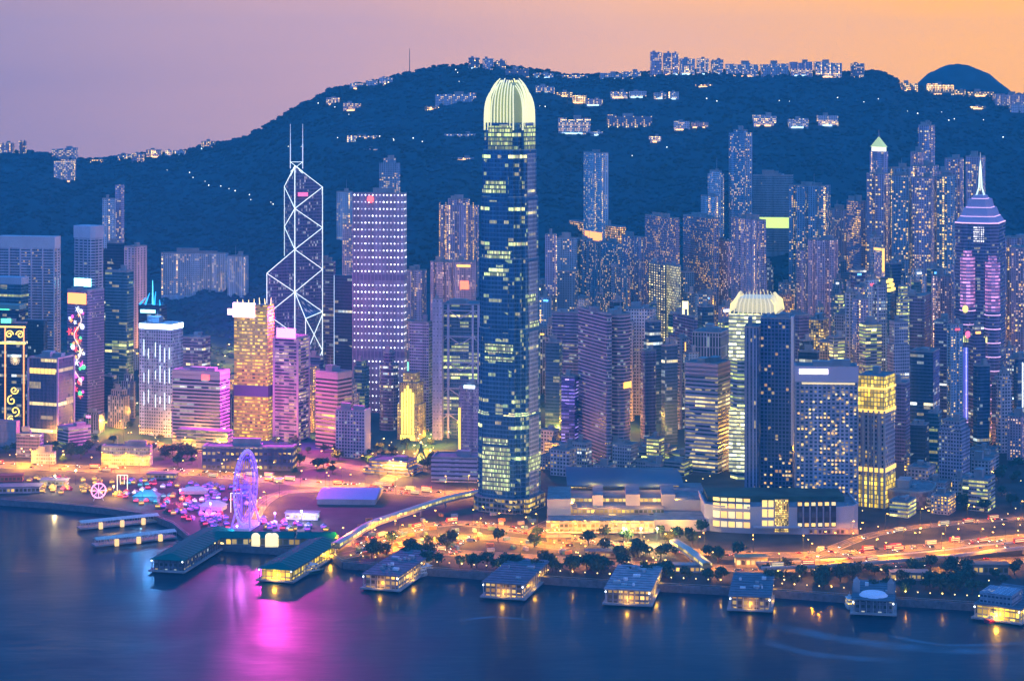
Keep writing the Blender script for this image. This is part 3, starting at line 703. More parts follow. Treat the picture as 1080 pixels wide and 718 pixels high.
tower('stepped_dark_tower', 'dark blue office tower with stepped top left of the pale pink slab', 109, 131, 135, 257, 2700, 'off_dark', tiers=[(.95, 1), (1, .7)])
tower('pale_slab_tower', 'short pale pink slab tower beside the stepped dark tower', 131, 142, 155, 261, 2680, fac('facade_pks', Wall=(.60, .47, .58), Glass=(.05, .06, .1), Bay=6, Floor=3.2, WX=.5, WZ=.5, Lit=.04, Strength=1.6, LitA=WARM, LitB=CREAM), th=30)
tower('teal_tower', 'dark teal glass tower with few lights behind the festive facades', 111, 134, 141, 287, 2480, 'off_teal', plantn=1)
tower('dark_green_block', 'dark green glass block with a pale roof band at the left edge', -14, 22, 30, 293, 2440, 'off_teal', extra=ex_cap(8, (.42, .45, .55)), plantn=0)
tower('green_lit_block', 'low dark block with a green lit roof line at the left edge', -20, 20, 27, 322, 2400, 'off_dark', extra=chain(ex_cap(5, (.20, .32, .30)), ex_sign('L', .3, .75, -6, -5, SGR, 'light_strip')), plantn=0)
tower('green_slab', 'blank dark green slab behind the gold ornament facade', 25, 46, 50, 338, 2350, fac('facade_blank', Wall=(.03, .07, .12), Glass=(.02, .05, .09), Bay=2, Floor=3.6, WX=.8, WZ=.8, Lit=.01, Strength=1.5, LitA=COOL, LitB=COOL, Metal=.5), plantn=0)

def festive(root, P, w_, d, zt, rng, kind):
    """festive light ornaments fixed to the facade"""
    F_ = -d / 2 - 1.0
    if kind == 'gold':
        g = led('ornament_gold', (1, .62, .06), 3.2)
        x0, x1 = w_ * .12, w_ * .46
        for xx in (x0 - 2, x1 + .5):
            mb = MB(); mb.tube((xx, F_, 8), (xx, F_, zt - 3), .8, 0, 4); mb.build('light_border', led('ornament_orange', (1, .35, .05), 2.2), root)
        mb = MB(); mb.box(-w_ / 2, w_ / 2, F_ - .2, F_ + .4, zt - 5, zt - 3.4); mb.box(-w_ / 2, w_ / 2, F_ - .2, F_ + .4, zt - 24, zt - 22); mb.build('light_border', g, root)
        for cx, cz, r, a0, tr in ((x0 + 3, zt - 13, 5, 0, 1.4), (x1 - 4, zt - 13, 5, 180, -1.4), (-w_ * .3, zt - 13, 4.5, 0, 1.4), (-w_ * .1, zt - 13, 4.5, 180, -1.4), (x0 + 6, 38, 6, 90, 1.2), (x0 + 10, 26, 6, 270, 1.2), (x0 + 5, 16, 4.5, 60, 1.3), (x0 + 9, 50, 5, 0, -1.3)):
            mb = MB(); pts = [(cx + r * (1 - .8 * i / 14) * math.cos(R(a0) + tr * 2 * math.pi * i / 14), F_, cz + r * (1 - .8 * i / 14) * math.sin(R(a0) + tr * 2 * math.pi * i / 14)) for i in range(15)]
            mb.path(pts, .65, 0, 4); mb.build('scroll_ornament', g, root)
        mb = MB(); cx, cz = (x0 + x1) / 2, zt - 42
        for i in range(8): a = math.pi * i / 8; mb.tube((cx - 6 * math.cos(a), F_, cz - 6 * math.sin(a)), (cx + 6 * math.cos(a), F_, cz + 6 * math.sin(a)), .28, 0, 4)
        mb.build('star_ornament', led('ornament_cream', (1, .7, .3), 2), root)
    else:
        cols = [((1, .03, .03), 3), ((1, .05, .45), 3), ((.1, 1, .3), 1.6), ((1, .8, .3), 3), ((.7, .8, 1), 3), ((1, .3, .02), 3)]
        for i in range(46):
            z = zt - 22 - i * (zt * .80 - 20) / 46; x = w_ * (.0 + .28 * math.sin(i * .9) + rng.uniform(-.1, .1)); c, s_ = rng.choice(cols)
            r = rng.uniform(1.2, 3.4); mb = MB()
            if rng.random() < .5: mb.ball((x, F_, z), r, 0, 6, 4, (1, .3, 1))
            else:
                for k in range(5): a = 2 * math.pi * k / 5 + i; mb.tube((x, F_, z), (x + r * 1.5 * math.cos(a), F_, z + r * 1.5 * math.sin(a)), .6, 0, 4, .3)
            mb.build('light_ornament', led('ornament_%d' % cols.index((c, s_)), c, s_), root)
        mb = MB(); mb.path([(w_ * .18 * math.sin(i * .5) + 2, F_ - .5, zt - 25 - i * 3.0) for i in range(30)], .5, 0, 4); mb.build('light_garland', led('ornament_white', (1, .8, .7), 1.5), root)
tower('gold_ornament_building', 'dark building at the left edge with gold scroll and star light ornaments', -24, 27, 29, 341, 2330, 'off_dark', th=10, dep=30, extra=chain(lambda *a: festive(*a, kind='gold'), ex_sign('L', .5, .7, 0, 5, SGR, 'roof_sign')), plantn=1)
tower('red_festive_building', 'dark building covered by red pink and green festive light ornaments under an orange sign', 71, 92, 110, 307, 2400, fac('facade_fest', Wall=(.33, .22, .42), Glass=(.05, .05, .1), Bay=2.2, Floor=3.5, WX=.7, WZ=.5, Lit=.06, Strength=2, LitA=COOL, LitB=CREAM), th=30,
      extra=chain(lambda *a: festive(*a, kind='red'), ex_sign('L', .04, .96, -16, -3, SO, 'orange_sign', 'glowing orange sign')), plantn=1)
tower('banded_violet_office', 'dark glass office block with one line of gold lettering near its top', 30, 61, 78, 379, 2290, fac('facade_bvo', Wall=(.30, .24, .40), Glass=(.02, .05, .12), Bay=1.8, Floor=3.8, WX=.8, WZ=.96, Lit=.02, FloorLit=.12, Run=9, Strength=1.8, LitA=CREAM, LitB=CREAM, Metal=.4), th=20, zb=LZ,
      extra=chain(*[ex_sign('L', .06 + .126 * i, .06 + .126 * i + .10, -17, -11, SG, 'gold_sign') for i in range(7)], ex_ribs(1, 1, (.40, .32, .50), 0, 2.2)))
tower('office_podium', 'low grey-violet podium block right of the violet office', 60, 72, 96, 452, 2250, 'off_band', th=45, zb=LZ, plantn=1)
tower('harbour_low_hall', 'low pinkish windowless hall at the left edge by the road', -20, 17, 21, 444, 2260, fac('facade_plain_pink', Wall=(.50, .36, .40), Glass=(.1, .1, .1), Bay=9, Floor=9, WX=.1, WZ=.1, Lit=.3, Strength=1, LitA=WARM, LitB=WARM), zb=LZ, plantn=0)
def bluetop(root, P, w_, d, zt, rng):
    mb = MB(); mb.tube((0, 0, zt), (0, 0, zt + 30), 1., 0, 5, .3); mb.build('mast', mat('cyan_mast', (.2, .5, .6), .5, emit=(.1, .8, 1), es=2.5, sample=False), root)
    for k, (a, b_) in enumerate(((-.9, 8), (-.4, 14), (.4, 16), (.9, 6))):
        mb = MB(); mb.tube((a * w_ / 2, -d / 2, zt), (a * w_ / 3, 0, zt + b_), 1.2, 0, 4, .4); mb.build('roof_spire', mat('cyan_spire', (.1, .4, .6), .5, emit=(.02, .45, 1), es=1.8, sample=False), root)
tower('blue_crowned_building', 'dark building with spiky blue-lit roof and cyan light strip behind the white grid tower', 146, 170, 176, 322, 2520, 'off_dark', extra=chain(bluetop, ex_sign('L', .1, .75, -10, -6, led('strip_cyan', (.3, .85, 1), 4, True), 'light_strip')), plantn=0)
def strips(root, P, w_, d, zt, rng):
    for i in (2, 4, 7, 9, 11, 13):
        for j in range(3):
            x = -w_ / 2 + w_ * i / 14.; z0 = zt * (.28 + .2 * j) + rng.uniform(-5, 5); mb = MB(); mb.box(x - .35, x + .35, -d / 2 - .3, -d / 2 + .1, z0, z0 + rng.uniform(8, 20)); mb.build('light_strip', led('strip_white', (.75, .95, 1), 2.2), root)
tower('white_grid_tower', 'white grid-facade tower with vertical light strips and a glowing roof edge', 147, 181, 193, 343, 2330, fac('facade_wgrid', Wall=(.55, .58, .74), Glass=(.03, .05, .12), Bay=3.1, Floor=3.7, WX=.55, WZ=.55, Lit=.2, Run=1., Strength=1.5, LitA=COOL, LitB=(.9, .9, 1)), th=20, zb=LZ,
      extra=lambda *a: strips(*a), rim=(5, .6, led('roof_edge_glow', (.65, .85, 1), 7, True)), plantn=1)
_r, _w, _d2, _z = tower('banded_block', 'broad mauve office block with close horizontal bands and a red emblem near the roof', 182, 232, 242, 393, 2275, fac('facade_bb', Wall=(.46, .38, .52), Glass=(.03, .05, .10), Bay=3, Floor=3.9, WX=1., WZ=.55, Lit=.10, FloorLit=.05, Run=3, Strength=1.6, LitA=CREAM, LitB=COOL), th=18, zb=LZ,
      bands=((1.5, 3.9), 3.0, .012, FB((.46, .38, .50))), rim=(7, .5, mat('mauve_cap', (.52, .42, .52), .7)), extra=ex_sign('L', .62, .78, -9, -3, SR, 'red_emblem', 'red glowing emblem'), plantn=2)
tower('block_foot', 'low sloping mauve base wing in front of the banded block', 186, 240, 246, 455, 2235, 'off_band', th=18, zb=LZ, plantn=0)

# hillside hospital complex
tower('hillside_hospital', 'long low pale building on the left hillside', 170, 238, 241, 268, 3060, 'res_pale', th=8, dep=30, plantn=3)
tower('hospital_tower', 'white tower with dark windows at the right end of the long hillside building', 240, 257, 262, 271, 3020, 'res_pale', th=20)
tower('dim_block_by_park', 'dim violet office half hidden right of the white grid tower', 192, 214, 222, 357, 2440, 'off_violet')

# yellow and pink lit towers
def ytop(root, P, w_, d, zt, rng):
    mb = MB(); mb.box(-w_ / 2 - 1, -w_ / 2 + w_ * .62, -d / 2 - 1.2, -d / 2 + 1, zt - 14, zt + 2); mb.build('crown_sign', led('sign_pinkwhite', (1, .55, .85), 8, True), root)
    mb = MB(); mb.box(-w_ / 2 - 8, -w_ / 2 - 1.1, -d / 2 - .6, -d / 2 + .6, zt - 12, zt - 5); mb.build('side_sign', led('sign_soft_pink', (1, .5, .7), 4), root)
    for i in range(7):
        mb = MB(); x = -w_ / 2 + w_ * i / 6; mb.tube((x, 0, zt), (x + rng.uniform(-1, 1), 0, zt + rng.uniform(3, 8)), .5, 0, 4, .2); mb.build('roof_spike', GLOW_Y, root)
YF = fac('facade_yellow', Wall=(.62, .42, .06), Glass=(.12, .09, .02), Bay=1.6, Floor=3.9, WX=1., WZ=.52, Lit=1.1, FloorLit=.8, Run=2, Strength=1.0, LitA=(1, .56, .02), LitB=(1, .76, .10), Cluster=.25)
tower('gold_lit_tower', 'gold-lit banded tower with blazing white sign, left of the pink tower', 247, 282, 289, 322, 2300, YF, th=16, zb=LZ, bands=((1.4, 3.9), 3.2, .015, FB((.60, .42, .10))), extra=chain(ytop, lambda root, P, w_, d, zt, rng: [ring_obj(root, P, 1.03, .96, zt * .33, zt * .41, mat('dark_louvre', (.12, .09, .22), .7), 'dark_band')]), plantn=0)
def lightline(root, w_, d, zt):
    mb = MB(); mb.box(-w_ / 2 + .3, -w_ / 2 + .9, -d / 2 - .4, -d / 2, 20, zt); mb.build('light_line', led('line_blue', (.5, .75, 1), 1.2), root)
PF = fac('facade_pinklit', Wall=(.50, .34, .50), Glass=(.06, .05, .12), Bay=1.6, Floor=3.8, WX=1., WZ=.5, Lit=.35, Run=4, Strength=1.5, LitA=(1, .6, .8), LitB=CREAM, Cluster=.7)
tower('pink_lit_tower', 'pink-violet tower under a blazing magenta-white roof sign, in front of the braced prism tower', 289, 314, 326, 357, 2290, PF, th=22, zb=LZ, extra=chain(ex_sign('L', .12, .92, 0, 11, SP, 'magenta_sign', 'blazing magenta-white roof sign'), ex_ribs(1, 1, (.55, .36, .52), 0, 2.4)), plantn=1)
def glow(rootname, loc, c, e, rad=6):  # added spots ahead of the signs, boosting their streaks on the water
    l = bpy.data.lights.new('sign_light', 'POINT'); l.energy = e; l.color = c; l.shadow_soft_size = rad; o = link('sign_light', l, bpy.data.objects[rootname]); o.location = loc
    l.type = 'SPOT'; l = bpy.data.lights[l.name]; l.spot_size = R(165); l.spot_blend = .5; o.rotation_euler = (R(-62), 0, 0)
glow('pink_lit_tower', (-3, -36, 133), (1, .04, .60), 5.2e6, 14)
def wash(rootname, loc, c, e):  # added point lamps tinting nearby walls with the roof lights' colour
    l = bpy.data.lights.new('sign_wash', 'POINT'); l.energy = e; l.color = c; l.shadow_soft_size = 3; o = link('sign_wash', l, bpy.data.objects[rootname]); o.location = loc
wash('pink_lit_tower', (-14, -6, 142), (1, .05, .7), 2.2e5); wash('white_grid_tower', (-4, -6, 152), (.1, .4, 1), 1.2e5)
wash('crowned_banded_tower', (0, 0, 215), (1, .8, .3), 1.2e5) if 'crowned_banded_tower' in bpy.data.objects else None
glow('gold_lit_tower', (-5, -34, 155), (.8, .15, .9), 4e5, 8)
glow('white_grid_tower', (0, -30, 142), (.1, .4, 1), 1.5e5, 6)
glow('blue_crowned_building', (-6, -30, 150), (.02, .4, 1), 1e5, 6)
tower('brown_banded_block', 'brown-mauve block with wide dark window bands and gold entrance light', 333, 356, 371, 394, 2245, fac('facade_brownb', Wall=(.45, .31, .36), Glass=(.03, .03, .07), Bay=3, Floor=4.4, WX=1, WZ=.46, Lit=.05, FloorLit=.08, Run=3, Strength=1.7, LitA=GOLD, LitB=CREAM), th=35, zb=LZ,
      bands=((2.2, 4.4), 3.4, .02, FB((.50, .34, .38))), rim=(6, .5, mat('brown_cap', (.50, .36, .40), .7)))
tower('white_grid_office', 'small grey office with fine white grid and blank white right side wall', 354, 384, 390, 434, 2195, fac('facade_wgo', Wall=(.50, .46, .60), Glass=(.05, .06, .16), Bay=3.4, Floor=3.6, WX=.66, WZ=.62, Lit=.06, Strength=1.7, LitA=CREAM, LitB=COOL), th=18, zb=LZ,
      extra=lambda root, P, w_, d, zt, rng: on_face(root, w_, d, 'R', -.01, 1.01, 0, zt + 1.8, mat('blank_wall', (.62, .56, .62), .75), 'side_wall', out=.9, dep=1.))
CK = fac('facade_dots', Wall=(.34, .34, .44), Glass=(.75, .8, 1), Bay=4.4, Floor=8.2, WX=.30, WZ=.18, Lit=2., Strength=4., LitA=(.8, .9, 1), LitB=(1, .95, .85), Cluster=0., Metal=0.)
def ckx(root, P, w_, d, zt, rng):
    m1 = fac('facade_dots_inner', Wall=(.20, .17, .30), Glass=(.06, .06, .14), Bay=1.35, Floor=4.1, WX=.7, WZ=.55, Lit=.18, Run=3, Strength=.9, LitA=COOL, LitB=CREAM)
    mb = MB(); ring(mb, P, (1.015, .98), zt * .63, zt * .655); mb.build('louvre_band', mat('ck_louvre', (.18, .16, .28), .7), root)
    mb = MB(); ring(mb, P, (1.015, .98), zt * .30, zt * .325); mb.build('louvre_band', mat('ck_louvre', (.18, .16, .28), .7), root)
    for i in range(0, 14):
        x = -w_ / 2 + 4.4 * i; mb = MB(); mb.box(x - .3, x + .3, -d / 2 - .5, -d / 2, 0, zt); mb.build('mullion', mat('ck_mullion', (.42, .38, .52), .5, .2), root)
    mb = MB(); mb.ball((-w_ * .15, -d / 2 - 1, zt - 6), 4.2, 0, 8, 5, (1, .3, 1)); mb.build('red_emblem', SR, root)
tower('dotted_light_tower', 'tall square violet tower covered by white light dots, red emblem on top', 372, 426, 429, 205, 2400, CK, th=8, dep=55, zb=LZ, extra=ckx, plantn=1)
tower('edge_lit_dark_tower', 'dark blue slab tower with one thin vertical light line beside the dotted tower', 352, 372, 375, 291, 2420, 'off_dark', th=20, zb=LZ, extra=lambda root, P, w_, d, zt, rng: [lightline(root, w_, d, zt)], plantn=0)
tower('violet_glass_slab', 'violet glass slab between the braced prism tower and the dark blue slab', 339, 352, 354, 277, 2520, 'off_violet', zb=LZ)

tower('twin_top_apartments', 'blue-grey apartment tower with a lit left shoulder rising behind the dotted tower', 400, 418, 422, 168, 2950, 'res_blue', tiers=[(.97, 1), (1, .6)])
tower('pale_apartments_behind', 'pale apartment block on the hillside peeking out left of the dotted tower', 355, 369, 372, 203, 3150, 'res_pale', group=None)
tower('slim_mauve_block', 'slim mauve block directly left of the dotted tower', 361, 370, 373, 237, 2700, 'res_violet')
tower('mauve_apartments', 'mauve apartment tower just right of the dotted tower', 428, 445, 450, 286, 2700, 'res_violet', kind='cross')
tower('grey_hatched_office', 'pale grey office with fine diagonal-looking window bands right of the dotted tower', 432, 452, 456, 341, 2330, fac('facade_hatch', Wall=(.54, .50, .62), Glass=(.05, .06, .13), Bay=2.6, Floor=3.4, WX=.8, WZ=.5, Lit=.06, Strength=1.4, LitA=CREAM, LitB=COOL), zb=LZ)
def goldfront(root, P, w_, d, zt, rng):
    for i in range(5):
        mb = MB(); x = -w_ * .26 + w_ * .13 * i; mb.box(x - 1., x + 1., -d / 2 - .5, -d / 2 + .2, 10, zt - 14 - abs(i - 2) * 4); mb.build('lit_window_bay', led('bay_gold', (1, .72, .05), 2.4), root)
    mb = MB(); mb.box(-w_ * .34, w_ * .34, -d / 2 - .5, -d / 2 + .2, 3, 9); mb.build('lit_base', led('base_gold', (1, .70, .04), 2.6), root)
tower('gold_front_bank', 'small stone building whose front glows yellow between stepped piers', 419, 441, 449, 394, 2290, fac('facade_goldbank', Wall=(.55, .44, .20), Glass=(.2, .15, .03), Bay=2.4, Floor=3.4, WX=.5, WZ=.6, Lit=.7, Strength=1.2, LitA=(1, .7, .08), LitB=CREAM, Cluster=.5), zb=LZ, tiers=[(.55, 1), (.86, .84), (1, .6)], extra=goldfront, plantn=0)
CRN = mat('crown_gold_line', (.6, .5, .3), .5, emit=(1, .6, .1), es=2.2, sample=False)
def goldlines(root, P, w_, d, zt, rng):
    for x in (-.48, -.3, .3, .48):
        for q in range(1):
            mb = MB(); mb.box(w_ * x - .5, w_ * x + .5, -d / 2 - .4, -d / 2, 20, zt - 4); mb.build('light_column', fac('facade_dash', Wall=(.35, .3, .3), Glass=(.3, .2, .1), Bay=3, Floor=3.2, WX=1, WZ=.5, Lit=.8, Strength=2.6, LitA=WARM, LitB=GOLD, Cluster=.3), root)
tower('gold_edged_apartments', 'apartment tower with gold-lit edge columns and stepped top left of the skyscraper', 463, 500, 505, 211, 2900, 'res_violet', kind='cross', tiers=[(.94, 1), (1, .55)], extra=goldlines)
tower('mauve_block_with_red_sign', 'mauve block with a small red sign beside the skyscraper', 480, 498, 502, 277, 2640, 'res_pink', extra=chain(ex_sign('L', .3, .8, -35, -24, led('sign_orangered', (1, .16, .03), 2.5), 'red_sign'), ex_sign('L', .1, .9, -6, -3, SG, 'gold_strip')))
tower('mauve_apartments_left', 'mauve stepped apartment block left of the red-signed block', 454, 474, 480, 277, 2680, 'res_pink', kind='cross')
def truss(root, P, w_, d, zt, rng):
    m = mat('truss_steel', (.42, .46, .60), .5, .2)
    for a in (-.5, -.34, .34, .5):
        mb = MB(); x = w_ * a; mb.box(x - 1.2, x + 1.2, -d / 2 - 2.4, -d / 2 - .1, 0, zt); mb.build('mast_column', m, root)
    for k in range(5):
        z = zt * (.2 + .19 * k)
        for s_ in (-1, 1):
            for (xa, xb, dz) in ((.34, .0, -9), (.34, .5, -6)):
                mb = MB(); mb.tube((s_ * w_ * xa, -d / 2 - 1.8, z), (s_ * w_ * xb, -d / 2 - 1.8, z + dz), .7, 0, 4); mb.build('suspension_truss', m, root)
        mb = MB(); mb.box(-w_ / 2, w_ / 2, -d / 2 - 2.2, -d / 2 - .2, z - .6, z + .6); mb.build('truss_beam', m, root)
tower('suspended_truss_office', 'grey steel office with hanging V-shaped trusses left of the skyscraper', 467, 505, 512, 322, 2300, fac('facade_truss', Wall=(.14, .22, .30), Glass=(.03, .10, .16), Bay=2, Floor=3.9, WX=.85, WZ=.6, Lit=.2, FloorLit=.18, Run=5, Strength=1.5, LitA=GREENY, LitB=(1, .8, .35)), th=10, dep=45, zb=LZ, extra=truss, plantn=2)
tower('truss_office_annex', 'plain pale service shaft on the left of the truss office', 456, 466, 467, 316, 2295, fac('facade_plain_grey', Wall=(.42, .44, .60), Glass=(.2, .2, .3), Bay=4, Floor=7.8, WX=.3, WZ=.2, Lit=.0, Strength=1, LitA=CREAM, LitB=CREAM), th=10, dep=30, zb=LZ, plantn=1)
def goldedge(root, P, w_, d, zt, rng):
    mb = MB(); mb.box(-w_ / 2 - .3, -w_ / 2 + 1.8, -d / 2 - .9, -d / 2, 3, zt * .75); mb.build('lit_edge', led('edge_gold', (1, .6, .03), 2.4), root)
    mb = MB(); mb.box(-w_ * .25, w_ * .3, -d / 2 - .5, -d / 2 + .5, zt - 1, zt + 2.2); mb.build('roof_sign', led('rs_cool', (.7, .9, 1), 3), root)
tower('gold_edged_slim_office', 'slim pinkish office with gold-lit left edge at the foot of the skyscraper', 484, 505, 511, 409, 2120, fac('facade_slimp', Wall=(.48, .36, .46), Glass=(.06, .06, .12), Bay=1.6, Floor=3.4, WX=.5, WZ=.5, Lit=.12, Strength=1.6, LitA=CREAM, LitB=COOL), zb=LZ, extra=goldedge)
tower('city_hall', 'long low white building with horizontal louvres left of the skyscraper foot', 455, 503, 508, 484, 2055, fac('facade_cityhall', Wall=(.52, .48, .62), Glass=(.06, .07, .16), Bay=2, Floor=4.4, WX=1, WZ=.4, Lit=.08, FloorLit=.1, Run=4, Strength=1.2, LitA=CREAM, LitB=COOL), th=-4 + 12, dep=40, zb=LZ, bands=((1.6, 4.4), 3, .015, FB((.50, .46, .60))), cat='hall', plantn=2)

# ---- centre right
def orangefoot(root, P, w_, d, zt, rng):
    on_face(root, w_, d, 'L', .1, .95, 2, 16, led('orange_foot', (1, .32, .03), 2.4), 'lit_base', label='orange-lit base')
    lit_windows(root, w_, d, 'L', 8, [18 + 3.4 * i for i in range(24)], 1.6, 1.7, .3, rng, LW, cap=60)
tower('lone_hillside_tower', 'lone pale tower on the wooded hillside with an orange-lit foot', 615, 636, 642, 162, 3080, 'res_pale', kind='notch', extra=orangefoot)
tower('orange_lit_terrace', 'low orange-lit building at the foot of the lone hillside tower', 600, 652, 660, 240, 3040, fac('facade_oterr', Wall=(.5, .3, .2), Glass=(.2, .1, .05), Bay=3, Floor=3.4, WX=.6, WZ=.55, Lit=.85, Strength=2.4, LitA=(1, .35, .05), LitB=(1, .6, .2), Cluster=.5), plantn=2)
tower('skyscraper_neighbour', 'narrow mauve block touching the right edge of the skyscraper', 575, 584, 587, 248, 2640, 'res_violet')
for i, (a, b_, v, Y, st, lb) in enumerate([
    (586, 612, 252, 2850, 'res_blue', 'wide blue-grey apartment block right of the skyscraper top of the slope'),
    (610, 634, 256, 2800, 'res_dark', 'dark apartment block directly below the lone hillside tower'),
    (632, 656, 258, 2830, 'res_blue', 'blue-grey apartment block right below the orange-lit terrace'),
    (656, 680, 251, 2860, 'res_violet', 'violet apartment block left of the twin gold-windowed towers'),
    (588, 610, 287, 2560, 'res_dark', 'short dark apartments low behind the mauve office trio'),
    (636, 662, 284, 2560, 'res_dark', 'dark ribbed apartment tower above the mauve office trio')]):
    tower('apartment_block', lb, a, b_ - 4, b_, v, Y, st, kind='cross' if i % 2 else 'box')
tower('gold_windowed_tower', 'left one of two similar towers with rows of gold windows near the top', 680, 712, 717, 231, 2740, fac('facade_gw1', Wall=(.36, .30, .42), Glass=(.06, .05, .09), Bay=3, Floor=3.1, WX=.55, WZ=.5, Lit=.3, Strength=3, LitA=WARM, LitB=GOLD, Cluster=.9), kind='notch')
tower('gold_windowed_tower', 'right one of two similar towers with rows of gold windows near the top', 720, 752, 759, 231, 2760, fac('facade_gw2', Wall=(.38, .32, .44), Glass=(.06, .05, .09), Bay=3, Floor=3.1, WX=.55, WZ=.5, Lit=.26, Strength=2.8, LitA=WARM, LitB=GOLD, Cluster=.9), kind='notch')
tower('striped_gold_tower', 'dark tower with dashed gold vertical stripes in front of the left gold-windowed tower', 684, 700, 703, 280, 2560, fac('facade_dashes', Wall=(.08, .12, .18), Glass=(.1, .1, .1), Bay=7, Floor=3.2, WX=.45, WZ=.5, Lit=.95, Strength=1.6, LitA=(1, .85, .4), LitB=CREAM, Cluster=.1))
tower('yellow_lit_tower', 'slim tower glowing pale yellow beside the dashed gold stripes', 702, 715, 718, 281, 2540, fac('facade_yl', Wall=(.40, .38, .30), Glass=(.1, .1, .06), Bay=1.8, Floor=3.2, WX=.5, WZ=.6, Lit=.9, Strength=1.5, LitA=(1, .8, .3), LitB=(1, .95, .5), Cluster=.2))
tower('tall_thin_tower', 'tall thin blue tower with rounded stepped top left of the tallest residential slab', 746, 760, 764, 181, 2980, 'res_pale', kind='cham', tiers=[(.97, 1), (1, .75)])
tower('pale_thin_tower', 'pale thin tower just left and below the rounded blue tower', 739, 754, 758, 208, 2900, 'res_pale', kind='notch')
tower('tallest_residential_slab', 'tallest residential slab right of centre with a pale top frame', 768, 786, 794, 138, 2950, 'res_blue', th=62, kind='notch', tiers=[(.985, 1), (1, .6)])
def greenbase(root, P, w_, d, zt, rng):
    on_face(root, w_, d, 'L', .02, .98, zt - 78, zt - 62, led('green_yellow_base', (.75, 1, .15), 1.3), 'lit_floors', label='yellow-green lit floors')
tower('wide_blank_slab', 'wide blue slab building with a yellow-green lit strip low on its front', 794, 836, 845, 186, 3050, fac('facade_wbs', Wall=(.20, .30, .38), Glass=(.10, .16, .22), Bay=2, Floor=3.5, WX=.8, WZ=.5, Lit=.01, Strength=1, LitA=CREAM, LitB=CREAM), th=10, dep=30, extra=greenbase, plantn=3)
tower('twin_cap_apartments', 'apartment tower with two square roof caps right of the wide blue slab', 832, 870, 876, 197, 2900, 'res_blue', th=25, kind='cross', plantn=2)
tower('grey_violet_tower', 'large plain grey-violet tower behind the glowing arched crown', 771, 802, 808, 233, 2620, 'res_violet', kind='cross')
tower('red_spotted_block', 'low pink-lit block between the tall residential slab and the grey-violet tower', 757, 770, 774, 255, 2760, 'res_pink')
tower('pink_residential_tower', 'pink residential tower with roof cap right of the glowing arched crown', 852, 880, 884, 254, 2620, 'res_pink', kind='cross', th=25)
tower('thin_violet_tower', 'thin violet tower attached left of the pink residential tower', 840, 850, 853, 265, 2640, 'res_violet')
tower('gold_spotted_tower', 'thin residential tower with orange window column left of the pyramid-topped tower', 893, 908, 913, 213, 2850, fac('facade_gsp', Wall=(.32, .28, .44), Glass=(.06, .05, .09), Bay=3.4, Floor=3, WX=.6, WZ=.5, Lit=.4, Strength=2.2, LitA=WARM, LitB=GOLD))
tower('far_violet_terrace', 'long violet apartment terrace between the twin-cap tower and the orange-window tower', 868, 890, 895, 222, 2950, 'res_violet', kind='cross')

# office trio (horizontal bands)
BT = lambda n, wl_, lt: fac(n, Wall=wl_, Glass=(.05, .07, .15), Bay=2.2, Floor=3.7, WX=1, WZ=.48, Lit=lt, FloorLit=.03, Run=3, Strength=1.4, LitA=CREAM, LitB=COOL, Metal=.3)
tower('rounded_band_tower', 'rear left rounded mauve tower of the office trio, mostly hidden', 581, 612, 615, 331, 2330, BT('facade_trio_a', (.38, .30, .46), .07), kind='pill', zb=LZ)
tower('rounded_band_tower', 'centre mauve rounded tower of the office trio with dark recessed glass strip', 609, 640, 646, 332, 2125, BT('facade_trio_b', (.40, .30, .44), .05), kind='pill', zb=LZ, bands=((1.7, 3.7), 3, .01, FB((.42, .31, .44))))
tower('rounded_band_tower', 'right mauve tower of the office trio with a brown-pink right flank', 638, 655, 668, 333, 2135, BT('facade_trio_c', (.48, .31, .40), .06), kind='pill', th=38, zb=LZ, bands=((1.7, 3.7), 3, .01, FB((.50, .32, .40))),
      extra=lambda root, P, w_, d, zt, rng: [on_face(root, w_, d, 'R', .2, .8, zt * .52, zt * .56, led('orange_floor', (1, .5, .03), 2.4), 'lit_floor')])
tower('blue_violet_lit_block', 'dark glass block with violet-lit panels left of the office trio', 592, 606, 611, 398, 2180, fac('facade_bvl', Wall=(.12, .10, .36), Glass=(.05, .05, .2), Bay=2.2, Floor=3.7, WX=.9, WZ=.4, Lit=.45, Run=4, Strength=1.6, LitA=(.35, .2, 1), LitB=(.7, .5, 1)), zb=LZ, plantn=1)
tower('teal_lit_block', 'teal banded office between the skyscraper and the violet-lit block', 575, 590, 593, 362, 2290, 'off_teal', zb=LZ)
tower('white_punched_office', 'white office with a regular grid of square dark windows right of the office trio', 660, 688, 693, 327, 2400, fac('facade_wpo', Wall=(.68, .62, .66), Glass=(.04, .05, .1), Bay=3.2, Floor=3.9, WX=.55, WZ=.5, Lit=.08, Strength=1.8, LitA=CREAM, LitB=CREAM), th=14, zb=LZ, dep=25, plantn=2)
def clocktop(root, P, w_, d, zt, rng):
    mb = MB(); mb.box(-2.6, 2.6, -2.6, 2.6, zt, zt + 17); mb.build('lit_turret', led('turret_yellow', (1, .85, .3), 3.2, True), root)
    mb = MB(); mb.tube((0, 0, zt + 17), (0, 0, zt + 22), 3., 0, 6, .3); mb.build('turret_roof', DARK, root)
tower('turret_office', 'stepped violet office with a bright yellow lit roof turret', 705, 735, 741, 336, 2400, 'off_violet', kind='cham', tiers=[(.8, 1), (1, .75)], zb=LZ, extra=clocktop, plantn=1)
tower('ribbed_office', 'office with pale vertical ribs behind the pink-topped banded office', 730, 760, 770, 352, 2290, fac('facade_ribo', Wall=(.45, .50, .62), Glass=(.03, .06, .12), Bay=3.4, Floor=12, WX=.7, WZ=.92, Lit=.04, Strength=1.3, LitA=CREAM, LitB=COOL), th=20, zb=LZ, plantn=2)
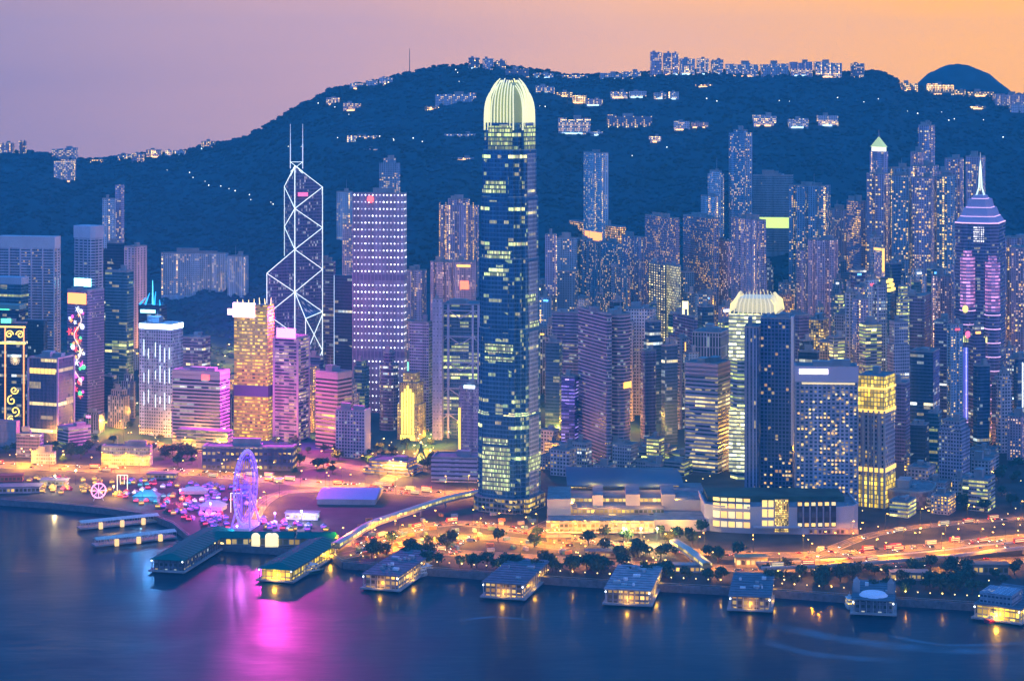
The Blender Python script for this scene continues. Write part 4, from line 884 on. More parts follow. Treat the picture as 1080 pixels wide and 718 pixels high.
tower('pink_topped_office', 'banded office with a plain pinkish top band left of the white-green lit tower', 723, 757, 771, 385, 2105, fac('facade_pto', Wall=(.46, .40, .50), Glass=(.03, .08, .13), Bay=2.2, Floor=4.2, WX=1, WZ=.5, Lit=.32, FloorLit=.15, Run=5, Strength=1.3, LitA=(1, .75, .3), LitB=CREAM), th=27, zb=LZ,
      bands=((2.0, 4.2), 3, .012, FB((.46, .38, .48))), rim=(13, .6, mat('pink_cap', (.60, .38, .44), .75, var=.1)), plantn=3)
# crowned tower at right of centre
def arccrown(root, P, w_, d, zt, rng):
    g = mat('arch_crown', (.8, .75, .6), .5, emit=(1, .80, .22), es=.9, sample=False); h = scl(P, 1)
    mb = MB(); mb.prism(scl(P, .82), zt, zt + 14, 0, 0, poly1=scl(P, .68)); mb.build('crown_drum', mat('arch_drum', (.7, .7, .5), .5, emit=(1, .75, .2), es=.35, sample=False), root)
    for s4 in range(4):
        for i in range(11):
            f = -1 + 2 * i / 10; hx, hy = (w_ / 2, d / 2)
            base = [(f * hx, -hy), (hx, f * hy), (-f * hx, hy), (-hx, -f * hy)][s4]
            mb = MB(); top = zt + 19 - 5 * f * f
            mb.tube((base[0], base[1], zt - 2), (base[0] * .93, base[1] * .93, zt + 9), .6, 0, 4); mb.tube((base[0] * .93, base[1] * .93, zt + 9), (base[0] * .74, base[1] * .74, top), .6, 0, 4, .3)
            mb.build('crown_fin', g, root)
LF = fac('facade_crown_lit', Wall=(.6, .6, .5), Glass=(.2, .2, .1), Bay=2, Floor=3.9, WX=1, WZ=.6, Lit=.95, FloorLit=.9, Run=2, Strength=1.5, LitA=(.95, 1, .5), LitB=(1, .92, .5), Cluster=0.)
def crown_side(root, P, w_, d, zt, rng):
    arccrown(root, P, w_, d, zt, rng)
    for z0, z1 in ((zt - 48, zt - 1), (8, zt * .42)):
        mb = MB(); mb.prism([(-w_ / 2 - .3, -d / 2 - .4), (w_ / 2 + .3, -d / 2 - .4), (w_ / 2 + .3, -d / 2 + 2), (-w_ / 2 - .3, -d / 2 + 2)], z0, z1, 0, 0); mb.build('lit_floors', LF, root)
tower('crowned_banded_tower', 'banded tower with a glowing arched crown of fins behind the dark twin-slab tower', 769, 818, 829, 331, 2060, fac('facade_cbt', Wall=(.34, .38, .46), Glass=(.03, .10, .14), Bay=2.2, Floor=3.9, WX=1, WZ=.5, Lit=.3, FloorLit=.2, Run=4, Strength=1.3, LitA=GREENY, LitB=CREAM), th=15, zb=LZ, kind='cham', extra=crown_side, plantn=0)
# hotel towers
def finedge(root, P, w_, d, zt, rng):
    m = mat('white_fin', (.75, .62, .62), .6)
    mb = MB(); mb.box(w_ / 2 - 1.6, w_ / 2 + .8, -d / 2 - 1.6, -d / 2 + 2, 60, zt + 3); mb.build('corner_fin', m, root)
    lit_windows(root, w_, d, 'L', 9, [8 + 3.9 * i for i in range(12)], 1.9, 1.7, .32, rng, LW, .1, .95, cap=70)
tower('dark_slab_tower', 'dark blue ribbed glass tower with white corner fin left of the broad hotel', 802, 836, 841, 337, 1925, fac('facade_dst', Wall=(.10, .14, .28), Glass=(.03, .08, .18), Bay=3.4, Floor=3.7, WX=.72, WZ=.7, Lit=.06, Strength=2, LitA=WARM, LitB=CREAM, Metal=.5), th=12, dep=34, zb=LZ, extra=finedge, plantn=2)
tower('grey_blue_slab_tower', 'taller grey-blue slab attached left of the dark ribbed glass tower', 785, 800, 803, 346, 1915, fac('facade_gbs', Wall=(.24, .28, .44), Glass=(.04, .08, .18), Bay=3.4, Floor=3.7, WX=.45, WZ=.9, Lit=.05, Strength=2, LitA=CREAM, LitB=CREAM, Metal=.4), th=12, dep=34, zb=LZ, kind='notch', plantn=1)
HT = fac('facade_hotel', Wall=(.28, .34, .48), Glass=(.03, .08, .15), Bay=4.1, Floor=3.6, WX=.62, WZ=.55, Lit=.2, Strength=1.3, LitA=(1, .60, .18), LitB=CREAM, Metal=.35, Cluster=.8, Pier=8.2, PierW=1.)
def hotelx(root, P, w_, d, zt, rng):
    on_face(root, w_, d, 'L', .06, .52, zt - 6, zt - 1.5, led('sign_pinkish', (1, .80, .9), 4, True), 'long_sign', label='long white lit sign on the roof')
    on_face(root, w_, d, 'L', .1, .95, zt - 15.5, zt - 13.8, led('eave_gold', (1, .75, .3), 1.0), 'eave_lights')
    mb = MB(); ring(mb, P, (1.012, .97), zt - 13, zt + 1); mb.build('parapet_wall', mat('hotel_cap', (.42, .42, .56), .7), root)
    lit_windows(root, w_, d, 'L', 16, [14 + 3.6 * i for i in range(29)], 1.9, 1.8, .27, rng, LW, .02, .98, out=.25, cap=100)
tower('broad_hotel_tower', 'broad blue-grey hotel tower with orange room windows and a long white roof sign', 839, 905, 910, 388, 1880, HT, th=5, dep=26, zb=LZ, extra=hotelx, plantn=3)
def goldtop(root, P, w_, d, zt, rng):
    g = fac('facade_goldtop', Wall=(.7, .52, .18), Glass=(.3, .2, .05), Bay=3.2, Floor=4.2, WX=.74, WZ=.8, Lit=1.5, Strength=1.7, LitA=(1, .58, .02), LitB=(1, .72, .10), Cluster=0.)
    for a, b_, nm in ((zt - 32, zt + .5, 'gold_crown'), (-0, 30, 'gold_base')):
        mb = MB(); mb.prism(scl(P, 1.025), a, b_, 0, 1); mb.build(nm, [g, ROOF], root)
    for i in range(6):
        mb = MB(); x = -w_ / 2 + w_ * i / 5; mb.box(x - .8, x + .8, -d / 2 - 1.2, -d / 2, 0, zt - 32); mb.build('stone_pier', mat('lit_stone', (.62, .50, .44), .7), root)  # piers in one warm stone colour
    for z0, z1 in ((zt - 34, zt - 31), (zt - 12, zt - 10), (34, 38)):
        mb = MB(); ring(mb, P, (1.06, .97), z0, z1); mb.build('cornice', led('cornice_gold', (1, .62, .05), 1.6), root)
tower('gold_crowned_tower', 'stone tower with gold-lit crown and base right of the broad hotel', 905, 933, 944, 398, 1925, fac('facade_gct', Wall=(.50, .42, .46), Glass=(.05, .04, .07), Bay=3.2, Floor=4.2, WX=.5, WZ=.6, Lit=.5, Strength=1.3, LitA=(1, .55, .04), LitB=(1, .72, .2)), th=28, zb=LZ, extra=goldtop, plantn=1)

# ---- far right
def centerx(root, P, w_, d, zt, rng):
    ln = led('line_pink', (1, .55, .95), 1.6); cyl = fac('facade_pinkstack', Wall=(.70, .36, .62), Glass=(.5, .2, .45), Bay=30, Floor=3.9, WX=1, WZ=.5, Lit=2, Strength=.75, LitA=(1, .34, .66), LitB=(1, .45, .85), Cluster=0.)
    cyb = fac('facade_stacklow', Wall=(.40, .30, .50), Glass=(.06, .06, .14), Bay=2, Floor=3.9, WX=.8, WZ=.5, Lit=.06, Strength=1, LitA=(1, .5, .8), LitB=CREAM)
    for x, zz in ((-.18 * w_, zt - 38), (.62 * w_ / 2 + 4, zt - 44)):
        c = [(x + 8.6 * math.cos(R(i * 30)), -d / 2 - 1 + 8.6 * math.sin(R(i * 30))) for i in range(12)]; c2 = [(x + 5 * math.cos(R(i * 30)), -d / 2 - 1 + 5 * math.sin(R(i * 30))) for i in range(12)]
        mb = MB(); mb.prism(c, 0, zz * .72, 0, 1); mb.build('half_round_bay', [cyb, ROOF], root)
        mb = MB(); mb.prism(c, zz * .72 - .01, zz, 0, 1); mb.prism(c2, zz, zz + 7, 0, 1); mb.build('pink_lit_bay', [cyl, ROOF], root)
        for k in range(9):
            z = zz * .70 - k * 16; mb = MB(); cc = [(p[0], p[1]) for p in c]
            for i in range(12):
                a, b_ = cc[i], cc[(i + 1) % 12]; mb.tube((x + (a[0] - x) * 1.04, a[1], z), (x + (b_[0] - x) * 1.04, b_[1], z), .5, 0, 4)
            mb.build('light_ring', ln, root)
    x = -.18 * w_
    for k in range(3):
        mb = MB(); mb.box(x - 7 + k * 7 - .4, x - 7 + k * 7 + .4, -d / 2 - 10.2, -d / 2 - 9.6, 20, zt * .42); mb.build('blue_light_tube', led('tube_blue', (.35, .35, 1), 2.4), root)
    mb = MB(); mb.box(x - 7, x + 7, -d / 2 - 9.7, -d / 2 - 9.2, 20, zt * .42); mb.build('blue_panel', led('panel_blue', (.05, .08, .8), .7), root)
    # stepped pyramid top and lattice spire
    for k, (s_, z0, z1) in enumerate(((.98, 0, 7), (.78, 7, 17), (.56, 17, 27), (.34, 27, 31))):
        mb = MB(); mb.prism(scl(P, s_), zt + z0, zt + z1, 0, 0, poly1=scl(P, s_ * .84)); mb.build('roof_tier', mat('roof_tier', (.52, .40, .56), .6), root)
        mb = MB(); ring(mb, P, (s_ * 1.03, s_ * .96), zt + z0 - .5, zt + z0 + .5); mb.build('roof_light_line', ln, root)
    sp_ = mat('spire_light', (.7, .8, .7), .4, emit=(.8, 1, .7), es=1.3, sample=False); z = zt + 31
    for a in range(4):
        mb = MB(); x, y = 7 * math.cos(R(45 + 90 * a)), 7 * math.sin(R(45 + 90 * a)); mb.path([(x, y, z - 2), (x * .35, y * .35, z + 9), (x * .22, y * .22, z + 26), (0, 0, z + 40)], .5, 0, 4); mb.build('spire_leg', sp_, root)
    mb = MB(); mb.tube((0, 0, z + 5), (0, 0, z + 50), .7, 0, 5, .15); mb.build('spire', mat('spire_tip', (.8, .8, .7), .5, emit=(1, .8, .6), es=.7, sample=False), root)
    mb = MB(); mb.box(-.05 * w_, .2 * w_, -d / 2 - .8, -d / 2 - .3, zt - 22, zt - 4); mb.build('white_lattice_panel', fac('facade_lattice', Wall=(.1, .1, .2), Glass=(.5, .5, .5), Bay=2.1, Floor=2.6, WX=.5, WZ=.5, Lit=1.4, Strength=2.6, LitA=(1, .9, 1), LitB=(.9, .9, 1), Cluster=0.), root)
    for k, c_ in enumerate(((1, .8, .1), (1, .1, .2))):
        mb = MB(); mb.ball((-.2 * w_ + k * 3, -d / 2 - 10.5, zt * (.60 - .12 * k)), 3.2, 0, 8, 5, (1, .3, 1.3)); mb.build('light_motif', led('motif%d' % k, c_, 2.6), root)
    mb = MB(); mb.box(-w_ * .48, w_ * .3, -d / 2 - 10, -d / 2 - 9.2, zt * .445, zt * .475); mb.build('yellow_light_band', fac('facade_yband', Wall=(.2, .2, .2), Glass=(.5, .5, .3), Bay=2.6, Floor=5, WX=.6, WZ=1, Lit=1.5, Strength=1.6, LitA=(1, .85, .2), LitB=(.9, 1, .3), Cluster=0.), root)
tower('spired_tower', 'violet tower with pink-lit round bays, stepped roof and lattice spire at the right', 1006, 1052, 1066, 236, 2330, fac('facade_spired', Wall=(.30, .26, .42), Glass=(.07, .08, .18), Bay=1.8, Floor=3.9, WX=.85, WZ=.6, Lit=.09, Run=2, Strength=1.3, LitA=CREAM, LitB=COOL, Metal=.4), th=22, zb=LZ, kind='cham', extra=centerx, plantn=0)
def pyr(root, P, w_, d, zt, rng):
    mb = MB(); mb.prism(scl(P, .8), zt, zt + 6, 0, 0); mb.build('lantern', mat('lantern_w', (.7, .7, .6), .5, emit=(1, .9, .55), es=1.6, sample=False), root)
    mb = MB(); mb.prism(scl(P, .95), zt + 6, zt + 20, 0, 0, poly1=scl(P, .06)); mb.build('pyramid_roof', mat('pyr_green', (.3, .5, .3), .5, emit=(.8, 1, .3), es=.6, sample=False), root)
    mb = MB(); mb.tube((0, 0, zt + 20), (0, 0, zt + 30), .5, 0, 4, .1); mb.build('finial', STEEL, root)
tower('pyramid_topped_tower', 'slim residential tower with a glowing green-white pyramid roof', 917, 932, 937, 160, 2800, 'res_violet', kind='notch', extra=pyr, plantn=0)
RT = [('residential_tower', 968, 982, 988, 133, 2980, 'res_violet', 'notch', 'dark-sided slim tower with a lit right edge, highest of the right-hand residential group'),
      ('residential_tower', 960, 972, 978, 161, 2940, 'res_pink', 'notch', 'pinkish tower directly left of the slim lit-edged tower'),
      ('residential_tower', 936, 956, 962, 178, 2800, 'res_blue', 'cross', 'pale residential tower right of the pyramid-topped tower'),
      ('residential_tower', 960, 984, 990, 176, 2760, 'res_violet', 'cross', 'violet residential tower in the middle of the right-hand wall of towers'),
      ('residential_tower', 996, 1012, 1018, 168, 2860, 'res_violet', 'notch', 'violet tower with a pointed cap in front of the hill at the right'),
      ('residential_tower', 986, 1000, 1006, 181, 2700, 'res_pink', 'cross', 'mauve tower left of the pointed-cap violet tower'),
      ('residential_tower', 1018, 1035, 1040, 166, 2820, 'res_violet', 'notch', 'flat-topped tower with a column of gold windows behind the spire'),
      ('residential_tower', 914, 932, 938, 184, 2700, 'res_violet', 'cross', 'violet residential tower at the left end of the right-hand wall of towers'),
      ('residential_tower', 940, 958, 962, 186, 2660, 'res_blue', 'notch', 'blue residential tower below the pale one in the right-hand wall of towers'),
      ('residential_tower', 962, 982, 988, 188, 2640, 'res_violet', 'notch', 'broad front residential tower with gold windows in the right-hand wall of towers'),
      ('residential_tower', 988, 1004, 1010, 186, 2650, 'res_blue', 'cross', 'rightmost blue-violet tower of the right-hand wall of towers'),
      ('residential_tower', 1058, 1080, 1090, 252, 2560, 'res_violet', 'cross', 'violet tower at the right edge behind the spired tower'),
      ('residential_tower', 1066, 1090, 1100, 262, 2480, 'res_pink', 'notch', 'mauve tower cut by the right edge of the view')]
for nm, a, b_, c, v, Y, st, kd, lb in RT: tower(nm, lb, a, b_, c, v, Y, st, kind=kd, th=24, group='residential towers at the right', extra=lambda root, P, w_, d, zt, rng: lit_windows(root, w_, d, 'L', 6, [zt - 8 - 6.2 * i for i in range(20)], 2.2, 2., .22, rng, LW, cap=26, out=.2))
def ybands(root, P, w_, d, zt, rng):
    for k in range(3):
        mb = MB(); ring(mb, scl(P, 1 - .1 * k), (1.03, .9), zt - 2 + k * 5, zt + 1 + k * 5); mb.build('crown_light_ring', led('ring_gold', (1, .66, .05), 3.2), root)
    mb = MB(); mb.prism(scl(P, .7), zt, zt + 13, 0, 0, poly1=scl(P, .35)); mb.build('crown_cone', DARK, root)
tower('gold_ringed_tower', 'teal glass tower topped by three gold light rings', 919, 938, 945, 306, 2340, fac('facade_grt', Wall=(.12, .22, .30), Glass=(.03, .12, .17), Bay=2, Floor=3.6, WX=.8, WZ=.6, Lit=.1, Strength=1.6, LitA=CREAM, LitB=COOL, Metal=.5), kind='cham', th=25, zb=LZ, extra=ybands, plantn=0)
tower('gold_sign_block', 'slim block with a tall gold light frame behind the gold-ringed tower', 922, 930, 933, 262, 2600, 'res_violet', extra=lambda root, P, w_, d, zt, rng: [on_face(root, w_, d, 'R', .1, .9, zt - 30, zt, SG, 'gold_frame'), on_face(root, w_, d, 'L', .0, 1, zt - 3, zt, SG, 'gold_frame')])
MR = [('office_tower', 948, 975, 982, 313, 2330, 'off_violet', 'box', 'violet glass office with blue floodlit patch right of the gold-ringed tower'),
      ('office_tower', 944, 962, 968, 322, 2480, 'res_pale', 'box', 'pale ribbed tower behind the violet glass office at the right'),
      ('apartment_tower', 934, 946, 951, 357, 2260, 'res_pale', 'box', 'narrow pale apartment tower right of the gold-ringed tower'),
      ('office_tower', 985, 1000, 1008, 340, 2300, 'off_violet', 'box', 'dark red-violet tower left of the spired tower'),
      ('office_tower', 960, 984, 991, 372, 2240, 'off_blue', 'box', 'blue office with a bright blue screen in the lower right'),
      ('office_tower', 940, 955, 961, 405, 2160, 'off_violet', 'box', 'dim violet office right of the gold-crowned tower'),
      ('office_tower', 960, 976, 980, 449, 2050, 'off_dark', 'box', 'black framed office slab with one yellow floor line'),
      ('office_tower', 979, 990, 995, 436, 2090, 'off_teal', 'box', 'dark office with a red sloping roof'),
      ('office_tower', 862, 884, 890, 362, 2300, 'off_gold', 'box', 'low gold-windowed block above the broad hotel roof'),
      ('office_tower', 850, 868, 874, 338, 2380, 'off_gold', 'box', 'gold-lit stepped block left of the pale office above the hotel'),
      ('office_tower', 880, 900, 905, 333, 2420, 'off_grid', 'box', 'pale gridded office above the right half of the hotel roof'),
      ('office_tower', 843, 862, 864, 372, 2110, 'off_dark', 'box', 'small dark glass cube block just above the hotel sign'),
      ('office_tower', 1062, 1082, 1096, 380, 2300, 'off_grid', 'box', 'pale office cut by the right edge below the mauve towers'),
      ('office_tower', 1046, 1062, 1070, 405, 2260, 'off_violet', 'box', 'violet office with small red lights right of the spired tower'),
      ('office_tower', 1062, 1078, 1092, 440, 2180, 'res_pink', 'box', 'low pinkish block at the right edge above the dark park')]
for nm, a, b_, c, v, Y, st, kd, lb in MR: tower(nm, lb, a, b_, c, v, Y, st, kind=kd, th=24, zb=LZ, group='offices at the right')
tower('stepped_grid_tower', 'grey tower with fine white grid and sloped stepped top at the lower right', 990, 1014, 1023, 446, 2010, fac('facade_sgt', Wall=(.36, .36, .50), Glass=(.03, .05, .12), Bay=3, Floor=3.6, WX=.64, WZ=.55, Lit=.05, Strength=1.8, LitA=COOL, LitB=CREAM), th=30, zb=LZ, tiers=[(.88, 1), (.94, .9), (1, .78)],
      extra=lambda root, P, w_, d, zt, rng: [on_face(root, w_, d, 'L', .1, .7, 4, 8, SG, 'lit_entrance'), on_face(root, w_, d, 'R', .0, .9, 5, 7, led('violet_edge', (.7, .6, 1), 3), 'lit_edge')])
tower('curved_brown_podium', 'low curved brown stone podium block right of the gold-crowned tower', 930, 982, 991, 521, 1915, fac('facade_cbp', Wall=(.30, .21, .26), Glass=(.25, .18, .22), Bay=4, Floor=4, WX=.9, WZ=.9, Lit=.0, Strength=1, LitA=CREAM, LitB=CREAM, Metal=0.), th=18, kind='pill', zb=LZ, cat='podium', plantn=1)
# ------------------------------------------------------------------ long white podium of the hotel
def hotel_podium():
    Y = 1815; x0, x1, x2 = xat(745, Y), xat(840, Y), xat(908, Y); zt = zat(536, Y) - LZ
    root = thing('hotel_podium', 'long white podium with rows of gold-lit windows below the broad hotel', 'podium', (x0, Y, LZ))
    W_ = mat('podium_stone', (.42, .38, .44), .75, var=.15); L = x2 - x0; PLOTS.append((x0 + L / 2, Y + 35, 75)); PLOTS.append((x0 + L * .15, Y + 25, 40))
    P = [(0, 14), (L * .1, 6), (L * .28, 0), (L * .62, -3), (L * .86, 0), (L * .96, 6), (L, 16), (L, 75), (0, 75)]
    mb = MB(); mb.prism(P, 0, zt, 0, 1); mb.build('podium_wall', [W_, ROOF], root)
    mb = MB(); ring(mb, [(a - L / 2, b_ - 30) for a, b_ in P], (1.006, .985), zt, zt + 1.6); o = mb.build('parapet', W_, root); o.location = (L / 2, 30, 0)
    for k in range(6):   # groups of windows, dark glass slots with lit rows
        pass
    def panel(a, b_, z0, z1, m, nm, ya, yb):
        m_ = MB(); m_.face([(L * a, ya - .25, z0), (L * b_, yb - .25, z0), (L * b_, yb - .25, z1), (L * a, ya - .25, z1)], [(L * a, z0), (L * b_, z0), (L * b_, z1), (L * a, z1)]); m_.face([(L * a, ya - .25, z1), (L * b_, yb - .25, z1), (L * b_, yb + .1, z1), (L * a, ya + .1, z1)]); return m_.build(nm, m, root)
    yy = lambda f: lerp_tab([(0, 14), (.1, 6), (.28, 0), (.62, -3), (.86, 0), (.96, 6), (1, 16)], f)
    slot = mat('dark_glass_slot', (.03, .04, .08), .2, .4)
    for r, (z0, z1) in enumerate(((5, 10), (13, 19), (22, 26), (28, 31))):
        for a in [.05 + .048 * i for i in range(5)]:
            panel(a, a + .040, z0, z1, LW[(r + int(a * 90)) % 3], 'lit_window', yy(a), yy(a + .04))
    for a in (.36, .40): 
        for z0, z1 in ((5, 12), (15, 22), (24, 30)): panel(a, a + .033, z0, z1, LW[1], 'lit_window', yy(a), yy(a + .033))
    ob = panel(.44, .53, 2, 31, fac('facade_goldscreen', Wall=(.4, .25, .08), Glass=(.3, .2, .05), Bay=1.3, Floor=1.7, WX=.7, WZ=.7, Lit=1.2, Strength=1.9, LitA=(1, .55, .05), LitB=(1, .75, .2), Cluster=.6), 'gold_screen', yy(.44), yy(.53))
    for i in range(6):
        a = .585 + .044 * i
        panel(a, a + .034, 6, 30, slot, 'window_slot', yy(a), yy(a + .034))
        for z0, z1, q in ((7, 10, 2), (25.5, 28.5, 0)):
            m_ = MB(); m_.box(L * (a + .004), L * (a + .030), yy(a) - .75, yy(a) - .4, z0, z1); m_.build('lit_window', LW[(i + q) % 3], root)
        m_ = MB(); m_.box(L * (a + .004), L * (a + .030), yy(a) - .7, yy(a) - .4, 15, 20); m_.build('window', mat('blue_pane', (.05, .09, .2), .15, .5), root)
    m_ = MB(); m_.box(L * .3, L * .6, -9, -3.3, 6.5, 7.6); m_.build('entrance_canopy', W_, root)
    m_ = MB(); m_.box(L * .66, L * .98, -3, 2, 0, 4.8); m_.build('entrance_hall', fac('facade_ent', Wall=(.45, .3, .3), Glass=(.2, .1, .05), Bay=4, Floor=4.8, WX=.6, WZ=.6, Lit=.7, Strength=1.4, LitA=WARM, LitB=(1, .5, .3), Cluster=.3), root)
    m_ = MB(); m_.box(4, L - 10, 30, 72, zt + .01, zt + 5); m_.build('garden_terrace', mat('terrace_green', (.03, .07, .05), .9, var=.5), root)
hotel_podium()

# ------------------------------------------------------------------ shopping mall beside the skyscraper
def mall():
    root = thing('shopping_mall', 'low terraced mall with a dark curved roof and rows of gold-lit shopfronts', 'mall', (0, 0, LZ))
    W_ = mat('mall_stone', (.46, .37, .38), .75, var=.12); sh = fac('facade_shops', Wall=(.42, .32, .28), Glass=(.2, .14, .05), Bay=4, Floor=4.5, WX=.75, WZ=.6, Lit=1.1, Strength=1.5, LitA=(1, .56, .04), LitB=(1, .74, .2), Cluster=.7)
    def blk(u0, u1, v0, vt, dep, m, nm='wing', rm=ROOF, z0=0, name_roof=True):
        Y = (CH - LZ) * F / (v0 - HV); mb = MB(); zt = zat(vt, Y) - LZ; mb.prism([(xat(u0, Y), Y), (xat(u1, Y), Y), (xat(u1, Y) + 2, Y + dep), (xat(u0, Y) + 2, Y + dep)], z0, zt, 0, 1)
        mb.build(nm, [m, rm], root); PLOTS.append(((xat(u0, Y) + xat(u1, Y)) / 2, Y + dep / 2, (xat(u1, Y) - xat(u0, Y)) / 2)); return Y, zt
    blk(576, 690, 562, 549, 26, sh, 'shopfront_wing'); blk(690, 745, 560, 548, 40, W_); blk(600, 700, 552, 536, 40, sh, 'shopfront_wing', rm=mat('mall_terrace', (.2, .17, .19), .9, var=.4))
    blk(577, 602, 556, 526, 60, W_); blk(625, 636, 549, 522, 50, W_, 'service_block'); blk(660, 675, 549, 521, 50, W_, 'service_block'); blk(698, 712, 549, 521, 50, W_, 'service_block')
    blk(602, 745, 545, 525, 75, sh, 'shopfront_wing', rm=mat('mall_terrace', (.2, .17, .19), .9, var=.4)); blk(712, 750, 549, 527, 60, W_)
    Y, zt = blk(601, 716, 535, 512, 95, sh, 'upper_hall')
    mb = MB(); a, b_ = xat(598, Y), xat(722, Y); n = 10
    for i in range(n):
        f0, f1 = i / n, (i + 1) / n; h = lambda f: zt + 6 * math.sin(math.pi * (.15 + .75 * f)) - 1
        mb.face([(a, Y - 8 + 105 * f0, h(f0)), (b_ , Y - 2 + 100 * f0, h(f0) - 3), (b_, Y - 2 + 100 * f1, h(f1) - 3), (a, Y - 8 + 105 * f1, h(f1))])
        mb.face([(a, Y - 8 + 105 * f0, h(f0) - 1.5), (a, Y - 8 + 105 * f0, h(f0)), (a, Y - 8 + 105 * f1, h(f1)), (a, Y - 8 + 105 * f1, h(f1) - 1.5)])
    mb.face([(a, Y - 8, h(0) - 1.5), (b_, Y - 2, h(0) - 4.5), (b_, Y - 2, h(0) - 3), (a, Y - 8, h(0))])
    mb.build('curved_roof', mat('mall_roof', (.05, .09, .16), .45, .3, var=.1), root)
    rng = random.Random(5)
    for i in range(26):
        u = rng.uniform(604, 740); v = rng.uniform(531, 548); Yb = (CH - LZ) * F / (v + 8 - HV); x = xat(u, Yb); z = zat(v, Yb) - LZ; mb = MB(); s_ = rng.uniform(1.5, 4)
        mb.box(x - s_, x + s_, Yb - 2, Yb + 2, z - 5, z + rng.uniform(0, 2.5)); mb.build('roof_kiosk', rng.choice([W_, CONC, LW[1], LW[0], DARK]), root)
    for u, v in ((585, 560), (606, 561), (628, 562), (650, 562), (672, 562), (694, 561), (716, 558), (615, 548), (645, 548), (685, 546), (712, 544), (625, 531), (655, 531), (690, 531)):
        l = bpy.data.lights.new('shopfront_light', 'POINT'); l.energy = 1.6e4; l.color = (1, .5, .05); l.shadow_soft_size = .8; p = G(u, v + 3); o = link('shopfront_light', l, root); o.location = (p.x, p.y - 6, 7 if v > 555 else 21 if v > 540 else 27)
    for v0, vt, u0, u1 in ((563.5, 561, 577, 690), (556, 553.5, 600, 712)):
        Y = (CH - LZ) * F / (v0 - HV); mb = MB(); z = zat(vt, Y) - LZ; mb.box(xat(u0, Y), xat(u1, Y), Y - 3, Y - .3, z, z + .5); mb.build('canopy', W_, root)
mall()

# ------------------------------------------------------------------ low buildings by the roads
tower('pale_lit_office', 'long two-part low building with pale yellow lit floors beside the harbour highway', 107, 158, 161, 472, 2150, fac('facade_plo', Wall=(.55, .52, .42), Glass=(.3, .3, .2), Bay=2.2, Floor=3.8, WX=.8, WZ=.55, Lit=.75, Strength=.75, LitA=(.9, 1, .5), LitB=CREAM, Cluster=.3), th=6, dep=24, zb=LZ, cat='low building')
tower('small_white_office', 'small white low building with greenish lit windows left of the long pale lit one', 33, 57, 59, 478, 2160, fac('facade_swo', Wall=(.50, .52, .50), Glass=(.3, .3, .2), Bay=2.6, Floor=3.8, WX=.7, WZ=.5, Lit=.6, Strength=.8, LitA=(.8, 1, .5), LitB=CREAM), th=6, dep=18, zb=LZ, cat='low building')
tower('violet_low_block', 'low violet block with rooftop frames at the lower left behind trees', 17, 42, 46, 459, 2200, 'off_violet', th=10, zb=LZ, cat='low building')
tower('transit_hall', 'long dark low hall with a row of yellow lit windows behind the ferris wheel', 213, 309, 313, 473, 2120, fac('facade_th', Wall=(.10, .10, .20), Glass=(.1, .1, .1), Bay=5, Floor=7, WX=.6, WZ=.4, Lit=.7, Strength=1.5, LitA=GOLD, LitB=CREAM, Cluster=.8), th=4, dep=36, zb=LZ, cat='hall', plantn=2)
tower('car_park_deck', 'three-stepped car park with blue-lit decks and orange glowing side', 383, 432, 446, 489, 2090, fac('facade_cpd', Wall=(.30, .30, .50), Glass=(.2, .1, .05), Bay=3, Floor=3.3, WX=1, WZ=.4, Lit=.6, FloorLit=.3, Strength=1.8, LitA=(1, .40, .04), LitB=GOLD, Cluster=.4), th=22, zb=LZ, tiers=[(.5, 1), (1, .8)], cat='car park', plantn=1)
def blueroof():
    root = thing('blue_roofed_hall', 'low hall with a smooth blue membrane roof in the middle of the roads', 'hall', G(365, 532), R(-3)); mb = MB(); w_, d = 56, 60
    mb.box(-w_ / 2, w_ / 2, 0, d, -.2, 5); mb.build('hall_wall', CONC, root); mb = MB(); n = 10
    for i in range(n):
        f0, f1 = i / n, (i + 1) / n; h = lambda f: 5.1 + 3.5 * math.sin(math.pi * f)
        mb.face([(-w_ / 2 - 1, d * f0, h(f0)), (w_ / 2 + 1, d * f0, h(f0)), (w_ / 2 + 1, d * f1, h(f1)), (-w_ / 2 - 1, d * f1, h(f1))])
        mb.face([(-w_ / 2 - 1, d * f0, 5), (-w_ / 2 - 1, d * f0, h(f0)), (-w_ / 2 - 1, d * f1, h(f1)), (-w_ / 2 - 1, d * f1, 5)]); mb.face([(w_ / 2 + 1, d * f0, 5), (w_ / 2 + 1, d * f1, 5), (w_ / 2 + 1, d * f1, h(f1)), (w_ / 2 + 1, d * f0, h(f0))])
    mb.build('membrane_roof', mat('blue_membrane', (.08, .30, .60), .5), root)
blueroof()
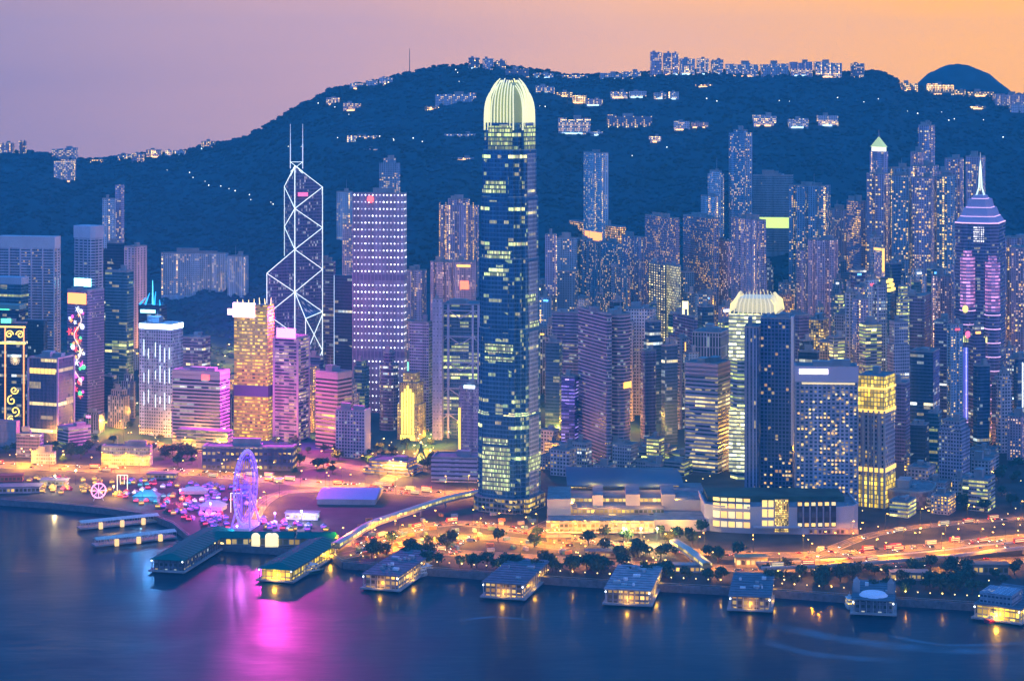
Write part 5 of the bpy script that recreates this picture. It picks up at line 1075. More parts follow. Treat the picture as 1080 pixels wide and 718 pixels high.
for i, (u, v, w_, d, h, c, lb) in enumerate([(20, 520, 40, 18, 6, (.4, .36, .42), 'low pavilion roof at the far left of the harbour fairground'), (55, 512, 26, 14, 5, (.5, .5, .5), 'small white flat-roofed fairground building at the far left'),
        (12, 508, 22, 12, 6, (.45, .1, .1), 'small red-lit pavilion at the far left edge'), (318, 548, 30, 10, 6, (.5, .5, .6), 'bright white-lit long stall right of the ferris wheel'), (170, 505, 30, 12, 5, (.3, .28, .3), 'dark flat shed behind the fairground stalls'),
        (640, 588, 34, 10, 5, (.18, .17, .2), 'dark low shed among waterfront trees right of the skyscraper'), (590, 572, 20, 12, 4, (.3, .25, .2), 'small brown site hut near the road interchange'), (960, 612, 30, 12, 6, (.32, .3, .3), 'low grey roof in the right-hand waterfront garden'), (1040, 606, 36, 12, 8, (.25, .22, .2), 'brown terrace building in the right-hand waterfront garden'),
        (720, 604, 44, 9, 6, (.3, .34, .4), 'long grey canopy over the bus stops behind the waterfront'), (793, 598, 26, 10, 8, (.5, .4, .2), 'small gold-lit gatehouse at the head of the ferry pier')]):
    p = G(u, v); root = thing('pavilion', lb, 'pavilion', p, R(random.Random(i).uniform(-8, 8))); mb = MB(); mb.box(-w_ / 2, w_ / 2, 0, d, 0, h)
    mb.build('wall', fac('facade_pav%d' % (i % 3), Wall=c, Glass=(.2, .15, .05), Bay=4, Floor=h, WX=.7, WZ=.45, Lit=.9 if i in (3, 10, 9) else .45, Strength=2.0, LitA=WARM if i not in (3,) else COOL, LitB=CREAM, Cluster=.2), root)
    mb = MB(); mb.box(-w_ / 2 - 1, w_ / 2 + 1, -1, d + 1, h, h + .7); mb.build('roof', mat('pav_roof%d' % i, tuple(x * .6 for x in c), .8, var=.15), root); PLOTS.append((p.x, p.y + d / 2, w_ / 2))

# low blocks filling the streets behind the mall and beside the right-hand park
rng = random.Random(31); n_lo = {0: 0, 1: 0}
for k, (ua, ub, va, vb, n, wh) in enumerate(((578, 742, 478, 503, 22, 'behind the dark mall roof'), (945, 1085, 470, 548, 20, 'by the dark park at the right'))):
    L_ = sorted((rng.uniform(ua, ub), rng.uniform(va, vb)) for _ in range(n * 3)); got = []
    for u, v in L_:
        p = G(u, v); r = rng.uniform(9, 15)
        if len(got) >= n or any((p.x - a) ** 2 + (p.y - b_) ** 2 < (c * .85 + r * .8) ** 2 for a, b_, c in PLOTS) or any((p - q).length < wd / 2 + 10 for c, wd in ROADS for q in c): continue
        got.append((u, v)); wpx = r * 2 / p.y * F; h = rng.uniform(9, 30); tone, st = rng.choice([('pale', 'old_grid'), ('warm-lit', 'res_warm'), ('bright-lit', 'off_lit'), ('mauve', 'off_band'), ('grey', 'off_grid')])
        tower('low_block', '%s low block %s, number %d counted from the left' % (tone, wh, len(got)), u - wpx / 2, u + wpx * .2, u + wpx / 2, HV + (CH - LZ - h) / p.y * F, p.y, st, th=28, zb=LZ, cat='low building', group='low blocks ' + wh, plantn=1)
# covered footbridges
def footbridge(label, pts, w_, z, roofc, glow):
    root = thing('covered_footbridge', label, 'footbridge'); c = poly_pts(pts, LZ + z, 18); L, Rr = sides(c, w_)
    dk, rf, li, co = MB(), MB(), MB(), MB()
    for i in range(len(c) - 1):
        a, b_, d, e = Rr[i], Rr[i + 1], L[i + 1], L[i]; V = lambda p, h: p + Vector((0, 0, h))
        dk.face([V(a, -.8), V(b_, -.8), V(d, -.8), V(e, -.8)]); dk.face([a, b_, d, e])
        for p, q in ((a, b_), (e, d)):
            dk.face([V(p, -.8), V(q, -.8), V(q, 1.1), V(p, 1.1)])
            li.face([V(p, 1.12), V(q, 1.12), V(q, 3.3), V(p, 3.3)])
        rf.face([V(a, 3.4), V(b_, 3.4), V(c[i + 1], 4.3), V(c[i], 4.3)]); rf.face([V(c[i], 4.3), V(c[i + 1], 4.3), V(d, 3.4), V(e, 3.4)])
        rf.face([V(a, 3.3), V(b_, 3.3), V(d, 3.3), V(e, 3.3)])
        if i % 2 == 0: co = MB(); co.tube((c[i].x, c[i].y, LZ), (c[i].x, c[i].y, LZ + z - .8), .7, 0, 6); co.build('support_column', CONC, root)
    dk.build('deck', CONC, root); rf.build('canopy_roof', roofc, root); li.build('lit_side', glow, root)
GR = mat('bridge_roof', (.40, .40, .36), .6, var=.15); GS = fac('facade_bridgelit', Wall=(.3, .25, .15), Glass=(.5, .4, .1), Bay=3, Floor=200, WX=.8, WZ=1, Lit=2, Strength=1.2, LitA=(1, .72, .12), LitB=(1, .85, .3), Cluster=0.)
footbridge('long curving covered footbridge with pale roof and yellow-lit sides from the pier to the skyscraper', [(354, 577), (372, 566), (392, 554), (430, 541), (470, 528), (503, 521)], 8, 7, GR, GS)
footbridge('short covered footbridge with a bright yellow side in front of the hotel podium', [(711, 573), (728, 584), (746, 598)], 8, 7, GR, GS)

# ------------------------------------------------------------------ piers
TEALR = mat('pier_roof_teal', (.002, .13, .12), .95, var=.12, scale=.3, spec=.02); GREYR = mat('pier_roof_grey', (.11, .13, .17), .85, var=.3, scale=.2); PALER = mat('pier_roof_pale', (.26, .26, .30), .85, var=.3, scale=.2)
YL = fac('facade_pier_y', Wall=(.35, .30, .22), Glass=(.5, .4, .1), Bay=4.2, Floor=4.6, WX=.84, WZ=.72, Lit=2, Strength=1.2, LitA=(1, .62, .02), LitB=(1, .76, .08), Cluster=0.)
OL = fac('facade_pier_o', Wall=(.25, .20, .22), Glass=(.2, .15, .1), Bay=4.2, Floor=4.6, WX=.7, WZ=.6, Lit=.75, Strength=1.6, LitA=(1, .45, .05), LitB=(1, .7, .2), Cluster=.5)
DL = fac('facade_pier_d', Wall=(.16, .17, .24), Glass=(.1, .1, .1), Bay=4.2, Floor=4.6, WX=.6, WZ=.5, Lit=.28, Strength=1.8, LitA=CREAM, LitB=COOL, Cluster=.5)
def pier(label, a, b_, w_, h, st, rf, gable=True, clutter=0, sheds=True):
    A = G(*a, z=1.0); B = G(*b_, z=1.0); d = B - A; L = d.length + 10; ang = math.atan2(d.y, d.x) - math.pi / 2
    root = thing('ferry_pier', label, 'pier', (A.x, A.y, 0), ang)      # local y runs from the water to the shore
    mb = MB(); mb.box(-w_ / 2 - 2.5, w_ / 2 + 2.5, -3, L, 1.4, 2.6); mb.build('deck', CONC, root)
    pl = MB()
    for i in range(int(L / 9)):
        for x in (-w_ / 2, 0, w_ / 2): pl.tube((x, i * 9, -3), (x, i * 9, 1.5), .6, 0, 6)
    pl.build('piles', mat('pile', (.10, .09, .1), .9), root)
    mb = MB(); mb.prism([(-w_ / 2 + 1, 1), (w_ / 2 - 1, 1), (w_ / 2 - 1, L - 2), (-w_ / 2 + 1, L - 2)], 2.6, 2.6 + h, 0, 0); mb.build('hall', st, root)
    cl = []
    for i in range(int(L / 6) + 1):
        for x in (-w_ / 2 - .4, w_ / 2 + .4): cl.append((x, i * 6))
    for i in range(int(w_ / 5) + 1): cl.append((-w_ / 2 + i * w_ / int(w_ / 5), -.6))
    cm_ = MB(); cm_.tube((0, 0, 2.6), (0, 0, 2.7 + h), .28, 0, 4); cme = cm_.mesh('column', STEEL if not gable else DARK)
    for x, y in cl: o = link('column', cme, root); o.location = (x, y, 0)
    z = 2.6 + h; mb = MB()
    if gable:
        r = 3.6; x, y0, y1 = w_ / 2 + 1.6, -1.8, L
        pts = [(-x, y0, z), (x, y0, z), (x, y1, z), (-x, y1, z)]; k0, k1 = (0, y0 + w_ * .4, z + r), (0, y1 - 2, z + r)
        mb.face([pts[0], pts[1], k0]); mb.face([pts[1], pts[2], k1, k0]); mb.face([pts[2], pts[3], k1]); mb.face([pts[3], pts[0], k0, k1]); mb.face(pts[::-1])
        mb.box(-x, x, y0, y0 + .4, z - .6, z - .01); mb.box(-x, -x + .4, y0 + .5, y1, z - .6, z - .01); mb.box(x - .4, x, y0 + .5, y1, z - .6, z - .01)
    else: mb.box(-w_ / 2 - 1.5, w_ / 2 + 1.5, -1.5, L, z, z + 1.0)
    mb.build('roof', rf, root)
    rng = random.Random(int(a[0]))
    for i in range(clutter):
        mb = MB(); x = rng.uniform(-.34, .34) * w_; y = rng.uniform(.12, .85) * L; s_ = rng.uniform(1, 3)
        if rng.random() < .6: mb.box(x - s_, x + s_, y - s_ * .8, y + s_ * .8, z + 1, z + 1 + rng.uniform(1, 2.6))
        else: mb.tube((x, y, z + 1), (x, y, z + 3), s_ * .6, 0, 8)
        mb.build('roof_unit', rng.choice([STEEL, WHITE, CONC]), root)
    for x, y in ((-w_ / 2, -2), (w_ / 2, -2), (w_ / 2 + 1, L * .6)):
        mb = MB(); mb.ball((x, y, z - 1.2), .7, 0, 6, 4); mb.build('lamp', GLOW_W if not (x > 0 and y > 0) else GLOW_Y, root)
    if st in (YL, OL):  # added unseen lamps, for the lit walls' gold reflection on the water
        for x, y in ((0, -3.2), (w_ / 2 + 2, L * .35), (w_ / 2 + 2, L * .75)):
            l = bpy.data.lights.new('pier_light', 'POINT'); l.energy = 1.6e4 if st is YL else 3.5e3; l.color = (1, .5, .03); l.shadow_soft_size = 1.5; o = link('pier_light', l, root); o.location = (x, y, 5.5)
    if gable:
        for i in range(int(L / 7)):
            mb = MB(); y = 8 + i * 7
            for s_ in (-1, 1): mb.tube((s_ * (w_ / 2 + 1.4), y, z + .12), (0, y, z + 3.7), .16, 0, 4)
            mb.build('roof_seam', mat('seam_teal', (.03, .25, .25), .6), root)
    else:
        for i in range(int(L / 8)):
            mb = MB(); mb.box(-w_ / 2 - 1.3, w_ / 2 + 1.3, 4 + i * 8, 4.3 + i * 8, z + 1.0, z + 1.22); mb.build('roof_seam', DARK, root)
    return root, L, z
pier('dark ferry pier with teal hipped roof and white columns, leftmost of the roofed piers', (177, 603), (226, 573), 27, 9, DL, TEALR)
pier('ferry pier with teal hipped roof and brilliantly yellow-lit walls', (291, 613), (338, 585), 28, 9, YL, TEALR)
pier('ferry pier with grey flat roof full of pale machinery and an orange-lit end', (402, 622), (437, 598), 29, 10, OL, GREYR, False, 14)
pier('ferry pier with plain grey flat roof and gold-lit right side, below the skyscraper', (531, 631), (556, 608), 32, 10, OL, GREYR, False, 3)
pier('ferry pier with pale flat roof and mounted white units, below the mall', (662, 638), (674, 615), 34, 10, OL, PALER, False, 10)
pier('ferry pier with grey roof in front of the gold-lit gatehouse', (791, 644), (795, 622), 30, 9, OL, GREYR, False, 8)
_p, _L, _z = pier('pier with a shallow domed roof ring between two corner towers', (921, 648), (922, 630), 30, 9, DL, GREYR, False, 2)
mb = MB(); mb.tube((0, 14, _z + 1), (0, 14, _z + 3), 11, 0, 20, 9); mb.build('dome_ring', mat('dome_ring', (.35, .45, .6), .5, emit=(.2, .35, .8), es=.3, sample=False), _p)
for x in (-13, 13):
    mb = MB(); mb.box(x - 2.5, x + 2.5, 20, 25, _z, _z + 9); mb.tube((x, 22.5, _z + 9), (x, 22.5, _z + 13), 3.4, 0, 4, .3); mb.build('corner_tower', CONC, _p)
_p, _L, _z = pier('ferry pier with blue-grey boxy hall cut by the right edge of the view', (1052, 655), (1078, 636), 34, 9, YL, GREYR, False, 6)
mb = MB(); mb.box(-15, 10, 4, 30, _z + 1.01, _z + 9); mb.build('upper_hall', fac('facade_upper_hall', Wall=(.30, .33, .42), Glass=(.1, .12, .2), Bay=3, Floor=4, WX=.7, WZ=.4, Lit=.08, Strength=1.3, LitA=CREAM, LitB=COOL), _p)
# connecting quay hall with teal roof
root = thing('quay_hall', 'long teal-roofed quay hall joining the two star-shaped ferry piers, lit yellow below', 'hall', G(226, 575), R(-2)); Lq = (G(352, 580) - G(226, 575)).length
mb = MB(); mb.prism([(0, 0), (Lq, 0), (Lq, 15), (0, 15)], .1, 7, 0, 0); mb.build('hall', fac('facade_quay', Wall=(.2, .2, .22), Glass=(.2, .2, .1), Bay=5, Floor=7, WX=.8, WZ=.6, Lit=.7, Strength=1.5, LitA=GOLD, LitB=CREAM, Cluster=.6), root)
mb = MB()
for i in range(3):
    x0, x1 = Lq * i / 3, Lq * (i + 1) / 3 - 2; z0 = 7.02 + .02 * i
    mb.face([(x0, -2, z0), (x1, -2, z0), (x1, 7.5, 11), (x0, 7.5, 11)]); mb.face([(x0, 7.5, 11), (x1, 7.5, 11), (x1, 17, z0), (x0, 17, z0)]); mb.face([(x1, -2, z0), (x1, 17, z0), (x1, 7.5, 11)]); mb.face([(x0, 17, z0), (x0, -2, z0), (x0, 7.5, 11)])
mb.build('roof', TEALR, root)
for i, u in enumerate((269, 283, 288)):
    mb = MB(); x = Lq * (u - 226) / 126; mb.box(x - 3.4, x + 3.4, -4, 0, 0, 9); mb.ball((x, -2, 9), 3.6, 0, 8, 5, (1, .7, .8)); mb.build('lit_pavilion', led('pavilion_cream', (1, .80, .35), 1.4), root)
# open boarding jetties at the left
for a, b_, n, lb in (((86, 557), (166, 549), 3, 'open-sided boarding jetty with a pale translucent roof, farther of two at the left'), ((102, 575), (184, 566), 3, 'open-sided boarding jetty with a pale translucent roof, nearer of two at the left')):
    A, B = G(*a, z=1), G(*b_, z=1); d = B - A; L = d.length; root = thing('boarding_jetty', lb, 'jetty', (A.x, A.y, 0), math.atan2(d.y, d.x))
    mb = MB(); mb.box(-3, L, -6, 6, 1, 2.3); mb.build('deck', CONC, root)
    co = MB(); k = int(L / 5); co.tube((0, 0, 2.3), (0, 0, 7), .22, 0, 4); cme = co.mesh('column', STEEL)
    for i in range(k + 1):
        for y in (-5, 5): o = link('column', cme, root); o.location = (L * i / k, y, 0)
    mb = MB(); mb.face([(-2, -6.5, 7), (L, -6.5, 7), (L, 0, 8.6), (-2, 0, 8.6)]); mb.face([(-2, 0, 8.6), (L, 0, 8.6), (L, 6.5, 7), (-2, 6.5, 7)]); mb.face([(-2, 6.5, 6.96), (L, 6.5, 6.96), (L, -6.5, 6.96), (-2, -6.5, 6.96)]); mb.build('roof', mat('jetty_roof', (.42, .55, .50), .5, var=.2, scale=.5), root)
    mb = MB(); mb.box(0, L, -.3, .3, 6.3, 6.6); mb.build('strip_lamp', led('jetty_lamp', (1, .9, .6), 3), root)
    for i in range(n):
        mb = MB(); x = L * (.22 + .28 * i); mb.box(x - 1.6, x + 1.6, -9, -6.1, .5, 6.2); mb.build('landing_stage', led('stage_gold', (1, .62, .15), 1.3), root)

# ------------------------------------------------------------------ boats
def hull(mb, L, B, h, m=0):
    n = 8; sec = []
    for i in range(n + 1):
        t_ = i / n; y = -L / 2 + L * t_; b_ = B / 2 * (1 - max(0, (t_ - .6) / .4) ** 2) * (1 - max(0, (.12 - t_) / .12) * .25)
        sec.append([(-b_, y, h), (-b_ * .8, y, -.4), (b_ * .8, y, -.4), (b_, y, h)])
    for a, b_ in zip(sec, sec[1:]):
        for k in range(3): mb.face([a[k], a[k + 1], b_[k + 1], b_[k]], None, m)
        mb.face([a[0], b_[0], b_[3], a[3]], None, m)
    mb.face([sec[0][0], sec[0][3], sec[0][2], sec[0][1]], None, m)
def boat(label, u, v, L, B, rz, hc, lit, cat='ferry'):
    p = G(u, v, 0); root = thing('harbour_ferry', label, cat, (p.x, p.y, .2), rz)
    mb = MB(); hull(mb, L, B, 2.2); mb.build('hull', mat('hull_%s' % label[:5], hc, .5), root)
    mb = MB(); mb.prism([(-B * .4, -L * .4), (B * .4, -L * .4), (B * .36, L * .28), (-B * .36, L * .28)], 2.2, 4.9, 0, 0); mb.build('lower_cabin', fac('facade_ferry', Wall=(.6, .6, .6), Glass=(.2, .2, .1), Bay=1.8, Floor=2.7, WX=.7, WZ=.5, Lit=lit, Strength=1.6, LitA=CREAM, LitB=GOLD, Cluster=0.), root)
    mb = MB(); mb.prism([(-B * .34, -L * .34), (B * .34, -L * .34), (B * .3, L * .2), (-B * .3, L * .2)], 4.92, 7.2, 0, 0); mb.build('upper_cabin', fac('facade_ferry', Wall=(.6, .6, .6), Glass=(.2, .2, .1), Bay=1.8, Floor=2.7, WX=.7, WZ=.5, Lit=lit, Strength=1.6, LitA=CREAM, LitB=GOLD, Cluster=0.), root)
    mb = MB(); mb.box(-B * .4, B * .4, -L * .38, L * .24, 7.21, 7.5); mb.build('roof', WHITE, root)
    mb = MB(); mb.box(-1, 1, L * .02, L * .1, 7.5, 9.4); mb.tube((0, 0, 7.5), (0, 0, 12), .12, 0, 4); mb.build('wheelhouse', WHITE, root)
boat('dark-green and white ferry moored beside the yellow-lit pier', 325, 605, 34, 9, R(-48), (.03, .10, .07), .6)
boat('small white ferry tied behind the pier with pale machinery', 449, 606, 24, 7, R(-45), (.5, .5, .5), .3)
boat('small white launch with green-lit deck left of the domed pier', 896, 640, 15, 7, R(3), (.5, .5, .5), 2., 'launch')
boat('red ferry with gold-lit windows beside the rightmost pier', 1063, 653, 42, 9, R(-62), (.45, .02, .04), 1.2)
boat('white ferry with bright windows behind the red one at the right edge', 1082, 648, 40, 9, R(-60), (.6, .55, .5), 1.2)

# ------------------------------------------------------------------ ferris wheel
def wheel():
    p = G(259, 555); rad = 31.5; hubz = 36; az = R(80)
    root = thing('ferris_wheel', 'giant violet-lit ferris wheel on white legs at the fairground', 'ferris wheel', p, az)
    V = mat('wheel_violet', (.10, .06, .45), .5, emit=(.10, .03, 1), es=.8, sample=False); V2 = mat('wheel_white', (.25, .15, .6), .5, emit=(.30, .12, 1), es=.85, sample=False)
    for y in (-1.6, 1.6):
        mb = MB(); mb.path([(rad * math.cos(R(a)), y, hubz + rad * math.sin(R(a))) for a in range(0, 361, 8)], .55, 0, 4); mb.build('rim', V2, root)
        mb = MB(); mb.path([(rad * .86 * math.cos(R(a)), y, hubz + rad * .86 * math.sin(R(a))) for a in range(0, 361, 10)], .3, 0, 4); mb.build('inner_rim', V, root)
    for i in range(42):
        a = 2 * math.pi * i / 42; mb = MB(); mb.tube((0, 1.4 * (-1) ** i, hubz), (rad * math.cos(a), 1.6 * (-1) ** i, hubz + rad * math.sin(a)), .11, 0, 4); mb.build('spoke', V, root)
        g = MB(); x, z = (rad + 1.6) * math.cos(a), hubz + (rad + 1.6) * math.sin(a); g.ball((x, 0, z - .4), 1.35, 0, 6, 4, (1, 1, 1.2)); g.build('gondola', mat('gondola', (.5, .45, .7), .4, emit=(.5, .25, 1), es=.5, sample=False), root)
    mb = MB(); mb.tube((0, -5, hubz), (0, 5, hubz), 1.8, 0, 10); mb.build('hub', V2, root)
    for y in (-9, 9):
        for x in (-15, 15):
            mb = MB(); mb.tube((x, y, 0), (0, y * .4, hubz), .9, 0, 6, .6); mb.build('leg', V2, root)
    mb = MB(); mb.box(-20, 20, -10, 10, 0, 2.2); mb.build('boarding_platform', mat('platform_violet', (.5, .45, .7), .7), root)
    l = bpy.data.lights.new('wheel_light', 'POINT'); l.energy = 1.5e4; l.color = (.25, .05, 1); l.shadow_soft_size = 4; lo = link('wheel_light', l, root); lo.location = (0, -14, 24)
wheel()
def small_wheel():
    p = G(104, 528); root = thing('fairground_ride', 'small pink-glowing fairground wheel left of the stalls', 'fairground ride', p, R(20)); M = led('ride_pink', (1, .25, .6), 3.2)
    mb = MB(); mb.path([(7 * math.cos(R(a)), 0, 10 + 7 * math.sin(R(a))) for a in range(0, 361, 20)], .7, 0, 4); mb.build('rim', M, root)
    for i in range(8):
        a = math.pi * i / 4; mb = MB(); mb.tube((0, 0, 10), (7 * math.cos(a), 0, 10 + 7 * math.sin(a)), .35, 0, 4); mb.build('spoke', M, root)
    mb = MB(); mb.tube((-5, 1, 0), (0, 0, 10), .4, 0, 4); mb.tube((5, 1, 0), (0, 0, 10), .4, 0, 4); mb.build('leg', WHITE, root)
small_wheel()
# white frame and gold cone tree, marquee tents, stalls
for u, v, lb in ((129, 520, 'white goalpost-shaped light frame over the gold-lit stalls'), (249, 540, 'white rectangular light frame standing left of the ferris wheel')):
    root = thing('light_frame', lb, 'light frame', G(u, v)); mb = MB(); mb.path([(-5, 0, 0), (-5, 0, 18), (5, 0, 18), (5, 0, 0)], .45, 0, 4); mb.path([(-2, 0, 9), (-2, 0, 18)], .35, 0, 4); mb.path([(2, 0, 9), (2, 0, 18)], .35, 0, 4); mb.build('frame', led('frame_cream', (1, .85, .55), 1.8), root)
root = thing('lit_cone_tree', 'cone-shaped festive tree of gold lights on the square beside the white low hall', 'light tree', G(444, 487)); mb = MB(); mb.tube((0, 0, 1), (0, 0, 20), 6.5, 0, 10, .4); mb.build('cone', fac('facade_conetree', Wall=(.1, .2, .05), Glass=(.4, .3, .05), Bay=1.2, Floor=1.5, WX=.7, WZ=.7, Lit=1.2, Strength=2.6, LitA=(1, .7, .05), LitB=(.9, 1, .2), Cluster=.2), root); mb = MB(); mb.ball((0, 0, 21), 1.3, 0, 6, 4); mb.build('star', GLOW_Y, root); mb = MB(); mb.tube((0, 0, 0), (0, 0, 1.2), .8, 0, 6); mb.build('trunk', DARK, root)
TENTM = [mat('tent_white', (.65, .65, .72), .8), mat('tent_violet', (.35, .25, .5), .8), mat('tent_red', (.5, .07, .10), .8), mat('tent_teal', (.1, .3, .35), .8), mat('tent_gold', (.5, .35, .1), .8)]
TN = ['white', 'violet', 'red', 'teal', 'gold']
for i, (u, v, w_, d, h, k, lb) in enumerate([(225, 537, 22, 14, 9, 0, 'largest pale peaked tent left of the ferris wheel'), (155, 527, 24, 14, 10, 3, 'teal peaked tent on the left of the fairground'), (205, 520, 26, 10, 7, 0, 'white flat marquee behind the peaked tents'), (182, 538, 12, 10, 6, 2, 'red marquee at the waterside of the fairground')]):
    root = thing('marquee', lb, 'tent', G(u, v), R(-12 + 7 * i)); mb = MB(); mb.box(-w_ / 2, w_ / 2, -d / 2, d / 2, 0, h * .45); mb.build('tent_wall', TENTM[k], root); mb = MB()
    P = [(-w_ / 2 - 1, -d / 2 - 1, h * .45 + .01), (w_ / 2 + 1, -d / 2 - 1, h * .45 + .01), (w_ / 2 + 1, d / 2 + 1, h * .45 + .01), (-w_ / 2 - 1, d / 2 + 1, h * .45 + .01)]; a, b_ = (-w_ * .22, 0, h), (w_ * .22, 0, h)
    mb.face([P[0], P[1], b_, a]); mb.face([P[1], P[2], b_]); mb.face([P[2], P[3], a, b_]); mb.face([P[3], P[0], a]); mb.build('tent_roof', TENTM[k], root)
# fairground stalls: one of each colour, then copies
PROT = []
for k in range(5):
    root = thing('fair_stall', 'x', 'stall'); mb = MB(); mb.box(-2.4, 2.4, -1.8, 1.8, 0, 2.6); mb.build('counter', TENTM[k], root)
    mb = MB(); mb.tube((0, 0, 2.6), (0, 0, 4.6), 3.4, 0, 4, .1); mb.build('stall_roof', TENTM[k], root)
    c = [((.8, .6, 1), 2.2), ((.4, .05, 1), 2.4), ((1, .03, .12), 2.4), ((.05, .5, .6), 1.6), ((1, .42, .02), 2.6)][k]
    mb = MB(); mb.box(-2.2, 2.2, -2.3, -1.9, 1.6, 2.5); mb.build('light_row', led('stall_light_%d' % k, *c), root); PROT.append(root)
CN = ['white-lit', 'violet-lit', 'red-lit', 'teal-lit', 'gold-lit']
rng = random.Random(11); used = [False] * 5; cnt = 0
for i in range(520):
    u = rng.uniform(30, 345); v = rng.uniform(503, 560); lo_ = lerp_tab([(30, 522), (100, 527), (165, 538), (200, 552), (235, 566), (345, 572)], u); hi_ = lerp_tab([(30, 497), (100, 500), (200, 505), (262, 512), (280, 545), (345, 552)], u)
    if not (hi_ + 4 < v < lo_ - 3) or (abs(u - 258) < 12 and v > 540): continue
    k = 1 if u > 200 and rng.random() < .45 else rng.choice([2, 4, 4, 4, 4, 4] if u < 130 else [0, 2, 2, 3, 4, 4, 2, 1] if u < 200 else [0, 1, 1, 2, 2, 4])
    o = PROT[k] if not used[k] else copy_tree(PROT[k]); used[k] = True
    o.location = G(u, v); o.rotation_euler.z = rng.uniform(-.5, .5)
    o['label'] = CN[k] + ' small fairground stall with a pointed roof among many like it near the ferris wheel'; o['group'] = CN[k] + ' fairground stalls'; cnt += 1
for k in range(5):
    if not used[k]:
        for ch in list(PROT[k].children): bpy.data.objects.remove(ch)
        bpy.data.objects.remove(PROT[k])
def flood(u, v, h, c, e, lb, rad=1.5):
    root = thing('floodlight_mast', lb, 'floodlight', G(u, v)); mb = MB(); mb.tube((0, 0, 0), (0, 0, h), .25, 0, 5); mb.build('pole', DARK, root); mb = MB(); mb.ball((0, 0, h + .6), .9, 0, 6, 4); mb.build('lamp_head', led('flood_%d%d' % (u, v), c, 9), root)
    l = bpy.data.lights.new('flood', 'POINT'); l.energy = e; l.color = c; l.shadow_soft_size = rad; o = link('flood_light', l, root); o.location = (0, -1.5, h + .3)
flood(58, 517, 14, (1, .75, .3), 5e4, 'floodlight mast with warm light at the far left of the fairground'); flood(80, 511, 14, (1, .6, .2), 5e4, 'amber floodlight mast behind the gold stalls at the left')
flood(190, 530, 12, (1, .1, .3), 9e4, 'reddish floodlight in the middle of the fairground'); flood(222, 545, 12, (.8, .12, .8), 1e5, 'pinkish floodlight near the pale peaked tent'); flood(150, 530, 12, (.2, .6, 1), 3e4, 'bluish floodlight beside the teal tent')
flood(318, 551, 10, (.8, .7, 1), 6e4, 'brilliant white floodlight above the long stall right of the ferris wheel'); flood(290, 553, 10, (.5, .15, 1), 8e4, 'violet floodlight right behind the ferris wheel'); flood(250, 567, 10, (.7, .6, 1), 2e4, 'white floodlight behind the quay hall'); flood(120, 524, 10, (1, .5, .05), 7e4, 'gold floodlight among the stalls under the light frame')
for u in (658, 676, 693): flood(u, 572, 12, (1, .75, .22), 1.0e5, 'yellow-white floodlight mast in front of the mall, %s of three' % {658: 'leftmost', 676: 'middle', 693: 'rightmost'}[u])
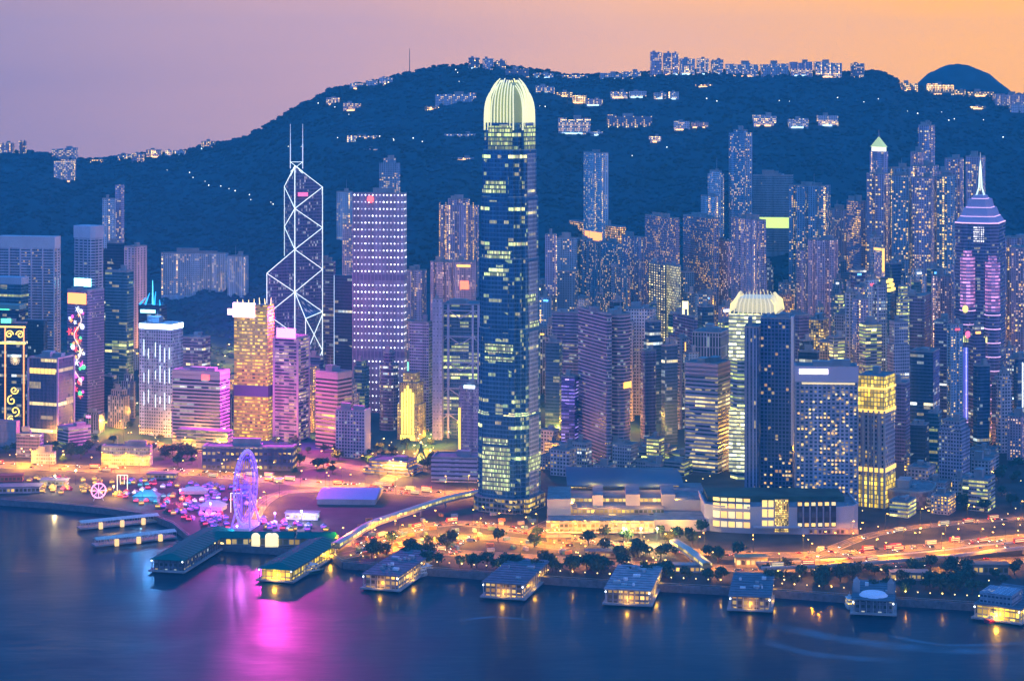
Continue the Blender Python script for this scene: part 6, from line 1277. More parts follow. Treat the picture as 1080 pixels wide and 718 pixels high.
# ------------------------------------------------------------------ hillside and ridge buildings
def hill_hit(u, v):
    k = (u - 540) / F; s_ = (v - HV) / F; Y = Y0
    while Y < YR + 40:
        if CH - s_ * Y <= hz(k * Y, Y): return Y
        Y += 8
    return YR
HB = [  # u0 u1 vtop vbase style words
 (0, 14, 151, 160, 'res_pink', 'small pink-lit house block on the ridge at the far left edge'), (20, 22.5, 149, 158, 'res_dark', 'leftmost of two tiny water towers on the left ridge'), (24, 26.5, 149, 158, 'res_dark', 'rightmost of two tiny water towers on the left ridge'),
 (57, 78, 167, 193, 'res_pale', 'pale apartment block with yellow windows standing just below the left ridge'), (55, 80, 156, 168, 'res_blue', 'blue-grey block on the left ridge above the pale apartments'), (95, 112, 168, 174, 'off_gold', 'low orange-lit villas on the left ridge'),
 (124, 139, 163, 170, 'res_blue', 'flat block on the ridge left of the red-lit house'), (139, 151, 162, 174, 'res_pink', 'red-lit house on the left ridge'), (154, 170, 158, 166, 'res_pink', 'pinkish twin block in the middle of the left ridge'), (174, 182, 159, 166, 'res_pale', 'small pale block on the left ridge, left of its twin'), (184, 195, 159, 166, 'res_pale', 'small pale block on the left ridge, right of its twin'), (212, 226, 149, 160, 'res_dark', 'dark square block where the ridge starts to climb'),
 (344, 358, 103, 112, 'res_pink', 'warm-lit villa block on the left shoulder of the hill'), (362, 380, 108, 120, 'res_pink', 'red-spotted villas below the left shoulder of the hill'), (369, 384, 88, 96, 'res_blue', 'row of flats on the rising ridge, lower left'), (386, 398, 85, 93, 'res_pale', 'row of flats on the rising ridge, middle'), (400, 414, 82, 91, 'res_pale', 'row of flats on the rising ridge, with lit base'),
 (459, 502, 98, 113, 'res_blue', 'wide flat-roofed complex on the slope left of the skyscraper crown'), (448, 480, 112, 117, 'off_gold', 'line of lit terraces left of the skyscraper crown'), (469, 502, 141, 148, 'res_pale', 'lit villas halfway down the slope left of the skyscraper'), (366, 402, 143, 149, 'res_pale', 'cool-lit low school building halfway down the slope'), (384, 398, 157, 161, 'res_pale', 'tiny pale house below the cool-lit school'), (476, 500, 166, 171, 'res_blue', 'dim long house low on the slope left of the skyscraper'),
 (494, 506, 61, 76, 'res_dark', 'leftmost dark block of the summit cluster'), (509, 521, 62, 77, 'res_blue', 'second dark block of the summit cluster'), (523, 534, 64, 76, 'res_dark', 'third dark block of the summit cluster'), (533, 558, 72, 84, 'res_dark', 'long dark flat building on the ridge behind the crown'), (562, 584, 77, 86, 'res_blue', 'low grey block on the ridge right of the crown'), (586, 620, 79, 87, 'res_blue', 'long low flats on the ridge, right of the crown'), (565, 585, 90, 103, 'res_blue', 'grey block just below the ridge beside the crown'),
 (587, 604, 97, 105, 'off_gold', 'brightly gold-lit low block beside the crown'), (604, 618, 101, 113, 'off_gold', 'orange-lit apartments right of the crown, left part'), (618, 636, 104, 116, 'res_pink', 'orange-lit apartments right of the crown, right part'),
 (589, 623, 124, 147, 'res_pale', 'big pale slab with lit base on the upper slope'), (623, 636, 139, 146, 'res_pale', 'low pale annexe right of the big pale slab'), (641, 688, 121, 139, 'res_dark', 'wide dark block with pinkish windows on the upper slope'), (644, 662, 96, 107, 'res_pale', 'left of two pale flats below the ridge'), (664, 682, 96, 107, 'res_pale', 'right of two pale flats below the ridge'), (685, 697, 144, 154, 'res_pale', 'small pale cube house on the bare slope'),
 (633, 655, 77, 84, 'res_blue', 'low flats on the ridge left of the summit apartments'), (656, 676, 75, 84, 'res_blue', 'stepped house on the ridge with an orange lamp'), (686, 698, 55, 72, 'res_violet', 'left of three tall ridge apartment blocks'), (699.5, 708, 56, 72, 'res_violet', 'middle of three tall ridge apartment blocks'), (709, 716, 56, 72, 'res_violet', 'right of three tall ridge apartment blocks'), (717, 733, 62, 73, 'res_blue', 'wide ridge block right of the three tall ones'), (735, 748, 62, 73, 'res_blue', 'ridge block second right of the three tall ones'), (750, 763, 63, 72, 'res_blue', 'ridge block third right of the three tall ones'),
 (690, 703, 98, 109, 'res_pale', 'left pale house of the pair right of the bare slope road'), (705, 716, 97, 109, 'res_pale', 'right pale house of the pair right of the bare slope road'), (733, 752, 89, 95, 'off_gold', 'lit pink villa on the upper slope'), (766, 800, 66, 74, 'res_blue', 'long ridge flats, first of the right row'), (803, 832, 66, 74, 'res_blue', 'long ridge flats, second of the right row'), (834, 857, 65, 74, 'res_violet', 'ridge flats with an orange light, third of the right row'), (860, 888, 65, 74, 'res_blue', 'long ridge flats, fourth of the right row'), (898, 912, 67, 75, 'res_dark', 'small dark house at the end of the ridge'),
 (795, 819, 121, 137, 'res_pale', 'left of three pale mid-slope blocks at the right'), (832, 853, 125, 139, 'res_pale', 'middle of three pale mid-slope blocks, warmly lit'), (863, 884, 121, 137, 'res_pale', 'right of three pale mid-slope blocks'), (711, 728, 128, 140, 'res_pale', 'left low white block below the ridge houses'), (730, 747, 129, 141, 'res_pink', 'right low white block below the ridge houses'),
 (950, 968, 87, 93, 'off_gold', 'gold-lit houses in the saddle at the foot of the round hill'), (980, 1006, 88, 95, 'off_gold', 'brightest gold-lit terrace below the round hill'), (1008, 1018, 95, 101, 'off_gold', 'small gold-lit block right of the brightest terrace'), (1022, 1048, 96, 101, 'off_gold', 'long gold-lit terrace right of the round hill'), (1050, 1080, 98, 115, 'res_pink', 'large orange-spotted terraces at the right edge below the round hill'), (1066, 1092, 110, 122, 'res_pale', 'pale block at the right edge under the orange terraces'), (1024, 1040, 112, 118, 'off_gold', 'small yellow-lit house on the right slope')]
for u0, u1, vt, vb, st, lb in HB:
    on_ridge = vb < lerp_tab(RIDGE, (u0 + u1) / 2) + 8
    Y = YR - 25 if on_ridge else hill_hit((u0 + u1) / 2, vb) + 12
    x0, x1 = xat(u0, Y), xat(u1, Y); zb = min(hz(x0, Y), hz(x1, Y)); zt = zat(vt, Y)
    if zt - zb < 7: zb = zt - 7
    cx = (x0 + x1) / 2; w_ = x1 - x0; d = min(24, max(12, w_ * .5)); root = thing('hillside_house' if zt - zb < 18 else 'hillside_block', lb, 'house' if zt - zb < 18 else 'building', (cx, Y + d / 2, zb))
    rng = random.Random(int(u0 * 3 + vt)); h = zt - zb; mb = MB(); base = -15
    if w_ > 30:
        n = max(2, int(w_ / 14)); sg = w_ / n
        for i in range(n): 
            hh = h * rng.uniform(.86, 1.0); off = rng.uniform(-2.5, 0) ; mb.prism([(-w_ / 2 + sg * i, -d / 2 + off), (-w_ / 2 + sg * (i + 1) - .3, -d / 2 + off), (-w_ / 2 + sg * (i + 1) - .3, d / 2), (-w_ / 2 + sg * i, d / 2)], base, hh, 0, 1)
    else: mb.prism(plan('notch' if h > 20 else 'box', w_, d), base, h, 0, 1)
    lamp = st == 'off_gold'
    s2 = ST[st.replace('res_', 'hill_')] if not lamp else fac('facade_villa', Wall=(.5, .35, .25), Glass=(.3, .2, .1), Bay=3.4, Floor=3.4, WX=.6, WZ=.5, Lit=.75, Strength=7., LitA=(1, .42, .05), LitB=(1, .75, .3), Cluster=.5)
    mb.build('facade', [s2, ROOF], root)
    mb = MB(); a = rng.uniform(-.2, .2) * w_; mb.box(a - w_ * .12, a + w_ * .12, -2, 3, h * .86, h + rng.uniform(2, 4)); mb.build('plant_room', CONC, root)
    if rng.random() < .8 or lamp:
        mb = MB(); q = rng.uniform(.2, .5); mb.box(-w_ * q, w_ * q * .6, -d / 2 - 3.4, -d / 2 - 2.6, 1.0, 3.2); mb.build('terrace_lights', led('terrace_light', (1, .5, .15), 3.5) if lamp or rng.random() < .5 else led('terrace_cool', (.6, .9, 1), 2.2), root)
root = thing('summit_mast', 'thin radio mast on the left end of the summit ridge', 'mast', (xat(432, YR - 10), YR - 10, hz(xat(432, YR - 10), YR - 10))); mb = MB(); mb.tube((0, 0, -5), (0, 0, zat(51, YR) - zat(77, YR) + 2), 1.2, 0, 4, .7); mb.build('lattice_pole', DARK, root)
# lamps along the mountain road
GL = mat('hill_lamp', (.8, .8, .7), .5, emit=(.95, .95, .75), es=3.5, sample=False); lp = MB(); lp.ball((0, 0, 7), .95, 0, 5, 4); lamp_me = lp.mesh('lamp_head', GL); lq = MB(); lq.tube((0, 0, 0), (0, 0, 6.4), .25, 0, 4); pole_me = lq.mesh('pole', DARK)
HLP = [(181, 183), (199, 186), (207, 191), (214, 195), (222, 201), (229, 201), (242, 203), (253, 206), (262, 210), (268, 214), (283, 216), (290, 220), (352, 150), (372, 147), (405, 149), (414, 152), (418, 150), (433, 151), (447, 154), (300, 158), (318, 158), (340, 113), (352, 118), (371, 124), (478, 78), (484, 82), (480, 90), (745, 110), (760, 112), (820, 110), (835, 111), (880, 108), (912, 112), (988, 121), (1000, 132), (1010, 130), (1035, 130), (1060, 150), (700, 160), (668, 168), (565, 116), (575, 118), (930, 108), (955, 120), (970, 125)]
for i, (u, v) in enumerate(HLP):
    if v < lerp_tab(RIDGE, u) + 3: v = lerp_tab(RIDGE, u) + 6
    Y = hill_hit(u, v); x = xat(u, Y); r = thing('road_lamp', 'tiny white road lamp shining alone on the dark wooded slope', 'street lamp', (x, Y - 6, hz(x, Y)), 0, 'lamps along the mountain roads'); s_ = .6 + ((i * 37) % 10) * .06; r.location.x += ((i * 53) % 7 - 3) * 2.5; r.scale = (s_, s_, s_); link('lamp_head', lamp_me, r); link('pole', pole_me, r)

# forest canopy as stuff on the slope
rng = random.Random(3); V_, F_ = [], []
phi = (1 + 5 ** .5) / 2; ICO = [Vector(p).normalized() for p in [(-1, phi, 0), (1, phi, 0), (-1, -phi, 0), (1, -phi, 0), (0, -1, phi), (0, 1, phi), (0, -1, -phi), (0, 1, -phi), (phi, 0, -1), (phi, 0, 1), (-phi, 0, -1), (-phi, 0, 1)]]
IF = [(0, 11, 5), (0, 5, 1), (0, 1, 7), (0, 7, 10), (0, 10, 11), (1, 5, 9), (5, 11, 4), (11, 10, 2), (10, 7, 6), (7, 1, 8), (3, 9, 4), (3, 4, 2), (3, 2, 6), (3, 6, 8), (3, 8, 9), (4, 9, 5), (2, 4, 11), (6, 2, 10), (8, 6, 7), (9, 8, 1)]
for i in range(22000):
    f = rng.random() ** .8; Y = 2420 + (YR + 20 - 2420) * f if i > 2200 else YR + rng.uniform(-60, 15); x = rng.uniform(-.29, .29) * Y; r = rng.uniform(3, 6.5) if i > 2200 else rng.uniform(3, 7); z = hz(x, Y) + r * .2; n = len(V_); sq = rng.uniform(.5, .85); jit = [rng.uniform(.75, 1.2) for _ in ICO]
    V_ += [(x + p.x * r * j, Y + p.y * r * j, z + p.z * r * sq * j) for p, j in zip(ICO, jit)]; F_ += [(a + n, b_ + n, c + n) for a, b_, c in IF]
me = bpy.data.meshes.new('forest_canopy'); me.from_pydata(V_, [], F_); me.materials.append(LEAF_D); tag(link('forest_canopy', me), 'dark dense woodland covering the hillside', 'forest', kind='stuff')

# ------------------------------------------------------------------ infill towers of the dense city
ENV = [(-40, 300), (0, 330), (60, 345), (110, 330), (130, 300), (160, 345), (200, 352), (235, 345), (245, 330), (290, 322), (330, 300), (372, 300), (430, 292), (452, 292), (470, 330), (500, 285), (575, 270), (610, 272), (680, 262), (720, 258), (760, 262), (800, 262), (830, 262), (880, 252), (914, 215), (1005, 205), (1040, 262), (1080, 272), (1130, 275)]
LM = [(30, 'the ribbed white tower at the left edge'), (90, 'the red festive facade'), (170, 'the white grid tower'), (212, 'the mauve banded block'), (268, 'the gold-lit tower'), (308, 'the pink-lit tower'), (345, 'the braced prism tower'), (400, 'the dotted light tower'), (440, 'the gold-front bank'), (485, 'the suspended truss office'), (585, 'the central skyscraper'), (640, 'the mauve office trio'), (678, 'the white punched office'), (722, 'the turret office'), (748, 'the pink-topped office'), (800, 'the arched glowing crown'), (865, 'the broad hotel'), (928, 'the gold-crowned tower'), (965, 'the wall of residential towers'), (1015, 'the spired tower'), (1060, 'the right edge of the view')]
ADJ = {'res_violet': 'violet', 'res_blue': 'blue-grey', 'res_pink': 'pinkish', 'res_pale': 'pale', 'res_dark': 'dark', 'off_grid': 'grey gridded', 'off_band': 'mauve banded', 'off_teal': 'teal glass', 'off_blue': 'blue glass', 'off_dark': 'black glass', 'off_violet': 'violet glass', 'off_rib': 'ribbed', 'res_warm': 'warm-lit', 'off_lit': 'bright-lit', 'old_grid': 'old pale'}
rng = random.Random(21); fills = []
rows = [2150, 2215, 2285, 2355, 2430, 2510, 2590, 2670, 2750, 2840, 2930, 3020, 3110]
for ri, Yb in enumerate(rows):
    u = -30 + rng.uniform(0, 14)
    while u < 1110:
        wpx = rng.uniform(13, 24) * (1 if ri > 3 else 1.1); Y = Yb + rng.uniform(-22, 22); uc = u + wpx / 2; u_next = u + wpx + rng.uniform(2, 9)
        env = lerp_tab(ENV, uc); f = ri / (len(rows) - 1)
        vt = env + (1 - f) ** 1.3 * 105 + rng.uniform(0, 38)
        if uc < 340 and ri > 6: vt += 30
        zt = zat(vt, Y); x = xat(uc, Y); zg = hz(x, Y); ok = zt - zg > 22
        if ri < 3 and 568 < uc < 672: ok = False
        if uc < 250 and (ri < 3 or ri > 8): ok = False
        if ri < 2 and not (590 < uc < 745 or 905 < uc < 1100): ok = False
        if ri == 0: ok = ok and 960 < uc
        if 375 < uc < 480 and ri < 3: ok = False
        if uc < 330 and rng.random() < .35: ok = False
        if zt - zg > 150: zt = zg + 150 - rng.uniform(0, 30)
        rad = wpx / F * Y * .62
        if ok and all((x - a) ** 2 + (Y - b_) ** 2 > (rad * .9 + c * .8) ** 2 for a, b_, c in PLOTS):
            fills.append((uc, wpx, zat(0, 1) and vt if zt - zg < 150 else HV + (CH - zt) / Y * F, Y, ri)); PLOTS.append((x, Y, rad * .8))
        u = u_next
labels = {}
for (uc, wpx, vt, Y, ri) in sorted(fills):
    res = rng.random() < (.75 if ri > 5 else .3); st = rng.choice(['res_violet', 'res_blue', 'res_pink', 'res_pale', 'res_dark', 'res_warm'] if res else ['off_grid', 'off_lit', 'off_band', 'off_teal', 'off_blue', 'off_dark', 'off_violet', 'off_rib', 'old_grid'])
    rel = min(LM, key=lambda q: abs(q[0] - uc)); h = zat(vt, Y) - hz(xat(uc, Y), Y); size = 'low' if h < 45 else ('tall' if h > 95 else 'mid-height')
    lb = '%s %s %s %s %s' % (size, ADJ[st], 'apartment block' if res else 'office block', ('high up' if ri > 9 else 'well' if ri > 6 else 'some way' if ri > 3 else 'just') + ' behind', rel[1])
    labels.setdefault(lb, []).append((uc, wpx, vt, Y, st, res))
ORD = ['leftmost', 'second', 'third', 'fourth', 'fifth', 'sixth', 'seventh', 'eighth']
def fsign(root, P, w_, d, zt, rng):
    k = rng.random()
    if k > .42: return
    c, s_ = rng.choice([((.9, .95, 1), 3), ((1, .05, .06), 3), ((1, .5, .05), 2.5), ((.1, .4, 1), 3), ((1, .75, .3), 3), ((.2, 1, .6), 2), ((1, .2, .6), 2.5)]); m_ = led('sign_lamp_%d%d' % (int(c[0] * 9 + c[1] * 90 + c[2] * 7), s_), c, s_)
    a = rng.uniform(.1, .45); b_ = a + rng.uniform(.25, .5); z = -rng.uniform(2, 5); fc = 'L' if root.rotation_euler.z > -.8 else 'R'
    if k < .30: on_face(root, w_, d, fc, a, b_, zt + z - rng.uniform(1.5, 3), zt + z, m_, 'roof_sign')
    elif k < .36: on_face(root, w_, d, fc, .46, .52, zt * .35, zt - 4, m_, 'light_line')
    else: on_face(root, w_, d, fc, .0, 1, zt * .12, zt * .12 + 5, led('podium_gold', (1, .55, .06), 1.4), 'lit_podium')
for lb, L in labels.items():
    for i, (uc, wpx, vt, Y, st, res) in enumerate(L):
        lab = lb if len(L) == 1 else ('%s, %s' % (lb, ('leftmost of %d' % len(L)) if i == 0 else ('rightmost of %d' % len(L)) if i == len(L) - 1 else ORD[i] + ' from left'))
        sid = rng.uniform(.18, .38); th = rng.uniform(14, 32) if uc < 620 else rng.uniform(58, 74)
        ucn = uc + wpx / 2 - sid * wpx if uc < 620 else uc - wpx / 2 + sid * wpx
        tower('apartment_block' if res else 'office_block', lab, uc - wpx / 2, ucn, uc + wpx / 2, vt, Y, st, th=th, kind=rng.choice(['cross', 'notch', 'box'] if res else ['box', 'box', 'cham', 'pill']),
              tiers=[(1, 1)] if rng.random() < .6 else [(rng.uniform(.82, .94), 1), (1, rng.uniform(.6, .85))], cat='apartment block' if res else 'office block', group='city blocks between the waterfront and the hill', plantn=rng.randint(1, 2), extra=fsign)
print('infill', len(fills))
# ------------------------------------------------------------------ trees
def make_tree(seed, m, lab):
    rng = random.Random(seed); root = thing('broadleaf_tree', lab, 'tree'); t_ = MB(); h = 4.2
    t_.tube((0, 0, -.3), (.3, .2, h), .5, 0, 6, .3)
    for i in range(4):
        a = i * 1.6 + rng.random(); t_.tube((.2, .1, h - 1), (2.4 * math.cos(a), 2.4 * math.sin(a), h + 2.4), .26, 0, 4, .1)
    t_.build('trunk', mat('bark', (.08, .06, .05), .9), root); c = MB()
    for i in range(340):
        a, b_ = rng.uniform(0, 6.283), math.acos(rng.uniform(-1, 1)); r = rng.uniform(.55, 1.06) * (1 + .25 * math.sin(3 * a + seed)); p = Vector((4.6 * r * math.sin(b_) * math.cos(a), 4.6 * r * math.sin(b_) * math.sin(a), h + 2.8 + 3.2 * r * math.cos(b_)))
        s_ = rng.uniform(.5, 1.15); d = Vector((rng.uniform(-1, 1), rng.uniform(-1, 1), rng.uniform(-.3, 1))).normalized(); e = d.orthogonal().normalized(); g_ = d.cross(e)
        c.face([p + e * s_, p + g_ * s_ * .8, p - e * s_, p - g_ * s_ * .8])
    c.build('crown', m, root); return root
TL = ['dark rounded tree', 'mid-green spreading tree', 'olive tree with thin crown']
TP = [make_tree(1, mat('leaf_deep', (.028, .085, .05), .9, var=.4, scale=.3), ''), make_tree(2, LEAF_M, ''), make_tree(5, mat('leaf_olive', (.06, .08, .035), .9, var=.4, scale=.3), '')]
for t_ in TP: CH_OF[t_.name] = list(t_.children)
rng = random.Random(8); tu = [False] * 3
ZN = [((0, 262), (452, 478), 26, 'in the park below the left towers', 'park trees at the left'), ((60, 215), (476, 492), 22, 'along the highway at the left', 'highway trees at the left'), ((290, 470), (470, 500), 44, 'in the square below the dotted tower', 'trees of the central square'), ((395, 640), (596, 606), 34, 'on the waterfront between the piers left of centre', 'waterfront trees left of centre'), ((600, 780), (584, 614), 40, 'on the waterfront in front of the mall', 'waterfront trees before the mall'),
      ((800, 1100), (598, 628), 62, 'in the right-hand waterfront garden', 'waterfront garden trees'), ((350, 480), (574, 592), 14, 'beside the curving footbridge', 'trees by the footbridge'), ((1010, 1110), (455, 545), 30, 'in the dark park at the right edge', 'park trees at the right'), ((520, 760), (560, 582), 16, 'on the road island before the mall', 'road island trees'), ((630, 745), (505, 530), 14, 'on the roof garden of the mall', 'mall garden trees')]
for (ua, ub), (va, vb), n, wh, gp in ZN:
    k = 0; tries = 0
    while k < n and tries < n * 8:
        tries += 1; u, v = rng.uniform(ua, ub), rng.uniform(va, vb)
        if v > lerp_tab(SHORE, u) - 3 and 'roof' not in wh: continue
        p = G(u, v)
        if 'roof garden' in wh: continue
        if any((p.x - a) ** 2 + (p.y - b_) ** 2 < (c * .75) ** 2 for a, b_, c in PLOTS): continue
        if any((p - q).length < wd / 2 + 4 for c, wd in ROADS for q in c[::1]): continue
        q = rng.randrange(3); o = TP[q] if not tu[q] else copy_tree(TP[q]); tu[q] = True
        s_ = rng.uniform(.7, 1.35); o.location = p; o.scale = (s_, s_, s_ * rng.uniform(.85, 1.1)); o.rotation_euler.z = rng.uniform(0, 6.28); o['label'] = TL[q] + ' ' + wh; o['group'] = gp + ', ' + TL[q]; k += 1

# ------------------------------------------------------------------ street lamps, each with its own light
arm = MB(); arm.tube((0, 0, 0), (0, 0, 14.5), .16, 0, 5, .1); pm_ = arm.mesh('pole', DARK); arm = MB(); arm.tube((0, 0, 14.4), (2.4, 0, 14.9), .1, 0, 4); am_ = arm.mesh('arm', DARK)
hd = MB(); hd.box(1.9, 3.3, -.35, .35, 14.8, 15.1); HMm = {k: hd.mesh('lamp_head', m) for k, m in (('o', led('head_orange', (1, .45, .06), 14)), ('y', led('head_yellow', (1, .72, .3), 12)))}
LD = {}
for k, c, e in (('o', (1, .36, .0), 1.0), ('y', (1, .5, .03), 1.0)):
    for s_ in (1, 2, 3):
        l = bpy.data.lights.new('street_light', 'SPOT'); l.spot_size = R(164); l.spot_blend = .35; l.color = c; l.energy = 27000 * s_; l.shadow_soft_size = .4; LD[k, s_] = l
nl = 0
def lamps(rd, step, k, s_, lab, gp, z=LZ, both=True, lim=(-60, 1130)):
    global nl
    c, wd = rd; L, Rr = sides(c, wd + 1.5); acc = 0
    for i in range(1, len(c)):
        acc += (c[i] - c[i - 1]).length
        if acc < step: continue
        acc = 0; u = 540 + c[i].x / c[i].y * F
        if not lim[0] < u < lim[1]: continue
        d = c[i] - c[i - 1]; a = math.atan2(d.y, d.x)
        for S_, rz in ((L, a - math.pi / 2), (Rr, a + math.pi / 2)) if both else ((Rr, a + math.pi / 2),):
            r = thing('street_lamp', lab, 'street lamp', (S_[i].x, S_[i].y, z), rz, gp); link('pole', pm_, r); link('arm', am_, r); link('lamp_head', HMm[k], r)
            o = link('lamp_light', LD[k, s_], r); o.location = (2.6, 0, 14.2); nl += 1
lamps(r_high, 26, 'o', 3, 'orange lamp on a tall pole along the harbour highway', 'lamps of the harbour highway')
lamps(r_loop, 24, 'o', 3, 'orange lamp beside the curved slip road right of the ferris wheel', 'lamps of the slip road', both=False)
lamps(r_mid, 27, 'o', 2, 'orange lamp along the wide road below the skyscraper', 'lamps of the middle road')
lamps(r_bay, 34, 'o', 3, 'orange lamp on the road behind the ferry piers', 'lamps of the pier road', both=False)
lamps(r_gar, 28, 'o', 3, 'orange lamp on the road through the left park', 'lamps of the park road')
lamps(r_st, 26, 'y', 3, 'yellow lamp on the street leading to the gold cone tree', 'lamps of the square street')
lamps(r_right, 30, 'o', 1, 'orange lamp on the slip road right of the hotel podium', 'lamps of the right slip road')
lamps(r_cen, 26, 'y', 2, 'yellow lamp on the short road beside the mall', 'lamps of the mall road', both=False)
lamps(r_lot, 22, 'o', 3, 'orange lamp over the works yard below the skyscraper', 'lamps of the works yard')
lamps((r_fly[0], r_fly[1]), 40, 'o', 2, 'lamp standing on the elevated highway', 'lamps of the elevated highway', z=LZ + 8)
# promenade lamps
pl_ = MB(); pl_.tube((0, 0, 0), (0, 0, 4.4), .1, 0, 4); pp = pl_.mesh('pole', DARK); pl_ = MB(); pl_.ball((0, 0, 4.8), .5, 0, 6, 4); ph = pl_.mesh('globe', GLOW_Y); LP = bpy.data.lights.new('globe_light', 'POINT'); LP.energy = 2200; LP.color = (1, .48, .06); LP.shadow_soft_size = .4
for i, u in enumerate(range(370, 1095, 13)):
    if i % 1: continue
    p = G(u, lerp_tab(SHORE, u) - 2.5); r = thing('promenade_lamp', 'small yellow globe lamp on the waterfront promenade', 'promenade lamp', p, 0, 'globe lamps along the promenade'); link('pole', pp, r); link('globe', ph, r)
    if i % 3 == 0: o = link('lamp_light', LP, r); o.location = (0, 0, 5.4)
for (ua, ub, va, vb, n, lb, gp) in ((1030, 1085, 450, 560, 9, 'small yellow globe lamp in the dark park at the right edge', 'globe lamps of the right park'), (395, 500, 470, 500, 26, 'small yellow globe lamp in the central square', 'globe lamps of the square'), (590, 760, 470, 512, 26, 'small yellow globe lamp on the street behind the mall', 'globe lamps behind the mall'), (820, 1060, 600, 622, 26, 'small yellow globe lamp in the waterfront garden', 'globe lamps of the waterfront garden'), (560, 720, 560, 600, 34, 'small yellow globe lamp on the plaza before the mall', 'globe lamps of the mall plaza'), (0, 250, 455, 485, 30, 'small yellow globe lamp in the left park', 'globe lamps of the left park'),(900, 1080, 480, 575, 30, 'small yellow globe lamp on streets at the right', 'globe lamps at the right')):
    for i in range(n):
        p = G(rng.uniform(ua, ub), rng.uniform(va, vb)); r = thing('promenade_lamp', lb, 'promenade lamp', p, 0, gp); link('pole', pp, r); link('globe', ph, r)
        if i % 3 == 0: o = link('lamp_light', LP, r); o.location = (0, 0, 5.4)
CAN = bpy.data.lights.new('canyon_light', 'POINT'); CAN.energy = 8e4; CAN.color = (1, .40, .03); CAN.shadow_soft_size = .8
# street-level glow between the towers: lamps in the streets among the blocks
for i in range(120):
    u = rng.uniform(20, 1070); Y = rng.uniform(2130, 2720); x = xat(u, Y)
    if any((x - a) ** 2 + (Y - b_) ** 2 < (c * .7) ** 2 for a, b_, c in PLOTS): continue
    r = thing('street_lamp', 'street lamp in the canyon streets between the city blocks', 'street lamp', (x, Y, hz(x, Y)), 0, 'lamps between the city blocks'); link('pole', pm_, r); link('arm', am_, r); link('lamp_head', HMm['y'], r); o = link('lamp_light', CAN, r); o.location = (2.6, 0, 14.2); nl += 1
print('lamps', nl)

# ------------------------------------------------------------------ cars
def car_mesh(c, big=False):
    mb = MB(); L, W_, H = (10.5, 2.6, 3.9) if big else (4.5, 1.8, 1.45)
    if big:
        mb.box(-W_ / 2, W_ / 2, -L / 2, L / 2, .5, H, 0); 
        for z in (1.2, 2.7): mb.box(-W_ / 2 - .02, W_ / 2 + .02, -L / 2 + .5, L / 2 - .5, z, z + .7, 4)
    else:
        mb.box(-W_ / 2, W_ / 2, -L / 2, L / 2, .3, .85, 0); mb.prism([(-.82, -1.3), (.82, -1.3), (.82, 1.2), (-.82, 1.2)], .85, H, 1, 0, poly1=[(-.68, -.8), (.68, -.8), (.68, .75), (-.68, .75)])
    for x in (-W_ / 2, W_ / 2):
        for y in (-L * .32, L * .32): mb.tube((x - .1, y, .34), (x + .1, y, .34), .34, 1, 8)
    for x in (-.6, .6): mb.box(x - .25, x + .25, -L / 2 - .04, -L / 2 + .02, .5, .8, 2); mb.box(x - .25, x + .25, L / 2 - .02, L / 2 + .04, .5, .8, 3)
    m4 = LW[2]; return mb.mesh('car_body', [mat('car_%s' % str(c), c, .35, .2), mat('car_glass', (.02, .02, .03), .1), led('headlight', (1, .9, .7), 14), led('taillight', (1, .04, .02), 12), m4])
CARS = [(car_mesh((.6, .6, .62)), 'white'), (car_mesh((.03, .03, .04)), 'black'), (car_mesh((.45, .02, .02)), 'red'), (car_mesh((.25, .27, .3)), 'silver')]; BUS = (car_mesh((.4, .03, .03), True), 'red'), (car_mesh((.5, .45, .3), True), 'cream')
def traffic(rd, n, wh, z=LZ + .04, gp=''):
    c, wd = rd; k = 0
    for i in range(n):
        j = rng.randrange(1, len(c)); f = rng.random(); p = c[j - 1].lerp(c[j], f); d = (c[j] - c[j - 1]).normalized(); nrm = Vector((-d.y, d.x, 0)); lane = rng.choice([-.4, -.28, -.16, .16, .28, .4]); q = p + nrm * wd * lane
        u = 540 + q.x / q.y * F
        if not -20 < u < 1100: continue
        bus = rng.random() < .14; me_, cn = rng.choice(BUS) if bus else rng.choice(CARS); o = link('city_bus' if bus else 'car', me_); o.location = (q.x, q.y, z); o.rotation_euler.z = math.atan2(d.y, d.x) + (math.pi / 2 if lane > 0 else -math.pi / 2)
        t2 = '%s %s driving %s' % (cn, 'double-deck bus' if bus else 'car', wh); tag(o, t2, 'bus' if bus else 'car', t2)
traffic(r_high, 130, 'on the harbour highway at the left', z=LZ + .04); traffic(r_mid, 110, 'on the wide road below the skyscraper', LZ + .05); traffic(r_bay, 34, 'on the road behind the ferry piers'); traffic(r_gar, 26, 'on the road through the left park', LZ + .06); traffic(r_fly, 16, 'on the elevated highway', LZ + 8.02); traffic(r_right, 14, 'on the slip road right of the hotel podium', LZ + .07); traffic(r_st, 8, 'on the street to the gold cone tree', LZ + .07)
for i in range(40):
    p = G(rng.uniform(372, 500), rng.uniform(562, 586)); me_, cn = rng.choice(CARS); o = link('car', me_); o.location = (p.x, p.y, LZ + .02); o.rotation_euler.z = rng.uniform(0, 6.28); t2 = '%s car parked in the orange-lit works yard' % cn; tag(o, t2, 'car', t2)

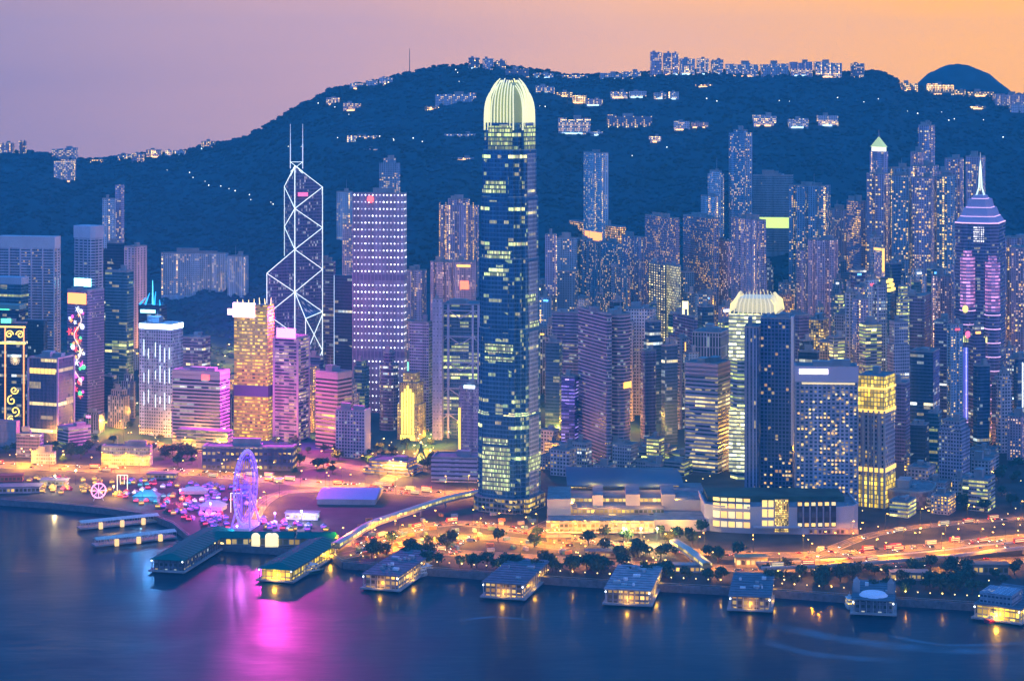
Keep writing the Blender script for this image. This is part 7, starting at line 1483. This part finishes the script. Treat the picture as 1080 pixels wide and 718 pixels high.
# containers, huts and barriers in the works yard
rng = random.Random(77); CC = [((.5, .2, .05), 'rusty'), ((.1, .2, .4), 'blue'), ((.45, .42, .38), 'pale'), ((.12, .25, .15), 'green')]
cmesh = []
for c, n_ in CC:
    mb = MB(); mb.box(-3.2, 3.2, -1.3, 1.3, 0, 2.7); mb.box(-3.25, -3.2, -1.1, 1.1, .2, 2.5)
    for i in range(8): mb.box(-3 + i * .8, -2.8 + i * .8, -1.36, -1.3, .1, 2.6)
    cmesh.append((mb.mesh('container', mat('container_' + n_, c, .7, var=.3, scale=.6)), n_))
for i in range(70):
    u, v = rng.uniform(365, 600), rng.uniform(543, 588)
    p = G(u, v)
    if any((p.x - a) ** 2 + (p.y - b_) ** 2 < (c * .8) ** 2 for a, b_, c in PLOTS) or any((p - q).length < wd / 2 + 2 for c, wd in ROADS[:-1] for q in c): continue
    me_, cn = rng.choice(cmesh); o = link('site_container', me_); o.location = p; o.rotation_euler.z = rng.choice([.3, .35, 1.9]) + rng.uniform(-.1, .1); t2 = cn + ' steel container in the orange-lit works yard below the skyscraper'; tag(o, t2, 'container', t2)
# pale foam left by passing boats
fm = bpy.data.materials.new('wake_foam'); fm.use_nodes = True; t = fm.node_tree; b = t.nodes['Principled BSDF']; b.inputs['Base Color'].default_value = (.35, .5, .6, 1); b.inputs['Roughness'].default_value = .6
uvn = t.nodes.new('ShaderNodeUVMap'); sx_ = t.nodes.new('ShaderNodeSeparateXYZ'); t.links.new(uvn.outputs[0], sx_.inputs[0]); n_ = t.nodes.new('ShaderNodeTexNoise'); n_.inputs['Scale'].default_value = .03; n_.inputs['Detail'].default_value = 4; ge = t.nodes.new('ShaderNodeNewGeometry'); t.links.new(ge.outputs['Position'], n_.inputs['Vector'])
def mth(op, a, b_):
    q = t.nodes.new('ShaderNodeMath'); q.operation = op
    for i, x in enumerate((a, b_)):
        if isinstance(x, (int, float)): q.inputs[i].default_value = x
        else: t.links.new(x, q.inputs[i])
    return q.outputs[0]
v_ = sx_.outputs[1]; edge = mth('MULTIPLY', mth('MULTIPLY', v_, mth('SUBTRACT', 1., v_)), 4.); uu = sx_.outputs[0]; ends = mth('MULTIPLY', mth('MULTIPLY', uu, mth('SUBTRACT', 1., uu)), 4.)
al = mth('MULTIPLY', mth('MULTIPLY', mth('POWER', edge, 1.5), ends), mth('MULTIPLY', mth('POWER', n_.outputs[0], 2.), .85)); t.links.new(al, b.inputs['Alpha'])
for k, (pts, w_) in enumerate([([(780, 655), (830, 662), (900, 676), (980, 684), (1080, 688)], 26), ([(800, 672), (840, 686), (900, 694), (960, 697)], 18), ([(480, 655), (520, 650), (570, 655)], 8), ([(930, 668), (1000, 680), (1100, 676)], 10)]):
    c = poly_pts(pts, .02 + .004 * k, 15); L, Rr = sides(c, w_); mb = MB(); n = len(c) - 1
    for i in range(n): mb.face([Rr[i], Rr[i + 1], L[i + 1], L[i]], [(i / n, 0), ((i + 1) / n, 0), ((i + 1) / n, 1), (i / n, 1)])
    tag(mb.build('boat_wake', fm), kind='structure')
# ------------------------------------------------------------------ haze: one closed box round the camera and the scene
hm = bpy.data.materials.new('haze'); hm.use_nodes = True; t = hm.node_tree; t.nodes.clear()
vo = t.nodes.new('ShaderNodeVolumePrincipled'); vo.inputs['Color'].default_value = (.14, .78, 1, 1); vo.inputs['Density'].default_value = HAZE; vo.inputs['Anisotropy'].default_value = 0
oo = t.nodes.new('ShaderNodeOutputMaterial'); t.links.new(vo.outputs[0], oo.inputs['Volume'])
mb = MB(); mb.box(-3400, 3400, -250, 5750, -4, 620); hb = mb.build('haze', hm); tag(hb, kind='stuff')
